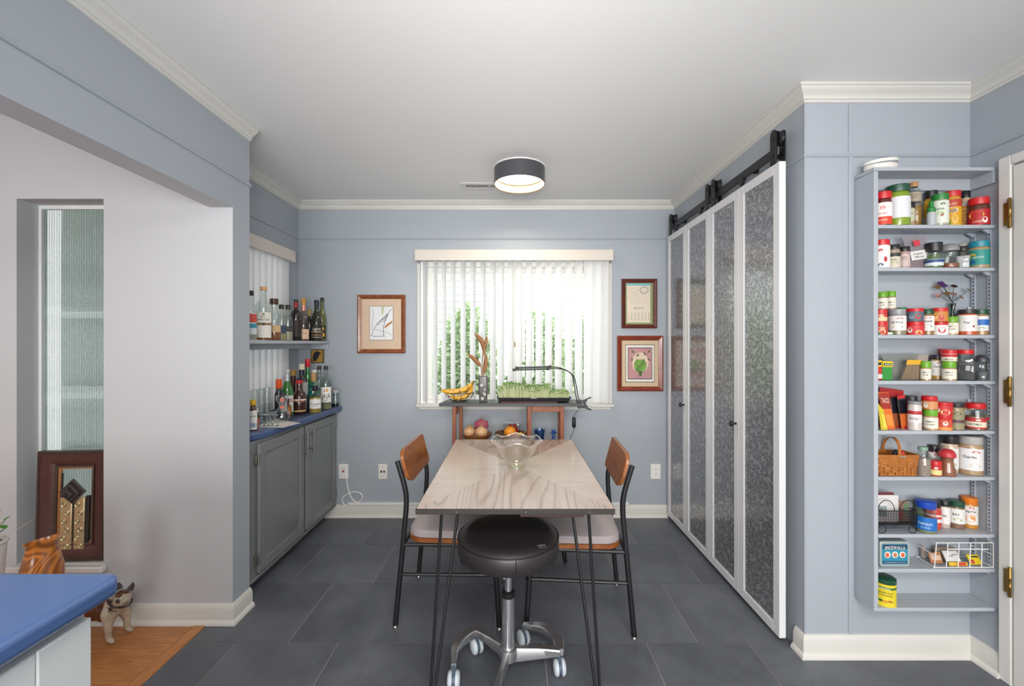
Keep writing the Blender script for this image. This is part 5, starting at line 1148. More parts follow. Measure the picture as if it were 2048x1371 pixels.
b = bm_new(); fmt_ = lambda u, v: Vector((0.152+u, ty0-0.0085, gz+0.0335+v)); box(b, 0.152-0.02, 0.152+0.02, ty0-0.0088, ty0-0.0075, gz+0.031, gz+0.036); ob('tray_label', b, M('b8b8b8', 0.5), trm, smooth=0)
ob('grow_mat', B(tx0+0.006, tx1-0.006, ty0+0.006, ty1-0.006, gz+0.02, gz+0.030), M('4a3a2a', 0.9), t, smooth=0)
bs = bm_new(); bl1, bl2 = bm_new(), bm_new()
for k in range(2600):
    u = random.random(); x = tx0+0.008+u*(tx1-tx0-0.016); y = random.uniform(ty0+0.008, ty1-0.008)
    hh = (0.08+0.010*math.sin(u*9)+random.uniform(-0.026, 0.016)) if u < 0.74 else 0.038+random.uniform(-0.012, 0.014)
    if u < 0.05: hh *= 0.75
    p0 = Vector((x, y, gz+0.029)); p1 = p0+Vector((random.uniform(-0.012, 0.012), random.uniform(-0.012, 0.008), hh))
    s = 0.001; q_ = [bs.verts.new(p0+Vector((-s, 0, 0))), bs.verts.new(p0+Vector((s, 0, 0))), bs.verts.new(p1+Vector((s, 0, 0))), bs.verts.new(p1+Vector((-s, 0, 0)))]; bs.faces.new(q_)
    tb_ = bl1 if random.random() < 0.5 else bl2
    if u > 0.74 and random.random() < 0.5: continue
    for sgn in (-1, 1):
        a = random.uniform(0, 6.28); l = random.uniform(0.006, 0.0105); dv = Vector((math.cos(a)*sgn, math.sin(a)*sgn, random.uniform(-0.1, 0.5))); wv = Vector((-math.sin(a), math.cos(a), 0.25))*l*0.55
        vs = [tb_.verts.new(p1), tb_.verts.new(p1+dv*l*0.6+wv), tb_.verts.new(p1+dv*l*1.15), tb_.verts.new(p1+dv*l*0.6-wv)]; tb_.faces.new(vs)
ob('sprout_stems', bs, TRL('d3d9a8', 0.2), t, smooth=0, kind='stuff'); ob('sprout_leaves', bl1, TRL('4c8a2c', 0.15), t, smooth=0, kind='stuff'); ob('sprout_leaves', bl2, TRL('9ccb68', 0.2), t, smooth=0, kind='stuff')
# clip-on grow lamp
Yl = 2.99; q8 = lambda cx, cy, y=Yl: P(860+cx/4.57, 660+cy/4.57, y)
t = thing('clip_grow_lamp', 'black two armed gooseneck grow lamp clipped to the console board end', 'lamp', (0.5, Yl, gz)); lm = M('2b2b30', 0.4)
for k, (hx0, hx1, hy, neck) in enumerate(((760, 1085, 356, [(1085, 352), (1180, 352), (1255, 372), (1312, 420), (1335, 500), (1352, 600), (1372, 655)]), (785, 1105, 337, [(1105, 333), (1180, 342), (1250, 368), (1300, 412), (1318, 500), (1330, 580), (1345, 655)]))):
    yy = Yl-0.012+0.024*k
    ar = ob('lamp_bar', T([q8(hx0, hy+6, yy), q8(hx1, hy-4, yy)], 0.0062, 10), lm, t)
    for hx in (hx0+8, hx1-8): ob('bar_end', T([q8(hx-14, hy+6-(hx-hx0)*0.03, yy), q8(hx+14, hy+5-(hx-hx0)*0.03, yy)], 0.0095, 10), M('1f1f22', 0.4), ar)
    ob('gooseneck', T(curve_pts([q8(x, y, yy if i < 4 else Yl-0.006+0.012*k) for i, (x, y) in enumerate(neck)], 5), 0.0036, 8), lm, t)
ex = 0.5
b = bm_new(); box(b, 0.462, 0.53, Yl-0.02, Yl+0.02, gz+0.004, gz+0.014); box(b, 0.468, 0.535, Yl-0.02, Yl+0.02, 0.886, 0.9045); tube(b, [(0.515, Yl-0.022, 0.918), (0.515, Yl+0.022, 0.918)], 0.01, 12); tube(b, [(0.51, Yl, gz+0.012), (0.56, Yl, gz+0.034)], 0.005, 8); tube(b, [(0.51, Yl, 0.89), (0.562, Yl, 0.874)], 0.005, 8)
ob('clamp', b, lm, t, bevel=0.001); ob('clamp_pad', B(0.458, 0.495, Yl-0.016, Yl+0.016, gz, gz+0.004), M('4a4a4c', 0.6), t)
q9 = lambda px, py: P(px, py, 2.955)
ob('cable', T(curve_pts([Vector((0.475, 2.965, 0.884)), q9(1148, 830), q9(1147, 836)], 4), 0.002, 6), lm, t)
b = bm_new(); tube(b, [q9(1147.5, 834), q9(1147.8, 836), q9(1148, 852), q9(1148, 855)], [0.008, 0.0135, 0.0135, 0.008], 10); ob('inline_switch', b, M('1b1b1e', 0.45), t)
ob('cable', T(curve_pts([q9(1148, 855), q9(1145, 868), q9(1140, 880), P(1130, 960, 3.1), Vector((0.42, 3.2, 0.004))], 5), 0.002, 6), lm, t)

# ---- lower shelf of the console
lz = 0.6453
bx, by = PX(953.5, 3.03), 3.03
t = thing('onion_bowl', 'wide brown wooden bowl with onions on the lower console shelf', 'bowl', (bx, by, lz))
ob('bowl', L([(0.05, 0), (0.058, 0.004), (0.09, 0.022), (0.112, 0.05), (0.113, 0.054), (0.108, 0.053), (0.085, 0.027), (0.05, 0.012), (0.001, 0.010)], (bx, by, lz), 36), wood('a5622e', '7a4018', (3, 3, 14), 0.3, 4.0, coat=0.3), t, smooth=50)
on = wood('deb78e', 'c39160', (14, 14, 1.5), 0.4, 5.0)
def onion(label, c, r):
    o_ = thing('onion', label, 'onion', c, 'onions in the brown bowl'); ob('bulb', L([(r*0.12, -r*0.88), (r*0.5, -r*0.78), (r*0.9, -r*0.35), (r*1.02, 0.05*r), (r*0.92, r*0.45), (r*0.6, r*0.78), (r*0.25, r*0.95), (r*0.1, r*1.12)], c, 24), on, o_, smooth=60)
    ob('dry_neck', T([Vector(c)+Vector((0, 0, r*1.08)), Vector(c)+Vector((0.004, 0, r*1.35))], [r*0.11, r*0.05], 6), M('b08a58', 0.7), o_)
onion('large tan onion at the front of the brown bowl, towards the orange', (bx+0.036, by-0.042, lz+0.068), 0.045); onion('large tan onion at the front of the brown bowl, towards the left console leg', (bx-0.051, by-0.034, lz+0.068), 0.041); onion('smaller tan onion at the back left of the brown bowl', (bx-0.05, by+0.045, lz+0.064), 0.036)
b = bm_new(); ball(b, (bx+0.03, by+0.05, lz+0.105), 0.046, (1.1, 0.6, 0.9), 20, 12)
for v in b.verts:
    d = v.co-Vector((bx+0.03, by+0.05, lz+0.105)); v.co += d.normalized()*random.uniform(-0.004, 0.006)
    if d.z > 0.03: v.co.x = bx+0.012+(v.co.x-bx)*0.5
mesh_m = N('red_net'); tc = mesh_m.n('TexCoord').outputs['Object']
wv1 = mesh_m.n('TexWave', {'Vector': tc, 'Scale': 70.0}, wave_type='BANDS', bands_direction='DIAGONAL').outputs[1]; tr_ = mesh_m.n('BsdfTransparent'); df = mesh_m.n('BsdfPrincipled', {'Base Color': lin('c4586a'), 'Roughness': 0.5})
nm_ = mesh_m.end(mesh_m.n('MixShader', {0: mesh_m.n('MapRange', {'Value': wv1, 'To Min': 0.45, 'To Max': 0.95}).outputs[0], 1: tr_.outputs[0], 2: df.outputs[0]}))
tag(ob('net_bag', b, nm_), 'pink red mesh produce bag standing behind the onions', 'bag')
bx2, by2 = PX(1021.5, 3.03), 3.03
t = thing('woven_basket', 'low dark woven wicker basket with fruit on the lower console shelf', 'basket', (bx2, by2, lz)); wk = M('7a4624', 0.5, var=(40, 0.25))
ob('basket_bottom', L([(0.06, 0), (0.065, 0.003), (0.064, 0.006), (0.001, 0.006)], (bx2, by2, lz), 30), wk, t)
for k in range(5):
    z = lz+0.008+k*0.009; r = 0.068+k*0.0095
    ob('weaver', T([(bx2+(r+0.0025*(1 if (a+k) % 2 else -1))*math.cos(a*pi/18), by2+(r+0.0025*(1 if (a+k) % 2 else -1))*0.92*math.sin(a*pi/18), z) for a in range(36)], 0.0042, 6, closed=True), wk, t)
for k in range(18): a = k*pi/9; ob('stake', T([(bx2+0.066*math.cos(a), by2+0.061*math.sin(a), lz+0.006), (bx2+0.108*math.cos(a), by2+0.099*math.sin(a), lz+0.05)], 0.0024, 5), wk, t)
ob('rim', T([(bx2+0.111*math.cos(a*pi/18), by2+0.102*math.sin(a*pi/18), lz+0.052+0.003*(a % 2)) for a in range(36)], 0.006, 6, closed=True), wk, t)
t = thing('orange_fruit', 'round bright orange on top of the wicker basket', 'orange', (bx2-0.005, by2-0.04, lz+0.068)); b = bm_new(); ball(b, (bx2-0.005, by2-0.04, lz+0.072), 0.043, (1, 1, 0.95), 24, 14); ob('peel', b, M('e8921e', 0.45, bump=(260, 0.35)), t, smooth=60); ob('stem_scar', L([(0.004, 0), (0.002, 0.002)], (bx2-0.005, by2-0.05, lz+0.111), 8), M('6a6a2a', 0.6), t)
banana('yellow fruit lying at the edge of the wicker basket beside the orange', [(bx2+0.035, by2-0.06, lz+0.045), (bx2+0.06, by2-0.055, lz+0.055), (bx2+0.085, by2-0.045, lz+0.062)], 0.014)
b = bm_new(); prism(b, rrect(0.13, 0.09, 0.012, 3), 0.045, 0.125, lambda u, v, w: (bx2+0.008+u*(0.8+w*1.6), by2+0.03+v*(0.8+w*1.6)*0.85, lz+w)); t = tag(ob('tomato_clamshell', b, G('f0f4f2', 2.2)), 'clear plastic box of red cherry tomatoes in the wicker basket', 'box')
b = bm_new()
k = 0
for dx_, dy_, dz_ in ((-0.04, 0.01, 0.066), (-0.015, 0.005, 0.066), (0.012, 0.012, 0.067), (0.04, 0.008, 0.066), (-0.03, 0.04, 0.067), (0.0, 0.042, 0.066), (0.03, 0.04, 0.067), (-0.025, 0.02, 0.088), (0.002, 0.018, 0.089), (0.029, 0.022, 0.088), (-0.012, 0.035, 0.106), (0.018, 0.033, 0.107)):
    c_ = (bx2+0.008+dx_, by2+0.012+dy_*0.7, lz+dz_); o_ = thing('cherry_tomato', 'small red cherry tomato in the clear box, '+('bottom front row, leftmost', 'bottom front row, second from the left', 'bottom front row, third from the left', 'bottom front row, rightmost', 'bottom back row, leftmost', 'bottom back row, middle one', 'bottom back row, rightmost', 'middle layer, leftmost', 'middle layer, centre one', 'middle layer, rightmost', 'top layer, left one', 'top layer, right one')[k], 'tomato', c_, 'cherry tomatoes in the clear box'); k += 1; b = bm_new(); ball(b, c_, 0.0125, u=10, v=7); ob('skin', b, M('c02a1e', 0.2, coat=0.4), o_, smooth=60)
bm2 = G('b0cbe4', 1.8); tx = PX(1079, 3.02)
t = thing('blue_tumbler', 'blue tinted glass tumbler on the lower console shelf', 'glass', (tx, 3.02, lz)); ob('glass', L([(0.029, 0), (0.031, 0.004), (0.042, 0.082), (0.0395, 0.082), (0.029, 0.012), (0.001, 0.010)], (tx, 3.02, lz), 28), bm2, t, smooth=50)
ob('rim', T([(tx+0.041*math.cos(a*pi/14), 3.02+0.041*math.sin(a*pi/14), lz+0.082) for a in range(28)], 0.0016, 6, closed=True), G('4f7fb0', 3.0), t)
tx = PX(1107, 3.02); t = thing('cobalt_candlestick', 'small cobalt blue glass candlestick on the lower console shelf', 'candlestick', (tx, 3.02, lz))
ob('glass', L([(0.03, 0), (0.031, 0.006), (0.014, 0.014), (0.008, 0.026), (0.012, 0.034), (0.007, 0.042), (0.009, 0.052), (0.024, 0.058), (0.026, 0.062), (0.022, 0.066), (0.014, 0.068), (0.014, 0.078), (0.010, 0.078), (0.008, 0.06)], (tx, 3.02, lz), 24), M('24509a', 0.12, coat=0.6), t, smooth=50)
# ================================================================ SPICE RACK IN THE ALCOVE
SX0, SX1, SF = 1.473, XR-0.0006, 1.715
zt = lambda y: H-(y-CY)/F*SF
TOPS = {0: zt(333.8), 1: zt(449), 2: zt(534.6), 3: zt(669.3), 4: zt(761.2), 5: zt(861), 6: zt(953.5), 7: zt(1068), 8: zt(1137.3), 9: zt(1215)}
rk = thing('spice_rack', 'pale blue built in wooden shelf rack full of spice jars in the alcove', 'shelf', (1.72, 1.77, 0.25))
ob('side_panel', B(SX0, SX0+0.018, SF, YA-0.001, TOPS[9]+0.0002, TOPS[0]-0.016), shm, rk, bevel=0.002)
for k, z in TOPS.items():
    ob('shelf', B(SX0+(0.0182 if 0 < k < 9 else 0), SX1, SF, YA-0.001, z-0.0145, z), shm, rk, bevel=0.0015)
ob('cleat', B(SX0+0.019, SX1, YA-0.014, YA-0.001, TOPS[0]-0.064, TOPS[0]-0.0148), shm, rk, bevel=0.001); ob('cleat', B(SX1-0.013, SX1, SF, YA-0.015, TOPS[0]-0.064, TOPS[0]-0.0148), shm, rk, bevel=0.001)
stm = M('b4bac4', 0.4, 0.1); slm = M('3c4048', 0.6)
for yy in (1.737, 1.797):
    sd = ob('slotted_standard', B(SX1-0.005, SX1, yy-0.007, yy+0.007, TOPS[9]+0.16, 1.925), stm, rk)
    b = bm_new(); z = TOPS[9]+0.17
    while z < 1.915:
        box(b, SX1-0.0055, SX1-0.0048, yy-0.0018, yy+0.0018, z, z+0.0085); z += 0.0155
    ob('slots', b, slm, sd, smooth=0, kind='stuff')
    for k in range(1, 9):
        bb = bm_new(); z = TOPS[k]-0.0148; prism(bb, [(0, 0), (0.026, 0), (0.026, -0.004), (0.006, -0.016), (0, -0.016)], yy-0.004, yy+0.004, lambda u, v, w: (SX1-0.0052-u, w, z+v)); ob('shelf_clip', bb, stm, sd)

GRP = 'spice jars on the alcove rack'
def jar(label, crop, x1, x2, yt, sh, row='f', fill='6a4020', lid='1c1c1f', lidh=0.17, lab='e6e4df', lz=(0.12, 0.78), bands=(), txt=(), decor=(), style='jar', name='spice_jar', z0=None, clear=False, level=0.8, lidstyle='flat', cat='jar', yoff=0.0, face=0.0):
    s, ox, oy = {1: (5.273, 1740, 300), 2: (5.273, 1740, 540), 3: (5.273, 1740, 750), 4: (3.335, 1690, 960)}[crop]
    pl, pr_, pt = ox+x1/s, ox+x2/s, oy+yt/s
    Y = 1.765
    for _ in range(3):
        r = (pr_-pl)/2/F*Y; Y = (SF+0.003+r) if row == 'f' else (YA-0.003-r)
    z0 = TOPS[sh]+0.0004 if z0 is None else z0; yl, yh = SF-0.003+r*1.03, YA-0.0015-r*1.03; cand = []
    for i in range(14):
        Yc = yl+(yh-yl)*i/13 if row == 'f' else (yh-0.014*(row == 'm'))-(yh-yl-0.014*(row == 'm'))*i/13
        x = PX((pl+pr_)/2, Yc); x = max(min(x, SX1-0.0062-r*1.03), SX0+0.019+r*1.03); cand.append((x, Yc, r))
    kf = 1.06 if style in ('tin', 'square') else 1.015
    x, Y, r = place(sh, z0, 0.03, [(a_, b_, c_*kf) for a_, b_, c_ in cand]); r /= kf
    h = PZ(pt, Y)-z0
    t = thing(name, label, cat, (x, Y, z0), GRP); c = (x, Y, z0)
    hb = h*(1-lidh); a0 = math.atan2(-Y, -x)+face
    if style == 'square':
        k = 0.86; pl_ = rrect(2*r*k*1.06, 2*r*k, r*0.3, 3); ca_, sa_ = math.cos(a0+pi/2), math.sin(a0+pi/2)
        def rings(bm, zs):
            rg = [[bm.verts.new((x+(px_*ca_-py_*sa_)*q, Y+(px_*sa_+py_*ca_)*q, z0+z)) for px_, py_ in pl_] for q, z in zs]
            for a, c_ in zip(rg, rg[1:]):
                for i in range(len(pl_)): j = (i+1) % len(pl_); bm.faces.new((a[i], a[j], c_[j], c_[i]))
            bm.faces.new(list(reversed(rg[0]))); bm.faces.new(rg[-1]); return bm
        zs = [(0.95, 0), (1, 0.003), (1, hb*0.84), (0.8, hb*0.95), (0.76, hb)]
        if level < 1 and not clear: ob('contents', rings(bm_new(), [(0.92, 0.003), (0.95, hb*0.82*level)]), M(fill, 0.6, var=(90, 0.35)), t)
        ob('jar_body', rings(bm_new(), zs), G('eef0ee', 1.2), t, smooth=40)
    else:
        P_ = {'jar': [(0.93, 0), (1, 0.012), (1, 0.88), (0.96, 0.94), (0.86, 1.0)], 'tin': [(0.98, 0), (1, 0.01), (1, 1)], 'grinder': [(0.98, 0), (1, 0.01), (0.96, 0.25), (0.74, 0.65), (0.72, 0.85), (0.85, 1.0)],
              'shoulder': [(0.93, 0), (1, 0.012), (1, 0.68), (0.9, 0.82), (0.62, 0.92), (0.55, 1.0)], 'waist': [(0.92, 0), (1, 0.012), (1, 0.5), (0.93, 0.6), (0.93, 0.72), (0.86, 0.85), (0.9, 1.0)]}[style]
        if clear or style in ('grinder', 'shoulder', 'waist'):
            ob('contents', L([(r*0.9, 0.003)]+[(r*f_*0.93, hb*z_) for f_, z_ in P_[1:] if z_ < level]+[(r*0.93*min(1, [f_ for f_, z_ in P_ if z_ <= level][-1]), hb*level)], c, 20), M(fill, 0.55, var=(160, 0.35)), t)
            ob('jar_body', L([(r*f_, hb*z_) for f_, z_ in P_], c, 24), G('eef2f0', 1.3), t, smooth=50)
        elif style == 'tin': ob('jar_body', L([(r*f_, hb*z_) for f_, z_ in P_], c, 24), M(fill, 0.35, coat=0.4), t, smooth=50)
        else:
            ob('jar_body', L([(r*f_, hb*z_) for f_, z_ in P_], c, 24), M(fill, 0.3, coat=0.6, var=(120, 0.25)), t, smooth=50)
    rl = r*{'jar': 0.97, 'tin': 1.02, 'grinder': 0.95, 'shoulder': 0.62, 'square': 0.78, 'waist': 0.97}[style]
    if lidstyle == 'dome': lp_ = [(rl, hb), (rl*1.02, hb+h*lidh*0.3), (rl*0.9, hb+h*lidh*0.6), (rl*0.55, hb+h*lidh*0.9), (0.001, h)]
    elif lidstyle == 'cone': lp_ = [(rl, hb), (rl, hb+h*lidh*0.35), (rl*0.6, hb+h*lidh*0.45), (rl*0.5, h)]
    elif lidstyle == 'spout': lp_ = [(rl*0.8, hb), (rl*0.8, hb+h*lidh*0.5), (rl, hb+h*lidh*0.55), (rl, h-0.001), (rl*0.93, h)]
    else: lp_ = [(rl*0.99, hb), (rl, hb+0.0008), (rl, h-0.0015), (rl*0.94, h)]
    ob('lid', L(lp_, c, 26, cap=lidstyle != 'dome'), M(lid, 0.35), t, smooth=40)
    if lab:
        zl0, zl1 = lz[0]*hb, lz[1]*hb
        if style == 'square':
            rr = r*0.86+0.0004; fm_ = lambda u, v: Vector((x+math.cos(a0)*rr-math.sin(a0)*u, Y+math.sin(a0)*rr+math.cos(a0)*u, z0+v)); bmk = bm_new(); hw_ = r*0.78
            bmk.faces.new([bmk.verts.new(fm_(*q)) for q in ((-hw_, zl0), (hw_, zl0), (hw_, zl1), (-hw_, zl1))]); lb = ob('label', bmk, M(lab, 0.5), t, smooth=0); F_ = lambda d: (lambda u, v: fm_(u, v)+Vector((math.cos(a0)*d, math.sin(a0)*d, 0)))
        else:
            rr = r+0.0004; lb = ob('label', cylpatch(bm_new(), cylmap(x, Y, z0, rr, a0), -rr*1.5, rr*1.5, zl0, zl1, 14), M(lab, 0.5), t, smooth=60); F_ = lambda d: cylmap(x, Y, z0, rr+d, a0); hw_ = rr*1.5
        for f0, f1, hx in bands: ob('label_band', cylpatch(bm_new(), F_(0.0002), -hw_, hw_, zl0+(zl1-zl0)*f0, zl0+(zl1-zl0)*f1, 14), M(hx, 0.5), lb, smooth=60)
        for u, v, w_, h_, hx in decor: ob('label_emblem', ellipse(bm_new(), F_(0.0004), u*r, zl0+(zl1-zl0)*v, w_*r, h_*(zl1-zl0), 12), M(hx, 0.5), lb)
        for s_, v, cap_h, wf, hx in txt: ob('lettering', text(bm_new(), s_, cap_h*(zl1-zl0), F_(0.0006), width=wf*r*1.7, cy=zl0+(zl1-zl0)*v), M(hx, 0.6), lb, smooth=0)
    return z0+h, x, Y, r
R_, BK, GN, DG, LG = 'c41f25', '1c1c1f', '1f7a35', '1d4a35', '6aa52a'
# --- first shelf
jar('jar with red lid and red spiral on its white label, top row', 1, 62, 210, 450, 1, fill='5a1c14', lid=R_, lab='ece9e6', lz=(0.02, 0.84), bands=((0, 0.36, 'd2452e'),), txt=(('CHILI', 0.5, 0.08, 0.6, 'c03a30'), ('POWDER', 0.2, 0.07, 0.6, 'f0d8d0')), decor=((0, 0.76, 0.32, 0.09, 'd05a50'), (0, 0.76, 0.2, 0.055, 'ece9e6'), (0, 0.76, 0.11, 0.03, 'd05a50')), lidh=0.21)
jar('big jar of green spice with dark green lid and blank white label', 1, 188, 392, 380, 1, fill='7a9420', lid=DG, lidh=0.18, lab='d8dade', lz=(0.22, 0.84))
zj, _, _, _ = jar('brown jar with metal lid standing under the corked bottle in the top row', 1, 436, 530, 562, 1, 'm', fill='8a6a2e', lid='6a6660', lidh=0.14, lab=None)
jar('small corked glass bottle stacked on top of a brown jar', 1, 412, 520, 340, 1, 'm', z0=zj+0.0005, style='shoulder', fill='b8aca0', level=0.6, lid='b58a5c', lidh=0.24, lab='a89a86', lz=(0.06, 0.62), txt=(('SEA SALT', 0.7, 0.16, 0.8, '4a4038'), ('SMOKED', 0.4, 0.14, 0.7, '6a5a4a')), clear=True, name='corked_bottle', cat='bottle')
jar('small square jar with black cap and pale herb label before the corked bottle', 1, 386, 462, 552, 1, 'f', fill='a88a70', lid=BK, lidh=0.24, lab='b9b9a0', lz=(0.3, 0.95), txt=(('GARDEN', 0.6, 0.1, 0.7, '5a6a4a'),), style='jar')
jar('tiny bottle with tall green cap and silver base in the top row', 1, 610, 682, 540, 1, 'f', fill='b4b6ba', lid=GN, lidh=0.46, lab='aeb2b8', lz=(0.05, 0.9), lidstyle='cone')
jar('jar with green lid and white label with herb drawing in the top row', 1, 668, 806, 470, 1, 'f', fill='a8a890', lid=GN, lidh=0.19, lab='d6dbce', lz=(0.08, 0.94), decor=((0.35, 0.85, 0.3, 0.06, '4a6a3a'), (0.1, 0.42, 0.4, 0.09, '9ab86a'), (0.25, 0.36, 0.2, 0.07, 'a06a5a')), txt=(('HERB', 0.63, 0.08, 0.6, '4a5a44'),), yoff=0.002)
jar('short wide red lidded jar with yellow oval on red label, top row', 1, 1112, 1276, 510, 1, 'f', fill='5a2a1c', lid=R_, lidh=0.25, lab='b5232a', lz=(0.02, 0.74), decor=((-0.2, 0.66, 0.75, 0.24, 'd8c23a'), (0.6, 0.3, 0.3, 0.2, 'e6e2dc')), txt=(('PAPRIKA', 0.66, 0.14, 0.8, 'c4302a'), ('SWEET', 0.22, 0.13, 0.6, 'e8c8b0')), face=0.0)
jar('jar with black lid and yellow and red label in the top row', 1, 522, 705, 436, 1, 'b', fill='c89a30', lid=BK, lidh=0.2, lab='dca92a', lz=(0.0, 0.92), bands=((0, 0.16, 'b8352c'), (0.2, 0.42, 'd8d4cc')), decor=((-0.35, 0.4, 0.35, 0.16, '3a6ab0'), (0.2, 0.28, 0.3, 0.12, 'b02a2a'), (0.5, 0.72, 0.3, 0.1, '8a6a1e')), txt=(('SEASON', 0.8, 0.1, 0.8, '5a4212'),))
jar('jar with red lid and yellow label with blue oval in the top row', 1, 786, 935, 442, 1, 'b', fill='c89030', lid=R_, lidh=0.16, lab='d6a22a', lz=(0.0, 0.9), bands=((0.74, 1, 'b8402e'),), decor=((0, 0.62, 0.7, 0.12, 'dfe6ec'), (-0.35, 0.2, 0.3, 0.14, '6a9a2a'), (0.35, 0.3, 0.35, 0.16, 'e0b860')), txt=(('Tajin', 0.62, 0.12, 0.6, '3a6ab0'), ('CLASSIC', 0.84, 0.07, 0.7, 'e8d0b0')))
jar('jar with black lid and orange printed label in the top row', 1, 922, 1088, 437, 1, 'b', fill='c8b090', lid=BK, lidh=0.18, lab='d8922c', lz=(0.14, 0.83), bands=((0.88, 1, 'c9ccd6'),), txt=(('EVERYTHING', 0.72, 0.09, 0.85, 'f0d9a8'), ('BAGEL', 0.55, 0.1, 0.6, 'f0d9a8'), ('SEASONING', 0.4, 0.08, 0.8, 'f0d9a8'), ('BLEND', 0.26, 0.08, 0.5, 'f0d9a8')), decor=((0, 0.1, 0.6, 0.07, 'd8b87a'),))
# --- second shelf
jar('white plastic jar with red cap and red diamond, second row', 1, 52, 190, 952, 2, fill='dedad6', lid=R_, lidh=0.19, lab='e6e2de', lz=(0.0, 0.95), decor=((-0.1, 0.8, 0.28, 0.07, 'b8302e'), (0.5, 0.38, 0.22, 0.13, 'b02a30'), (-0.1, 0.12, 0.35, 0.09, '3a4a70')))
jar('jar with black lid and label with a green mound in the second row', 1, 194, 304, 1002, 2, fill='9a8a78', lid=BK, lidh=0.2, lab='c9bfae', lz=(0.02, 0.8), bands=((0.75, 1, '2c2c2c'),), decor=((0.2, 0.34, 0.5, 0.1, '7a9a4a'),), txt=(('BASIL', 0.55, 0.1, 0.6, '4a4a44'),))
jar('jar of pinkish salt with black lid in the second row', 1, 310, 408, 1022, 2, fill='a88c86', lid=BK, lidh=0.22, lab='c2aea8', lz=(0.1, 0.82), txt=(('PINK', 0.75, 0.09, 0.6, '5a4a4a'), ('SALT', 0.58, 0.09, 0.6, '5a4a4a')))
# purple bag
t = thing('spice_bag', 'clear zip bag of purple powder with white paper label on the second shelf', 'bag', (1.6, 1.77, TOPS[2]), 'spice bags on the alcove rack')
def bag(t, crop, corners, Y, d, fill, fz=0.55, label=None, dot=None, clear='d8d4d8'):
    s, ox, oy = {1: (5.273, 1740, 300), 2: (5.273, 1740, 540), 3: (5.273, 1740, 750), 4: (3.335, 1690, 960)}[crop]
    pt = [P(ox+u/s, oy+v/s, Y) for u, v in corners]       # bottom left, bottom right, top right, top left
    for p_ in pt[:2]: p_.z = t.location.z+0.0008
    b = bm_new(); n = 6; m = 8; A = []
    for side in (-1, 1):
        g = []
        for j in range(m+1):
            r_ = []
            for i in range(n+1):
                u, v = i/n, j/m; q = (pt[0].lerp(pt[1], u)).lerp(pt[3].lerp(pt[2], u), v)
                th = d*(math.sin(pi*u)**0.6)*(1-v)**0.7*(0.35+0.65*min(1, v*4)) if v < 1 else 0
                r_.append(b.verts.new(q+Vector((0, side*(th+0.0006)+0.0015*math.sin(u*9+v*7), 0))))
            g.append(r_)
        A.append(g)
        for j in range(m):
            for i in range(n): b.faces.new((g[j][i], g[j][i+1], g[j+1][i+1], g[j+1][i]))
    for j in range(m):
        for i in (0, n): b.faces.new((A[0][j][i], A[0][j+1][i], A[1][j+1][i], A[1][j][i]))
    for i in range(n):
        for j in (0, m): b.faces.new((A[0][j][i], A[0][j][i+1], A[1][j][i+1], A[1][j][i]))
    ob('plastic', b, LIQ(clear, 0.75) if clear == 'd8d4d8' else LIQ(clear, 0.6), t, smooth=60)
    b = bm_new(); lo = [pt[0].lerp(pt[1], 0.06), pt[0].lerp(pt[1], 0.94)]; hi = [pt[3].lerp(pt[2], 0.06), pt[3].lerp(pt[2], 0.94)]
    rg = []
    for f_, k in ((0.02, 0.2), (0.2, 0.7), (fz*0.8, 0.6), (fz, 0.15)):
        a, c_ = lo[0].lerp(hi[0], f_), lo[1].lerp(hi[1], f_); row = []
        for i in range(10):
            an = i*2*pi/10; row.append(b.verts.new((a+c_)/2+(c_-a)/2*math.cos(an)*0.98+Vector((0, math.sin(an)*d*k, 0))))
        rg.append(row)
    for a, c_ in zip(rg, rg[1:]):
        for i in range(10): j = (i+1) % 10; b.faces.new((a[i], a[j], c_[j], c_[i]))
    b.faces.new(list(reversed(rg[0]))); b.faces.new(rg[-1])
    ob('contents', b, M(fill, 0.7, var=(200, 0.3)), t, smooth=60)
    def quad(nm, cs, hx, off):
        bb = bm_new(); a_ = [P(ox+u/s, oy+v/s, Y-d-off) for u, v in cs]; up = [bb.verts.new(p_) for p_ in a_]; bb.faces.new(up); return ob(nm, bb, M(hx, 0.6), t, smooth=0), a_
    return quad
quad = bag(t, 1, [(420, 1226), (622, 1226), (592, 890), (340, 920)], 1.765, 0.012, '6a2a3a', 0.5)
lb, a_ = quad('paper_label', [(440, 1165), (612, 1140), (592, 1045), (425, 1072)], 'dcdad8', 0.001)
q = lambda u, v: a_[0].lerp(a_[1], u).lerp(a_[3].lerp(a_[2], u), v)+Vector((0, -0.0005, 0))
ob('lettering', text(bm_new(), 'Organic', 0.22, lambda u, v: q(0.45+u, 0.68+v), width=0.6), M('3a3a40', 0.6), lb, smooth=0); ob('lettering', text(bm_new(), 'Hibiscus', 0.2, lambda u, v: q(0.5+u, 0.33+v), width=0.55), M('3a3a40', 0.6), lb, smooth=0)
quad('red_sticker', [(470, 1018), (535, 1000), (520, 945), (450, 955)], 'c23a48', 0.002)
jar('spice grinder with black top and green herb contents in the second row', 1, 597, 745, 980, 2, style='grinder', fill='5a7a4a', lid=BK, lidh=0.33, lab='cfd8d8', lz=(0.12, 0.5), bands=((0.5, 0.95, '2a4a80'),), level=0.8)
jar('glass grinder with silver dome top and reddish grains in the second row', 1, 752, 915, 985, 2, style='grinder', fill='8a4a30', level=0.28, lid='8a8a8a', lidh=0.31, lab=None, lidstyle='dome', yoff=0.004)
jar('small square jar with white foil contents and black lid in the second row', 1, 912, 1036, 1018, 2, 'f', style='square', fill='c9c9ce', lid='222224', lidh=0.2, lab=None, level=0.85)
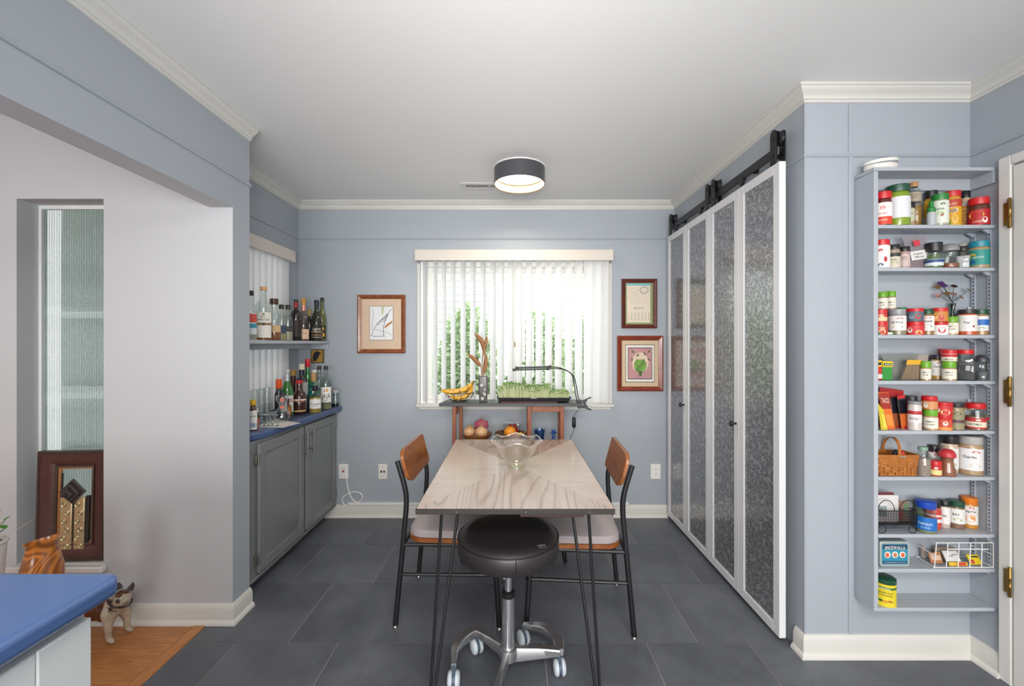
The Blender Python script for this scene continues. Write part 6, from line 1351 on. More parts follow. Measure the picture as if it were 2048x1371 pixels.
jar('jar with teal lid and teal label with yellow fish, second row', 1, 1078, 1240, 966, 2, 'f', fill='a08a66', lid='1d8296', lidh=0.22, lab='2a8a80', lz=(0.14, 0.86), decor=((-0.6, 0.62, 0.35, 0.16, 'e0b030'), (-0.55, 0.2, 0.25, 0.1, '2a4aa0')), txt=(('SEAFOOD', 0.5, 0.12, 0.55, 'cfe4e0'),))
jar('jar with cream lid at the back of the second row', 1, 935, 1068, 990, 2, 'b', fill='9a8a78', lid='d8d0b8', lidh=0.12, lab=None)
# --- third shelf
def stack(label_lo, label_hi, x1, x2, ylo, yhi, lo, hi, **kw):
    z1, *_ = jar(label_lo, 2, x1, x2, ylo, 3, style='tin', **lo, **kw); jar(label_hi, 2, x1+4, x2-4, yhi, 3, style='tin', z0=z1+0.0005, **hi, **kw); return z1
rt = dict(fill='b8352c', lid=R_, lidh=0.3, lab='b8352c', lz=(0, 0.95), decor=((0.3, 0.35, 0.5, 0.3, 'e0c890'),))
stack('lower red spice tin of the stack by the side panel', 'upper red spice tin of the stack by the side panel', 50, 168, 540, 415, dict(rt, txt=(('CAYENNE', 0.75, 0.2, 0.8, 'f0d8c0'),)), dict(rt, bands=((0, 0.5, 'd8c098'),), txt=(('CUMIN', 0.75, 0.2, 0.6, 'f0e0c8'),)))
zz, *_ = jar('lower red tin at the back of the side panel stack', 2, 150, 245, 545, 3, 'b', style='tin', **rt); zz2, *_ = jar('upper red tin at the back of the side panel stack', 2, 150, 245, 420, 3, 'b', style='tin', z0=zz+0.0005, **rt)
for a, c_, y, nm in ((84, 176, 232, 'nearer the side panel'), (175, 272, 223, 'nearer the dill jar')):
    jar('bright green lidded jar on top of the red tins, '+nm, 2, a, c_, y, 3, 'b', z0=zz2+0.0005, fill='9a7a60', lid=LG, lidh=0.29, lab='e0dccf', lz=(0.12, 0.92), txt=(('SIMPLY', 0.55, 0.13, 0.7, '3a3a34'), ('SAGE', 0.3, 0.13, 0.5, '6a5a54')))
jar('dill jar with frosted grey lid and white label with green sprigs', 2, 213, 358, 412, 3, 'f', fill='7a7a5a', lid='8f9296', lidh=0.23, lab='e2e0dc', lz=(0.22, 0.96), decor=((0.35, 0.8, 0.4, 0.07, 'b83038'), (0.1, 0.24, 0.6, 0.1, '8a9a4a')), txt=(('Dill Weed', 0.56, 0.13, 0.8, '2a2a2c'),))
stack('lower red tin of the stack between dill and oregano', 'upper dark tin with red lid between dill and oregano', 395, 545, 543, 405, dict(fill='c22d30', lid=R_, lidh=0.3, lab='c8343a', lz=(0, 1), decor=((-0.5, 0.5, 0.3, 0.3, 'e8dcd0'), (0.5, 0.25, 0.4, 0.25, 'e0c878'))), dict(fill='4a5a66', lid=R_, lidh=0.25, lab='566470', lz=(0, 1), decor=((0.4, 0.5, 0.35, 0.3, 'b03038'), (-0.3, 0.5, 0.3, 0.25, '8a9aa4'))))
jar('oregano jar with dark green lid and leaf picture on white label', 2, 548, 658, 412, 3, 'f', fill='8a6a3e', lid=DG, lidh=0.19, lab='e0dfda', lz=(0.2, 0.9), decor=((0.1, 0.86, 0.5, 0.07, 'b84048'), (0.1, 0.3, 0.6, 0.13, '4f7a36')), txt=(('OREGANO', 0.64, 0.14, 0.9, '222224'),))
stack('lower white tin with red oval under an orange tin', 'upper tin with red lid and orange picture label', 655, 800, 543, 400, dict(fill='e0dcd8', lid=R_, lidh=0.27, lab='e6e2de', lz=(0, 1), decor=((0.35, 0.5, 0.45, 0.33, 'b8242c'),)), dict(fill='c07a3a', lid=R_, lidh=0.27, lab='c4803e', lz=(0, 1), decor=((0.3, 0.4, 0.3, 0.3, 'b8302e'), (-0.4, 0.5, 0.35, 0.3, 'd8b07a'))))
jar('bright green lidded jar beneath the metal flower bouquet', 2, 800, 910, 490, 3, 'f', fill='b8a07a', lid=LG, lidh=0.31, lab='dedacc', lz=(0.14, 0.95), txt=(('SIMPLY', 0.65, 0.13, 0.7, '3a3a34'), ('GINGER', 0.4, 0.12, 0.7, '5a4a44')), decor=((0.2, 0.88, 0.15, 0.07, 'a8b83a'),))
# metal flowers in a glass vase
q2 = lambda u, v, y=1.79: P(1740+u/5.273, 540+v/5.273, y)
vb_ = q2(870, 676); vb_.z = TOPS[3]+0.0004
t = thing('metal_flower_bouquet', 'bouquet of small metal wire flowers in a slim glass vase on the third shelf', 'flowers', vb_)
hv = q2(870, 350).z-vb_.z
ob('vase', L([(0.010, 0), (0.011, 0.003), (0.0075, hv*0.45), (0.006, hv*0.75), (0.012, hv), (0.010, hv), (0.004, hv*0.75)], vb_, 18), G('b4c2ba', 1.6), t, smooth=50)
fl_m = {'p': M('5a3a7a', 0.3, 0.3), 'b': M('4a2c28', 0.3, 0.5), 'g': M('9a7a52', 0.3, 0.6), 'k': M('b08a84', 0.25, 0.5)}
for u, v, kd, n_ in ((745, 140, 'p', 6), (775, 165, 'p', 6), (885, 170, 'b', 5), (1040, 210, 'g', 5), (718, 268, 'k', 5), (880, 252, 'k', 5), (960, 285, 'g', 5), (812, 245, 'g', 4), (715, 178, 'g', 4)):
    e = q2(u, v, 1.785); ob('wire_stem', T(curve_pts([vb_+Vector((0, 0, hv*0.4)), q2(870, 350), q2(870+(u-870)*0.45, 350+(v-350)*0.5), e], 4), 0.0009, 5), M('2c3430', 0.4, 0.5), t)
    b = bm_new(); dirv = ((e-q2(870, 350)).normalized()+Vector((-0.3, -1.0, 0.2))).normalized(); Rm = dirv.to_track_quat('Z', 'Y').to_matrix()
    for k in range(n_):
        a = k*2*pi/n_; leafshape(b, lambda uu, vv: e+Rm @ Vector((uu*math.cos(a)-vv*math.sin(a), uu*math.sin(a)+vv*math.cos(a), 0.15*uu)), 0, 0, 0.0125, 0.0062, 0, 5)
    ob('flower_head', b, fl_m[kd], t, smooth=0)
jar('paprika jar with black lid and turned white label on the third shelf', 2, 945, 1100, 416, 3, 'f', fill='b8501c', lid='26242a', lidh=0.17, lab='dcdad8', lz=(0.17, 0.93), txt=(('Pap', 0.55, 0.12, 0.35, '2a2a2c'),), decor=((0.7, 0.3, 0.12, 0.08, 'a03038'),))
t2 = dict(fill='a07a4a', lid=DG, lidh=0.18, lab='dcdfe0', lz=(0.2, 0.9))
jar('jar with dark green lid and blue banded label, third row', 2, 1095, 1225, 418, 3, 'f', bands=((0.38, 0.78, '2a6ab8'),), decor=((0.2, 0.18, 0.4, 0.08, '7a9a5a'),), **t2)
def packet(label, crop, cs, Y, hx, sh, tilt=0.0, extra=(), txts=(), cat='packet', name='spice_packet', thick=0.004):
    s, ox, oy = {1: (5.273, 1740, 300), 2: (5.273, 1740, 540), 3: (5.273, 1740, 750), 4: (3.335, 1690, 960)}[crop]
    pt = [P(ox+u/s, oy+v/s, Y) for u, v in cs]; zmin = min(p_.z for p_ in pt); dz = TOPS[sh]+0.0006-zmin
    for p_ in pt: p_.z += dz if p_.z < zmin+0.02 else 0
    t = thing(name, label, cat, ((pt[0].x+pt[1].x)/2, Y, TOPS[sh]), 'spice packets on the alcove rack')
    for p_ in pt: p_.y += (p_.z-TOPS[sh])*tilt
    b = bm_new(); a = [b.verts.new(p_) for p_ in pt]; c_ = [b.verts.new(p_+Vector((0, thick, 0))) for p_ in pt]
    b.faces.new(list(reversed(a))); b.faces.new(c_)
    for i in range(4): j = (i+1) % 4; b.faces.new((a[i], a[j], c_[j], c_[i]))
    ob('pouch', b, M(hx, 0.35, coat=0.3, var=(40, 0.1)), t, bevel=0.001, smooth=30)
    def qq(u, v, off): return pt[0].lerp(pt[1], u).lerp(pt[3].lerp(pt[2], u), v)+Vector((0, -off, 0))
    for k, (u0, u1, v0, v1, h_) in enumerate(extra):
        bb = bm_new(); bb.faces.new([bb.verts.new(qq(u, v, 0.0012+0.0003*k)) for u, v in ((u0, v0), (u1, v0), (u1, v1), (u0, v1))]); ob('print_area', bb, M(h_, 0.4), t, smooth=0)
    for s_, u, v, ch, w_, h_ in txts:
        ob('lettering', text(bm_new(), s_, ch, lambda a_, b_: qq(u+a_, v+b_, 0.003), width=w_, slant=0.15), M(h_, 0.5), t, smooth=0)
    return t
packet('white packet with red oval logo behind the jars at the third shelf wall end', 2, [(1040, 676), (1268, 676), (1272, 365), (1035, 390)], 1.806, 'c9c9cc', 3, extra=((0.3, 0.7, 0.85, 0.95, 'b83a44'),))
packet('low green and white box lying before the red tins on the third shelf', 2, [(95, 676), (250, 676), (250, 648), (95, 645)], 1.718, '3a7a3a', 3, extra=((0.45, 0.9, 0.1, 0.9, 'd8dcd4'),), thick=0.003)
jar('dark green lidded jar behind the dill jar', 2, 285, 390, 395, 3, 'b', fill='4a5a3a', lid=GN, lidh=0.2, lab='3a6a4a')
jar('small dark jar behind the paprika jar', 2, 928, 985, 445, 3, 'b', fill='4a4440', lid=BK, lidh=0.2, lab='8a8680')
# --- fourth shelf
packet('red and yellow spice tin box against the side panel on the fourth shelf', 2, [(60, 1158), (125, 1158), (125, 950), (60, 950)], 1.745, 'c22a26', 4, extra=((0, 1, 0.68, 1.0, 'd8b428'), (0.3, 0.9, 0.76, 0.9, '2a2a3a'), (0.3, 1, 0.08, 0.3, 'dcd4d0')), cat='box', name='spice_box', thick=0.03)
packet('green and yellow spice tin box on the fourth shelf', 2, [(130, 1158), (234, 1158), (236, 962), (132, 958)], 1.745, '2a8a34', 4, extra=((0, 1, 0.7, 1.0, 'd8bc2a'), (0.1, 0.9, 0.76, 0.9, '2a4a3a')), txts=(('BADIA', 0.5, 0.83, 0.09, 0.6, 'd8e0d0'),), cat='box', name='spice_box', thick=0.03)
t = thing('spice_bag', 'clear plastic bag of reddish dried peppers on the fourth shelf', 'bag', (1.6, 1.77, TOPS[4]), 'spice bags on the alcove rack')
bag(t, 2, [(232, 1158), (420, 1158), (520, 880), (110, 890)], 1.775, 0.016, '6a3a2c', 0.62, clear='b4b8b4')
t = thing('toothpick_pack', 'clear pack of wooden toothpicks with yellow card top on the fourth shelf', 'pack', (1.65, 1.745, TOPS[4]))
q4 = lambda u, v, y=1.742: P(1740+u/5.273, 540+v/5.273, y)
for k in range(13):
    a = q4(338+k*15, 1150); a.z = TOPS[4]+0.004+0.0005; ob('toothpick', T([a, q4(400+k*10.5, 985)], 0.0011, 5), M('c9a878', 0.7), t)
b = bm_new(); cs = [q4(312, 1158, 1.735), q4(530, 1158, 1.735), q4(548, 945, 1.735), q4(385, 945, 1.735)]
for p_ in cs[:2]: p_.z = TOPS[4]+0.0006
f1 = [b.verts.new(p_) for p_ in cs]; f2 = [b.verts.new(p_+Vector((0, 0.012, 0))) for p_ in cs]; b.faces.new(f1); b.faces.new(f2)
for i in range(4): j = (i+1) % 4; b.faces.new((f1[i], f1[j], f2[j], f2[i]))
ob('clear_sleeve', b, G('e8e6e2', 1.6), t, smooth=0)
b = bm_new(); f1 = [b.verts.new(p_+Vector((0, -0.0008, 0))) for p_ in (q4(380, 995, 1.735), q4(545, 995, 1.735), q4(548, 945, 1.735), q4(392, 945, 1.735))]; b.faces.new(f1); ob('card_top', b, M('d8a42e', 0.5), t, smooth=0)
packet('pale cardboard hang card behind the toothpick pack', 2, [(400, 1150), (600, 1150), (618, 885), (425, 888)], 1.80, 'a8a09a', 4)
jar('bright green lidded jar beside the toothpicks on the fourth shelf', 2, 542, 628, 958, 4, 'f', fill='a88a60', lid=LG, lidh=0.33, lab='dedacc', lz=(0.14, 0.9), txt=(('SIMPLY', 0.65, 0.12, 0.7, '3a3a34'), ('THYME', 0.4, 0.12, 0.6, '5a4a44')))
zz, *_ = jar('bright green lidded jar carrying a red lidded jar on the fourth shelf', 2, 776, 890, 958, 4, 'f', fill='a88a6a', lid=LG, lidh=0.34, lab='dedacc', lz=(0.14, 0.9), txt=(('SIMPLY', 0.65, 0.12, 0.7, '3a3a34'), ('CLOVE', 0.4, 0.12, 0.6, '5a4a44')))
jar('red lidded jar stacked on a bright green lidded jar on the fourth shelf', 2, 772, 892, 838, 4, 'f', z0=zz+0.0005, style='tin', fill='d8cfc4', lid=R_, lidh=0.35, lab='d8cfc0', lz=(0, 0.95), bands=((0.6, 1, 'b8242c'),), txt=(('MACE', 0.25, 0.2, 0.6, '4a3a34'),))
packet('thin orange and white spice packet beside the peppercorn jar', 2, [(890, 1158), (922, 1158), (920, 950), (892, 955)], 1.765, 'c88a5a', 4, extra=((0, 1, 0.5, 0.9, 'dcd4cc'),))
jar('big square jar of black peppercorns with red lid', 2, 908, 1086, 836, 4, 'f', style='square', fill='3c3c3e', lid=R_, lidh=0.15, lab=None, level=0.86, yoff=0.0, txt=())
jar('glass grinder with dark silver top at the wall end of the fourth row', 2, 1122, 1258, 890, 4, style='grinder', fill='5a5c60', level=0.45, lid='3c3c42', lidh=0.27, lab=None, lidstyle='dome')
jar('cumin jar with black lid and white label with seed picture', 2, 632, 785, 893, 4, 'b', fill='a8843e', lid='26242c', lidh=0.18, lab='e0deda', lz=(0.2, 0.93), decor=((0.4, 0.86, 0.4, 0.08, 'b83a44'), (0.1, 0.28, 0.7, 0.1, '8a7a4a')), txt=(('Cumin', 0.62, 0.14, 0.6, '2a2a2c'),))
jar('round black lidded jar with red lid at the back of the fourth row', 2, 735, 800, 830, 4, 'b', fill='c8b0a0', lid=R_, lidh=0.18, lab='b8302e')
jar('dark lidded jar at the back between red stack and peppercorns', 2, 890, 950, 885, 4, 'b', fill='4a4a40', lid=DG, lidh=0.2, lab=None)
# --- fifth shelf
packet('tall red hanging packet at the back of the fifth shelf', 3, [(100, 560), (350, 560), (356, 160), (105, 125)], 1.80, 'b01c22', 5, extra=((0.1, 0.9, 0.3, 0.62, '3a1c1c'),))
packet('dark pouch of brown spice with red top on the fifth shelf', 3, [(255, 572), (345, 572), (300, 225), (225, 240)], 1.77, '16161e', 5, tilt=0.05, extra=((0, 1, 0, 0.48, '8a4a2a'), (0.3, 1, 0, 0.08, 'b01c22')))
packet('dark pouch of orange spice with red top on the fifth shelf', 3, [(330, 572), (412, 572), (380, 205), (300, 220)], 1.755, '10141e', 5, tilt=0.05, extra=((0, 1, 0, 0.45, 'c2602a'), (0, 1, 0.9, 1.0, 'b8242a'), (0.3, 1, 0, 0.08, 'b01c22')))
packet('orange taco seasoning packet leaning on the fifth shelf', 3, [(185, 570), (268, 570), (212, 180), (98, 180)], 1.742, 'd86a22', 5, tilt=0.04, extra=((0, 0.95, 0.55, 0.98, '9a2a22'), (0.1, 0.8, 0.1, 0.4, 'e08a3a')), txts=(('TACO', 0.42, 0.78, 0.13, 0.75, 'e8d8c0'),))
packet('narrow yellow seasoning packet at the panel end of the fifth shelf', 3, [(120, 570), (190, 570), (150, 370), (90, 290)], 1.73, 'c9b428', 5, tilt=0.03, extra=((0.3, 0.9, 0.1, 0.7, 'd8c84a'),))
jar('clear plastic salt jar with white and red label on the fifth shelf', 3, 412, 526, 272, 5, 'f', fill='c9bfba', lid='8a8a90', lidh=0.1, lab='dedad8', lz=(0.3, 0.75), bands=((0.7, 1, 'b02a34'),), txt=(('SEA SALT', 0.35, 0.2, 0.8, '5a4a4a'),))
zz, *_ = jar('bright green lidded jar at the bottom of the fifth shelf stack', 3, 577, 696, 358, 5, 'f', fill='b08a6a', lid=LG, lidh=0.3, lab='dedacc', lz=(0.15, 0.88), txt=(('SIMPLY', 0.62, 0.13, 0.7, '3a3a34'), ('NUTMEG', 0.36, 0.12, 0.7, '5a4a44')))
jar('jar of orange spice with red lid on the fifth shelf stack', 3, 560, 690, 217, 5, 'f', z0=zz+0.0005, fill='b8683e', lid=R_, lidh=0.32, lab='c98a5a', lz=(0.1, 0.9), decor=((-0.4, 0.5, 0.3, 0.4, 'dcd4cc'),))
zz, *_ = jar('lower red tin of the pair on the fifth shelf', 3, 697, 838, 413, 5, 'f', style='tin', fill='c2452e', lid=R_, lidh=0.3, lab='c8503a', lz=(0, 1), bands=((0, 0.3, 'd8904a'),), decor=((0.3, 0.65, 0.3, 0.2, 'e4dcd0'),))
jar('upper red tin of the pair on the fifth shelf', 3, 694, 842, 280, 5, 'f', style='tin', z0=zz+0.0005, fill='c22d30', lid=R_, lidh=0.26, lab='c22d30', lz=(0, 1), decor=((0.3, 0.3, 0.5, 0.3, 'e0d08a'), (-0.5, 0.5, 0.25, 0.25, 'e0d4c8')))
jar('jar with black lid and olive grey label on the fifth shelf', 3, 842, 968, 290, 5, 'f', fill='8a7e5a', lid='26262c', lidh=0.15, lab='8f8a68', lz=(0.08, 0.86), bands=((0.3, 0.48, '5a3a44'),), decor=((0.2, 0.82, 0.5, 0.1, '2a2c2a'),))
jar('large red lidded jar with red banded label on the fifth shelf', 3, 1030, 1190, 290, 5, 'f', style='waist', fill='9a6a4a', level=0.62, lid=R_, lidh=0.2, lab='b8343a', lz=(0.08, 0.56), bands=((0.15, 0.65, 'e0d4c0'),), txt=(('NUTMEG', 0.4, 0.2, 0.7, '4a5a3a'),), decor=((0.3, 0.82, 0.25, 0.1, 'e4dcd4'),))
packet('white packet with red print behind the large red lidded jar', 3, [(1040, 550), (1240, 550), (1245, 258), (1035, 252)], 1.806, 'c4c5c9', 5, extra=((0.35, 0.65, 0.85, 0.95, 'b0404a'),))
t = thing('spice_bag', 'small clear bag of dried dark herb with red band on the fifth shelf', 'bag', (1.9, 1.74, TOPS[5]), 'spice bags on the alcove rack')
qd = bag(t, 3, [(1196, 574), (1268, 574), (1262, 420), (1186, 400)], 1.745, 0.008, '6a5a44', 0.9, clear='9a9488'); qd('red_band', [(1190, 470), (1264, 470), (1262, 446), (1189, 440)], 'a8282e', 0.002)
jar('jar with dark grey flip cap at the back of the fifth row', 3, 385, 485, 215, 5, 'b', fill='5a2a2e', lid='3a3a40', lidh=0.17, lab='a02a3a', lz=(0.4, 0.9))
jar('jar with silver black lid and white label behind the green lidded stack', 3, 482, 578, 285, 5, 'b', fill='a88a6a', lid='4a4a50', lidh=0.2, lab='dcdada', lz=(0.1, 0.85))
jar('white and orange jar with brown lid on the fifth shelf', 3, 958, 1040, 290, 5, 'b', fill='d08a22', lid='4a3a2a', lidh=0.14, lab='d6d4d6', lz=(0.2, 0.85))
# --- sixth shelf: basket, jars
bt_ = thing('market_basket', 'small honey coloured woven splint basket with swing handle on the sixth shelf', 'basket', (1.55, 1.762, TOPS[6]))
xa, xb = 1.4935, PX(1740+528/5.273, 1.725); zr0, zr1 = TOPS[6]+0.0008, PZ(750+838/5.273, 1.725); yc, hy_ = 1.766, 0.044; cxb, hxb = (xa+xb)/2, (xb-xa)/2
bw = wood('b5712c', '8f521c', (6, 6, 12), 0.45, 5.0)
ob('basket_bottom', B(cxb-hxb*0.84, cxb+hxb*0.84, yc-hy_*0.84, yc+hy_*0.84, zr0, zr0+0.003), bw, bt_)
nrow = 6
for k in range(nrow):
    f_ = (k+0.5)/nrow; sc_ = 0.86+0.12*f_; z = zr0+0.003+(zr1-zr0-0.018)*f_; hh_ = (zr1-zr0-0.018)/nrow*0.47; pl = rrect(2*hxb*sc_, 2*hy_*sc_, 0.012, 3)
    pts = []
    for i in range(len(pl)):
        a, c_ = Vector(pl[i]), Vector(pl[(i+1) % len(pl)]); n_ = max(1, int((c_-a).length/0.0085))
        for j in range(n_): pts.append(a.lerp(c_, j/n_))
    b = bm_new(); rg = []; m = len(pts)
    for i, p_ in enumerate(pts):
        d = (pts[(i+1) % m]-pts[i-1]).normalized(); o_ = Vector((d.y, -d.x))*(0.0018 if ((i//2)+k) % 2 else -0.0012)
        q_ = p_+o_; rg.append([b.verts.new((cxb+q_.x*g+0, yc+q_.y*g, z+s_)) for g, s_ in ((1, -hh_), (1, hh_), (0.985, hh_), (0.985, -hh_))])
    for i in range(m):
        a, c_ = rg[i], rg[(i+1) % m]
        for j in range(4): l = (j+1) % 4; b.faces.new((a[j], a[l], c_[l], c_[j]))
    ob('weaver', b, bw, bt_, smooth=30)
for k in range(10):
    x = cxb-hxb*0.8+k*hxb*1.6/9
    for y_, s_ in ((yc-hy_*0.93, -1), (yc+hy_*0.93, 1)): ob('splint', B(x-0.0028, x+0.0028, y_-0.0007, y_+0.0007, zr0+0.003, zr1-0.004), bw, bt_, smooth=0)
def ring(hx_, hy2, z0_, z1_, t_):
    b = bm_new(); o_ = rrect(hx_*2, hy2*2, 0.012, 4); i_ = rrect(hx_*2-2*t_, hy2*2-2*t_, 0.010, 4); V = [[b.verts.new((cxb+x, yc+y, z)) for x, y in pl] for pl, z in ((o_, z0_), (o_, z1_), (i_, z1_), (i_, z0_))]
    for q in range(4):
        a, c_ = V[q], V[(q+1) % 4]
        for i in range(len(a)): j = (i+1) % len(a); b.faces.new((a[i], a[j], c_[j], c_[i]))
    return b
rm = ob('rim', ring(hxb, hy_+0.001, zr1-0.015, zr1, 0.004), bw, bt_, bevel=0.0008)
ob('brass_tag', B(cxb+0.002, cxb+0.024, yc-hy_-0.0022, yc-hy_-0.0008, zr1-0.011, zr1-0.005), M('b8b0a4', 0.4, 0.6), rm); ob('lettering', text(bm_new(), 'Longaberger', 0.003, lambda u, v: Vector((cxb+0.013+u, yc-hy_-0.0024, zr1-0.008+v)), width=0.019), M('4a3a2a', 0.5), rm, smooth=0)
zh = PZ(750+668/5.273, 1.74)-zr1; b = bm_new(); rg = []
for i in range(17):
    a = pi*i/16; y = yc-(hy_-0.004)*math.cos(a); z = zr1-0.012+(zh+0.012)*math.sin(a)**0.75 if 0 < i < 16 else zr1-0.014
    d = 0.0012; xh = cxb+0.006+0.006*math.sin(a); rg.append([b.verts.new((xh+dx_, y*1.0+d*dy_, z+d*dz_)) for dx_, dy_, dz_ in ((-0.006, 0, 1), (0.006, 0, 1), (0.006, 1, -1), (-0.006, 1, -1))])
for a, c_ in zip(rg, rg[1:]):
    for j in range(4): l = (j+1) % 4; b.faces.new((a[j], a[l], c_[l], c_[j]))
b.faces.new(rg[0]); b.faces.new(list(reversed(rg[-1]))); ob('handle', b, bw, bt_, smooth=30)
# bottle and lid lying in the basket
axb = Vector((0.55, -0.02, 0.83)).normalized(); o0 = Vector((cxb-0.034, yc-0.008, zr0+0.012)); Rb = axb.to_track_quat('Z', 'Y').to_matrix()
t = thing('extract_bottle', 'small brown extract bottle with black cap tilted in the woven basket', 'bottle', o0)
ob('bottle_body', L([(0.015, 0), (0.0175, 0.003), (0.0175, 0.062), (0.013, 0.074), (0.008, 0.08), (0.008, 0.088)], o0, 20, axis=axb), M('341a14', 0.15, coat=0.5), t, smooth=50); ob('cap', L([(0.0095, 0.084), (0.0095, 0.1), (0.0085, 0.102)], o0, 16, axis=axb), M('20242c', 0.4), t)
fr_ = Vector((0, -1, 0)); fr_ = (fr_-axb*fr_.dot(axb)).normalized(); sd_ = fr_.cross(axb)
lfm = lambda d: (lambda u, v: o0+axb*(0.034+v)+(fr_*math.cos(u/0.0178)-sd_*math.sin(u/0.0178))*(0.0178+d))
lb = ob('label', cylpatch(bm_new(), lfm(0), -0.024, 0.024, -0.026, 0.026, 10), M('d4dad8', 0.6), t, smooth=60)
ob('lettering', text(bm_new(), 'VANILLA', 0.006, lambda u, v: lfm(0.0004)(-u, v), width=0.03, cy=0.008), M('3a3a3c', 0.6), lb, smooth=0); ob('lettering', text(bm_new(), 'EXTRACT', 0.005, lambda u, v: lfm(0.0004)(-u, v), width=0.026, cy=-0.006), M('3a3a3c', 0.6), lb, smooth=0)
o1 = Vector((cxb+0.012, yc-0.005, zr1-0.02)); a1 = Vector((0.85, -0.2, 0.45)).normalized()
t = thing('spice_jar', 'red capped dark little jar lying in the woven basket', 'jar', o1, GRP); ob('jar_body', L([(0.012, 0), (0.013, 0.002), (0.013, 0.022)], o1, 16, axis=a1), M('22262c', 0.3), t); ob('lid', L([(0.0125, 0.022), (0.0125, 0.04), (0.0115, 0.041)], o1, 16, axis=a1), M('c41f25', 0.35), t)
jar('tapered glass jar of pinkish salt with green silver lid beside the basket', 3, 490, 622, 752, 6, 'f', style='shoulder', fill='a08a80', level=0.68, lid='7a9a86', lidh=0.12, lab=None, lidstyle='flat', clear=True)
jar('small red lidded spice jar in front of the chili jar', 3, 630, 738, 896, 6, 'f', fill='8a7a3a', lid=R_, lidh=0.32, lab='b8302e', lz=(0.05, 1.0), bands=((0.1, 0.6, 'e0d08a'),), decor=((0.2, 0.78, 0.3, 0.12, 'e4dcd4'),), style='tin', yoff=0.0)
jar('glass grinder of brown spice with red and silver top on the sixth shelf', 3, 738, 885, 772, 6, style='grinder', fill='9a5a38', level=0.96, lid='b83036', lidh=0.3, lab=None, lidstyle='dome', yoff=0.003)
jar('chili jar with black lid and white label behind the small red lidded jar', 3, 600, 745, 735, 6, 'b', fill='5a2420', lid='1c1a20', lidh=0.2, lab='dcdad8', lz=(0.1, 0.93), txt=(('Chili', 0.66, 0.14, 0.6, '26262a'),), decor=((0.4, 0.86, 0.4, 0.07, 'b83a44'),))
jar('large jar with ribbed black lid and white label on the sixth shelf', 3, 722, 948, 632, 6, 'b', fill='c2aa92', lid='1a1a1e', lidh=0.21, lab='dadada', lz=(0.14, 0.85), decor=((0.3, 0.88, 0.3, 0.05, '6a8a4a'), (0.55, 0.22, 0.3, 0.09, 'b8a87a')), txt=(('SESAME', 0.5, 0.1, 0.6, '26262a'),))
jar('large garlic jar with clear lid and white label on the sixth shelf', 3, 946, 1178, 634, 6, 'b', fill='a58a6a', lid='aaa8a6', lidh=0.2, lab='dfdfe0', lz=(0.16, 0.86), txt=(('Garlic', 0.62, 0.12, 0.62, '1f1f22'),), decor=((0.5, 0.85, 0.35, 0.06, 'b83a44'), (0.45, 0.22, 0.45, 0.12, 'cfc2aa')))
# --- seventh shelf: wire letter basket, jars
z7 = TOPS[7]+0.0006; q7 = lambda u, v, y: P(1690+u/3.335, 960+v/3.335, y)
wb = thing('wire_basket', 'black wire basket with scrolls and lattice sides on the seventh shelf', 'basket', (1.56, 1.765, z7)); wm2 = M('17171b', 0.45, 0.3)
x0, x1 = 1.495, 1.655; y0, y1 = 1.722, 1.805; zb0, zb1 = z7+0.036, z7+0.092
for nm, zz in (('top_rail', zb1), ('bottom_rail', zb0)): ob(nm, T([(x0, y0, zz), (x1, y0, zz), (x1, y1, zz), (x0, y1, zz)], 0.0018, 6, closed=True), wm2, wb)
for (xa, ya), (xb, yb2) in (((x0, y0), (x1, y0)), ((x1, y0), (x1, y1)), ((x1, y1), (x0, y1)), ((x0, y1), (x0, y0))):
    n_ = max(4, int(math.hypot(xb-xa, yb2-ya)/0.0105)); b = bm_new()
    for i in range(n_+1):
        p_ = Vector((xa+(xb-xa)*i/n_, ya+(yb2-ya)*i/n_, 0)); tube(b, [p_+Vector((0, 0, zb0)), p_+Vector((0, 0, zb1))], 0.0009, 4)
        if i < n_:
            c_ = Vector((xa+(xb-xa)*(i+0.5)/n_, ya+(yb2-ya)*(i+0.5)/n_, 0)); d = Vector((xb-xa, yb2-ya, 0)).normalized()
            for r_ in range(5): tube(b, [c_+d*0.0036*math.cos(a*pi/4)+Vector((0, 0, zb0+(zb1-zb0)*(r_+0.5)/5+0.0036*math.sin(a*pi/4))) for a in range(8)], 0.0009, 4, closed=True)
    for r_ in (1, 2, 3, 4): tube(b, [(xa, ya, zb0+(zb1-zb0)*r_/5), (xb, yb2, zb0+(zb1-zb0)*r_/5)], 0.0008, 4)
    ob('lattice_side', b, wm2, wb, smooth=0)
for yy in (y0, y1):
    for cx2 in (x0+0.034, x1-0.038): ob('scroll_arch', T([(cx2+0.034*math.cos(pi*a/12), yy, zb1+0.044*math.sin(pi*a/12)) for a in range(13)]+[(cx2-0.034+0.008*(1-math.cos(a*0.6)), yy, zb1+0.008*math.sin(a*0.6)) for a in range(6)], 0.0015, 6), wm2, wb)
    for cx2 in (x0+0.017, x1-0.017): ob('scroll_foot', T([(cx2+0.0165*math.cos(a*pi/8), yy, z7+0.0182+0.0165*math.sin(a*pi/8)) for a in range(16)], 0.0014, 6, closed=True), wm2, wb)
ob('wire_floor', B(x0, x1, y0, y1, zb0-0.001, zb0+0.0005), wm2, wb, smooth=0)
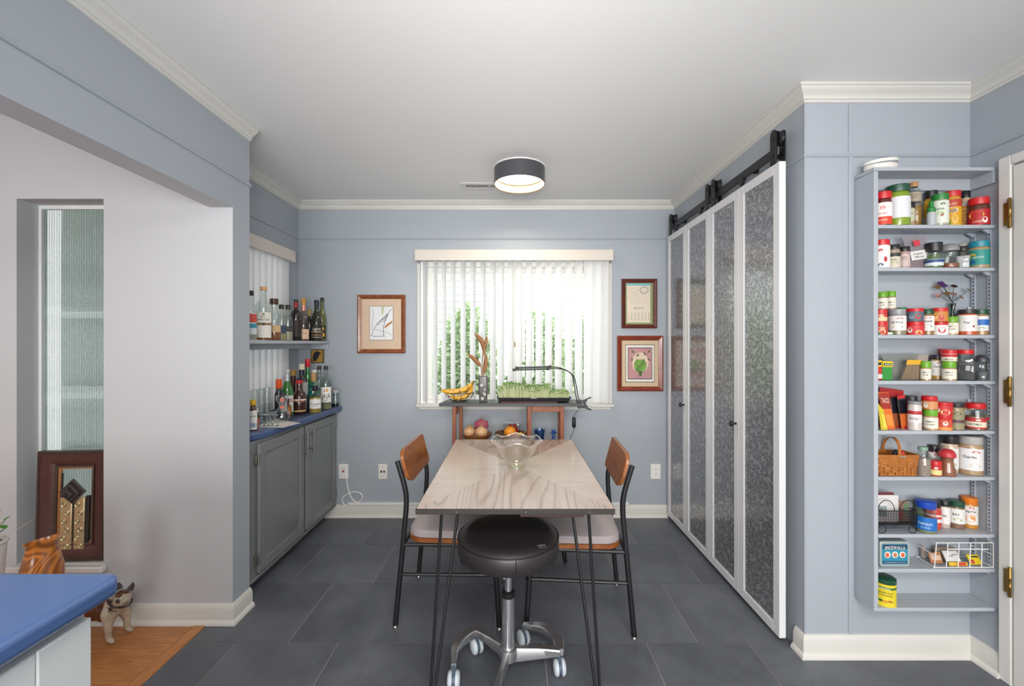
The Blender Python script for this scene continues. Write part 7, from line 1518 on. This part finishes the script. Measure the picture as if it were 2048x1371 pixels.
def card(name, label, x0_, x1_, y_, z0_, z1_, hx, cat='packet', th=0.006, extra=(), lean=0.0, grp='packets in the wire baskets'):
    t = thing(name, label, cat, ((x0_+x1_)/2, y_, z0_), grp); m_ = Matrix.Translation((0, y_, z0_)) @ Matrix.Rotation(lean, 4, 'X')
    ob('pouch', box(bm_new(), x0_, x1_, -th/2, th/2, 0, z1_-z0_, m_), M(hx, 0.4, var=(50, 0.12)), t, bevel=0.0015)
    for u0, u1, v0, v1, h_ in extra: ob('print_area', box(bm_new(), x0_+(x1_-x0_)*u0, x0_+(x1_-x0_)*u1, -th/2-0.0008, -th/2-0.0001, (z1_-z0_)*v0, (z1_-z0_)*v1, m_), M(h_, 0.5), t, smooth=0)
    return t
card('spice_packet', 'white paper packet with grey drawing standing in the black wire basket', x0+0.006, x0+0.106, 1.748, zb0+0.001, zb0+0.112, 'd2d0d0', extra=((0.05, 0.5, 0.2, 0.6, '8a9498'),)); card('spice_packet', 'dark red topped packet behind the white packet in the black wire basket', x0+0.004, x0+0.1, 1.764, zb0+0.001, zb0+0.117, '7a3a3c')
card('spice_packet', 'packet with red and green print at the right of the black wire basket', x0+0.11, x1-0.004, 1.755, zb0+0.001, zb0+0.085, '8a6a5a', extra=((0.1, 0.4, 0.1, 0.5, 'a8242c'), (0.5, 0.9, 0.4, 0.9, '5a7a5a'))); card('spice_packet', 'pale pouch at the back of the black wire basket', x0+0.05, x1-0.01, 1.783, zb0+0.001, zb0+0.072, 'a89a90', th=0.012)
jar('jar with bright blue lid and blue label before the black wire basket', 4, 483, 592, 132, 7, 'f', style='waist', fill='8a8a5a', level=0.5, lid='1f45a8', lidh=0.22, lab='1f6ab8', lz=(0.12, 0.66), txt=(('PARSLEY', 0.5, 0.17, 0.8, 'd8e4ec'), ('FLAKES', 0.22, 0.12, 0.5, 'b8d0e4')))
jar('dark green lidded jar at the back behind the blue lidded jar', 4, 455, 528, 128, 7, 'b', fill='5a6a4a', lid=DG, lidh=0.2, lab='8a9a84')
jar('jar with black lid and red and white label on the seventh shelf', 4, 540, 626, 135, 7, 'b', fill='b04a30', lid=BK, lidh=0.2, lab='c2443c', lz=(0.12, 0.9), bands=((0.25, 0.45, 'e4dcd8'), (0.6, 0.7, 'e4dcd8')))
jar('jar with black lid and plain white label on the seventh shelf', 4, 617, 706, 132, 7, 'b', fill='c8b8ac', lid=BK, lidh=0.2, lab='e0dedc', lz=(0.2, 0.95), txt=(('ONION', 0.5, 0.12, 0.5, '3a3a3c'),))
jar('bay leaf jar with dark green lid and leaf picture', 4, 698, 784, 132, 7, 'b', fill='7a5a44', lid=DG, lidh=0.2, lab='dcdcd8', lz=(0.24, 0.92), txt=(('BAY', 0.62, 0.16, 0.45, '2a2a2c'),), decor=((0.2, 0.26, 0.5, 0.12, '7f9a4a'),))
jar('orange peel jar with orange lid and orange fruit picture', 4, 752, 886, 108, 7, 'b', fill='c0802a', lid='d8771e', lidh=0.2, lab='e4e0da', lz=(0.17, 0.92), txt=(('Orange Peel', 0.72, 0.13, 0.95, '2a2420'),), decor=((0.3, 0.9, 0.35, 0.06, 'b83a44'), (0.15, 0.32, 0.6, 0.2, 'd8721e'), (0.4, 0.42, 0.3, 0.13, 'e0902e')))
# --- eighth shelf: tin and white wire basket
z8 = TOPS[8]+0.0005
tx0, tx1 = q7(228, 500, 1.735).x, q7(427, 500, 1.735).x; tzt = q7(300, 405, 1.735).z
t = thing('spice_gift_tin', 'silver rectangular tin with teal label and white lettering on the eighth shelf', 'tin', ((tx0+tx1)/2, 1.745, z8))
w_, h_ = tx1-tx0, tzt-z8; cxm, czm = (tx0+tx1)/2, (z8+tzt)/2
b = bm_new(); prism(b, rrect(w_, h_, 0.011, 5), 1.732, 1.775, lambda u, v, q: (cxm+u, q, czm+v)); ob('tin_body', b, M('b8c2c0', 0.35, 0.5), t, bevel=0.0015)
b = bm_new(); prism(b, rrect(w_*0.86, h_*0.8, 0.005, 4), 1.7312, 1.733, lambda u, v, q: (cxm+u, q, czm+v)); lb = ob('label', b, M('2a86a0', 0.5), t, smooth=0)
fmk = lambda d: (lambda u, v: Vector((cxm+u, 1.7312-d, czm+v)))
b = bm_new(); b.faces.new([b.verts.new(fmk(0.0003)(*q)) for q in ((-w_*0.41, h_*0.2), (w_*0.41, h_*0.2), (w_*0.41, h_*0.38), (-w_*0.41, h_*0.38))]); b.faces.new([b.verts.new(fmk(0.0003)(*q)) for q in ((-w_*0.41, -h_*0.38), (w_*0.41, -h_*0.38), (w_*0.41, -h_*0.27), (-w_*0.41, -h_*0.27))]); ob('dark_band', b, M('1c4260', 0.5), lb, smooth=0)
ob('lettering', text(bm_new(), 'SPICEWALLA', h_*0.12, lambda u, v: fmk(0.0008)(u, v+h_*0.26+2.2*u*u/w_*0-0.25*u*u/0.06*0.3), width=w_*0.68), M('e6dccc', 0.5), lb, smooth=0)
ob('lettering', text(bm_new(), 'KITCHEN ESSENTIALS COLLECTION', h_*0.045, lambda u, v: fmk(0.0008)(u, v-h_*0.325), width=w_*0.7), M('a8c0cc', 0.5), lb, smooth=0)
for k, hx in ((-1, 'd0603a'), (0, 'd8d0c4'), (1, 'd0603a')):
    b = bm_new(); ellipse(b, fmk(0.0005), k*w_*0.25, -h_*0.02, w_*0.105, h_*0.13); em = ob('portrait_disc', b, M('e2d8cc', 0.5), lb); b = bm_new(); ellipse(b, fmk(0.0009), k*w_*0.25+0.001*k, -h_*0.03, w_*0.065, h_*0.09); ob('portrait', b, M(hx if k else 'b87a5a', 0.5), lb)
ww = thing('wire_bin', 'white coated wire bin with spice packets on the eighth shelf, open at the front edge', 'basket', (1.85, 1.76, z8)); whm = M('e4e4e6', 0.35)
X0, X1 = 1.712, 1.958; Yf, Yb2 = 1.7165, 1.805; Xl = 1.712; zt2 = q7(610, 418, Yf).z
wz = z8+0.0045; r_ = 0.0019
fr_l, fr_r = q7(600, 585, Yf).x, SX1-0.009
ob('front_bottom_wire', T([(fr_l, Yf+0.002, wz), (fr_r, Yf+0.002, wz)], r_, 7), whm, ww); ob('front_top_wire', T([(fr_l+0.008, Yf+0.002, zt2), (fr_r, Yf+0.002, zt2)], r_, 7), whm, ww)
bk_l = q7(480, 500, Yb2).x
for nm, pts in (('side_wire', [(fr_l, Yf+0.002, wz), (bk_l, Yb2, wz)]), ('side_wire', [(fr_l+0.008, Yf+0.002, zt2), (bk_l+0.004, Yb2, zt2)]), ('side_wire', [(fr_l+0.004, Yf+0.002, (wz+zt2)/2-0.004), (bk_l+0.002, Yb2, (wz+zt2)/2)]), ('side_wire', [(fr_r, Yf+0.002, wz), (fr_r, Yb2, wz)]), ('side_wire', [(fr_r, Yf+0.002, zt2), (fr_r, Yb2, zt2)]), ('side_wire', [(fr_r, Yf+0.002, (wz+zt2)/2), (fr_r, Yb2, (wz+zt2)/2)]), ('back_wire', [(bk_l, Yb2, wz), (fr_r, Yb2, wz)]), ('back_wire', [(bk_l+0.004, Yb2, zt2), (fr_r, Yb2, zt2)])): ob(nm, T(pts, r_, 7), whm, ww)
for f_ in (0, 0.2, 0.4, 0.6, 0.8, 1): ob('upright_wire', T([(fr_l+(fr_r-fr_l)*f_, Yf+0.002, wz), (fr_l+0.008+(fr_r-fr_l-0.008)*f_, Yf+0.002, zt2)], r_*0.85, 7), whm, ww)
for f_ in (0.0, 0.33, 0.67, 1): ob('floor_wire', T([(fr_l+(fr_r-fr_l)*f_, Yf+0.002, wz-0.001), (bk_l+(fr_r-bk_l)*f_, Yb2, wz-0.001)], r_*0.7, 6), whm, ww)
hz = q7(810, 458, Yf).z; ob('front_handle', T(curve_pts([(q7(690, 0, Yf).x, Yf+0.004, hz-0.004), (q7(690, 0, Yf).x-0.001, Yf-0.002, hz), (q7(700, 0, Yf).x, Yf-0.003, hz+0.001), (q7(930, 0, Yf).x, Yf-0.003, hz+0.001), (q7(945, 0, Yf).x, Yf-0.001, hz), (q7(940, 0, Yf).x, Yf+0.004, hz-0.004)], 4), r_, 7), whm, ww)
for xx in (fr_l, bk_l, fr_r): ob('foot_hook', T([(xx, Yf+0.002 if xx != bk_l else Yb2, wz+0.001), (xx-0.003 if xx != fr_r else xx, Yf+0.003 if xx != bk_l else Yb2, z8+0.0012)], r_, 6), whm, ww)
g8 = 'packets in the wire baskets'
card('spice_packet', 'brown and orange packet lying at the left of the white wire bin', fr_l+0.012, fr_l+0.062, 1.745, wz+0.002, wz+0.044, 'a86f4c', extra=((0.1, 0.9, 0.3, 0.9, 'c9b09a'), (0.5, 0.95, 0.75, 0.97, 'd88a2a')), lean=-0.35, grp=g8); card('spice_packet', 'clear plastic packet of pale grains at the back left of the white wire bin', bk_l+0.016, fr_l+0.02, 1.79, wz+0.002, wz+0.052, 'b0a294', lean=-0.05, th=0.014, grp=g8)
card('spice_packet', 'white tilted card packet in the middle of the white wire bin', fr_l+0.068, fr_l+0.128, 1.738, wz+0.014, wz+0.054, 'd4d4d2', extra=((0.3, 0.6, 0.45, 0.55, '8a8a88'), (0.5, 0.9, 0.6, 0.66, '5a5a5a')), lean=-0.5, grp=g8); card('spice_packet', 'yellow and red packet lying at the bottom of the white wire bin', fr_l+0.07, fr_l+0.145, 1.728, wz+0.001, wz+0.016, 'd8b030', extra=((0.5, 0.9, 0.2, 0.9, 'c0402e'),), lean=-0.2, grp=g8)
card('spice_packet', 'brown pouch at the back middle of the white wire bin', fr_l+0.07, fr_l+0.15, 1.785, wz+0.002, wz+0.05, '9a8a7c', th=0.016, grp=g8); card('spice_packet', 'yellow packet with red corner standing slanted at the wall end of the white wire bin', fr_r-0.075, fr_r-0.028, 1.735, wz+0.002, wz+0.04, 'd6bc1e', extra=((0.1, 0.4, 0.1, 0.5, 'b8482e'), (0.3, 0.9, 0.7, 0.85, '3a3a2a')), lean=-0.5, grp=g8)
# --- bottom shelf: yellow can
jar('yellow seasoning can with dark green lid on the bottom shelf', 4, 200, 322, 640, 9, 'f', style='tin', fill='d8c42a', lid=DG, lidh=0.16, lab='dcc828', lz=(0.0, 0.98), txt=(('Seasoning', 0.85, 0.07, 0.6, 'f0f0e0'), ('Vegetable Stock', 0.66, 0.09, 0.95, '4a3a1a'), ('and Seasoning', 0.54, 0.08, 0.85, '4a3a1a')), bands=((0.8, 0.9, '3a6a3a'),), decor=((-0.3, 0.26, 0.2, 0.06, '2a5a2a'), (0.05, 0.24, 0.25, 0.06, 'd07a2e'), (0.55, 0.27, 0.25, 0.05, 'a0443a'), (0.1, 0.12, 0.7, 0.07, 'e8d878')), name='seasoning_can', cat='can')
# white oval dish on top of the rack
t = thing('white_oval_tray', 'white oval plastic tray with raised rim on top of the spice rack', 'tray', (1.575, 1.77, TOPS[0]))
zt0 = TOPS[0]+0.0008; cxo, cyo, ro, rp = 1.54, 1.762, 0.062, 0.045
b = bm_new(); rg = []
for f_, z in ((0.86, 0), (0.94, 0.004), (1.0, 0.012), (1.0, 0.02), (0.94, 0.02), (0.9, 0.013), (0.84, 0.009)): rg.append([b.verts.new((cxo+ro*f_*math.cos(a*pi/20), cyo+rp*f_*math.sin(a*pi/20), zt0+z)) for a in range(40)])
for a, c_ in zip(rg, rg[1:]):
    for i in range(40): j = (i+1) % 40; b.faces.new((a[i], a[j], c_[j], c_[i]))
b.faces.new(list(reversed(rg[0]))); b.faces.new(rg[-1]); ob('tray_body', b, M('dedbd4', 0.4), t, smooth=50)
b = bm_new(); rg = []
for k in range(41):
    a = k*pi/20; z = zt0+0.024+0.012*(0.5+0.5*math.cos(a-0.4)); rg.append([b.verts.new((cxo+(ro+dx_)*math.cos(a), cyo+(rp+dx_)*math.sin(a), z+dz_)) for dx_, dz_ in ((0.002, 0), (0.002, 0.012), (-0.003, 0.012), (-0.003, 0))])
for a, c_ in zip(rg, rg[1:]):
    for j in range(4): l = (j+1) % 4; b.faces.new((a[j], a[l], c_[l], c_[j]))
ob('rim_band', b, M('e4e1da', 0.4), t, smooth=50)
ob('support_post', T([(cxo+ro*0.95, cyo, zt0+0.018), (cxo+ro*0.99, cyo, zt0+0.045)], 0.003, 6), M('e4e1da', 0.4), t)
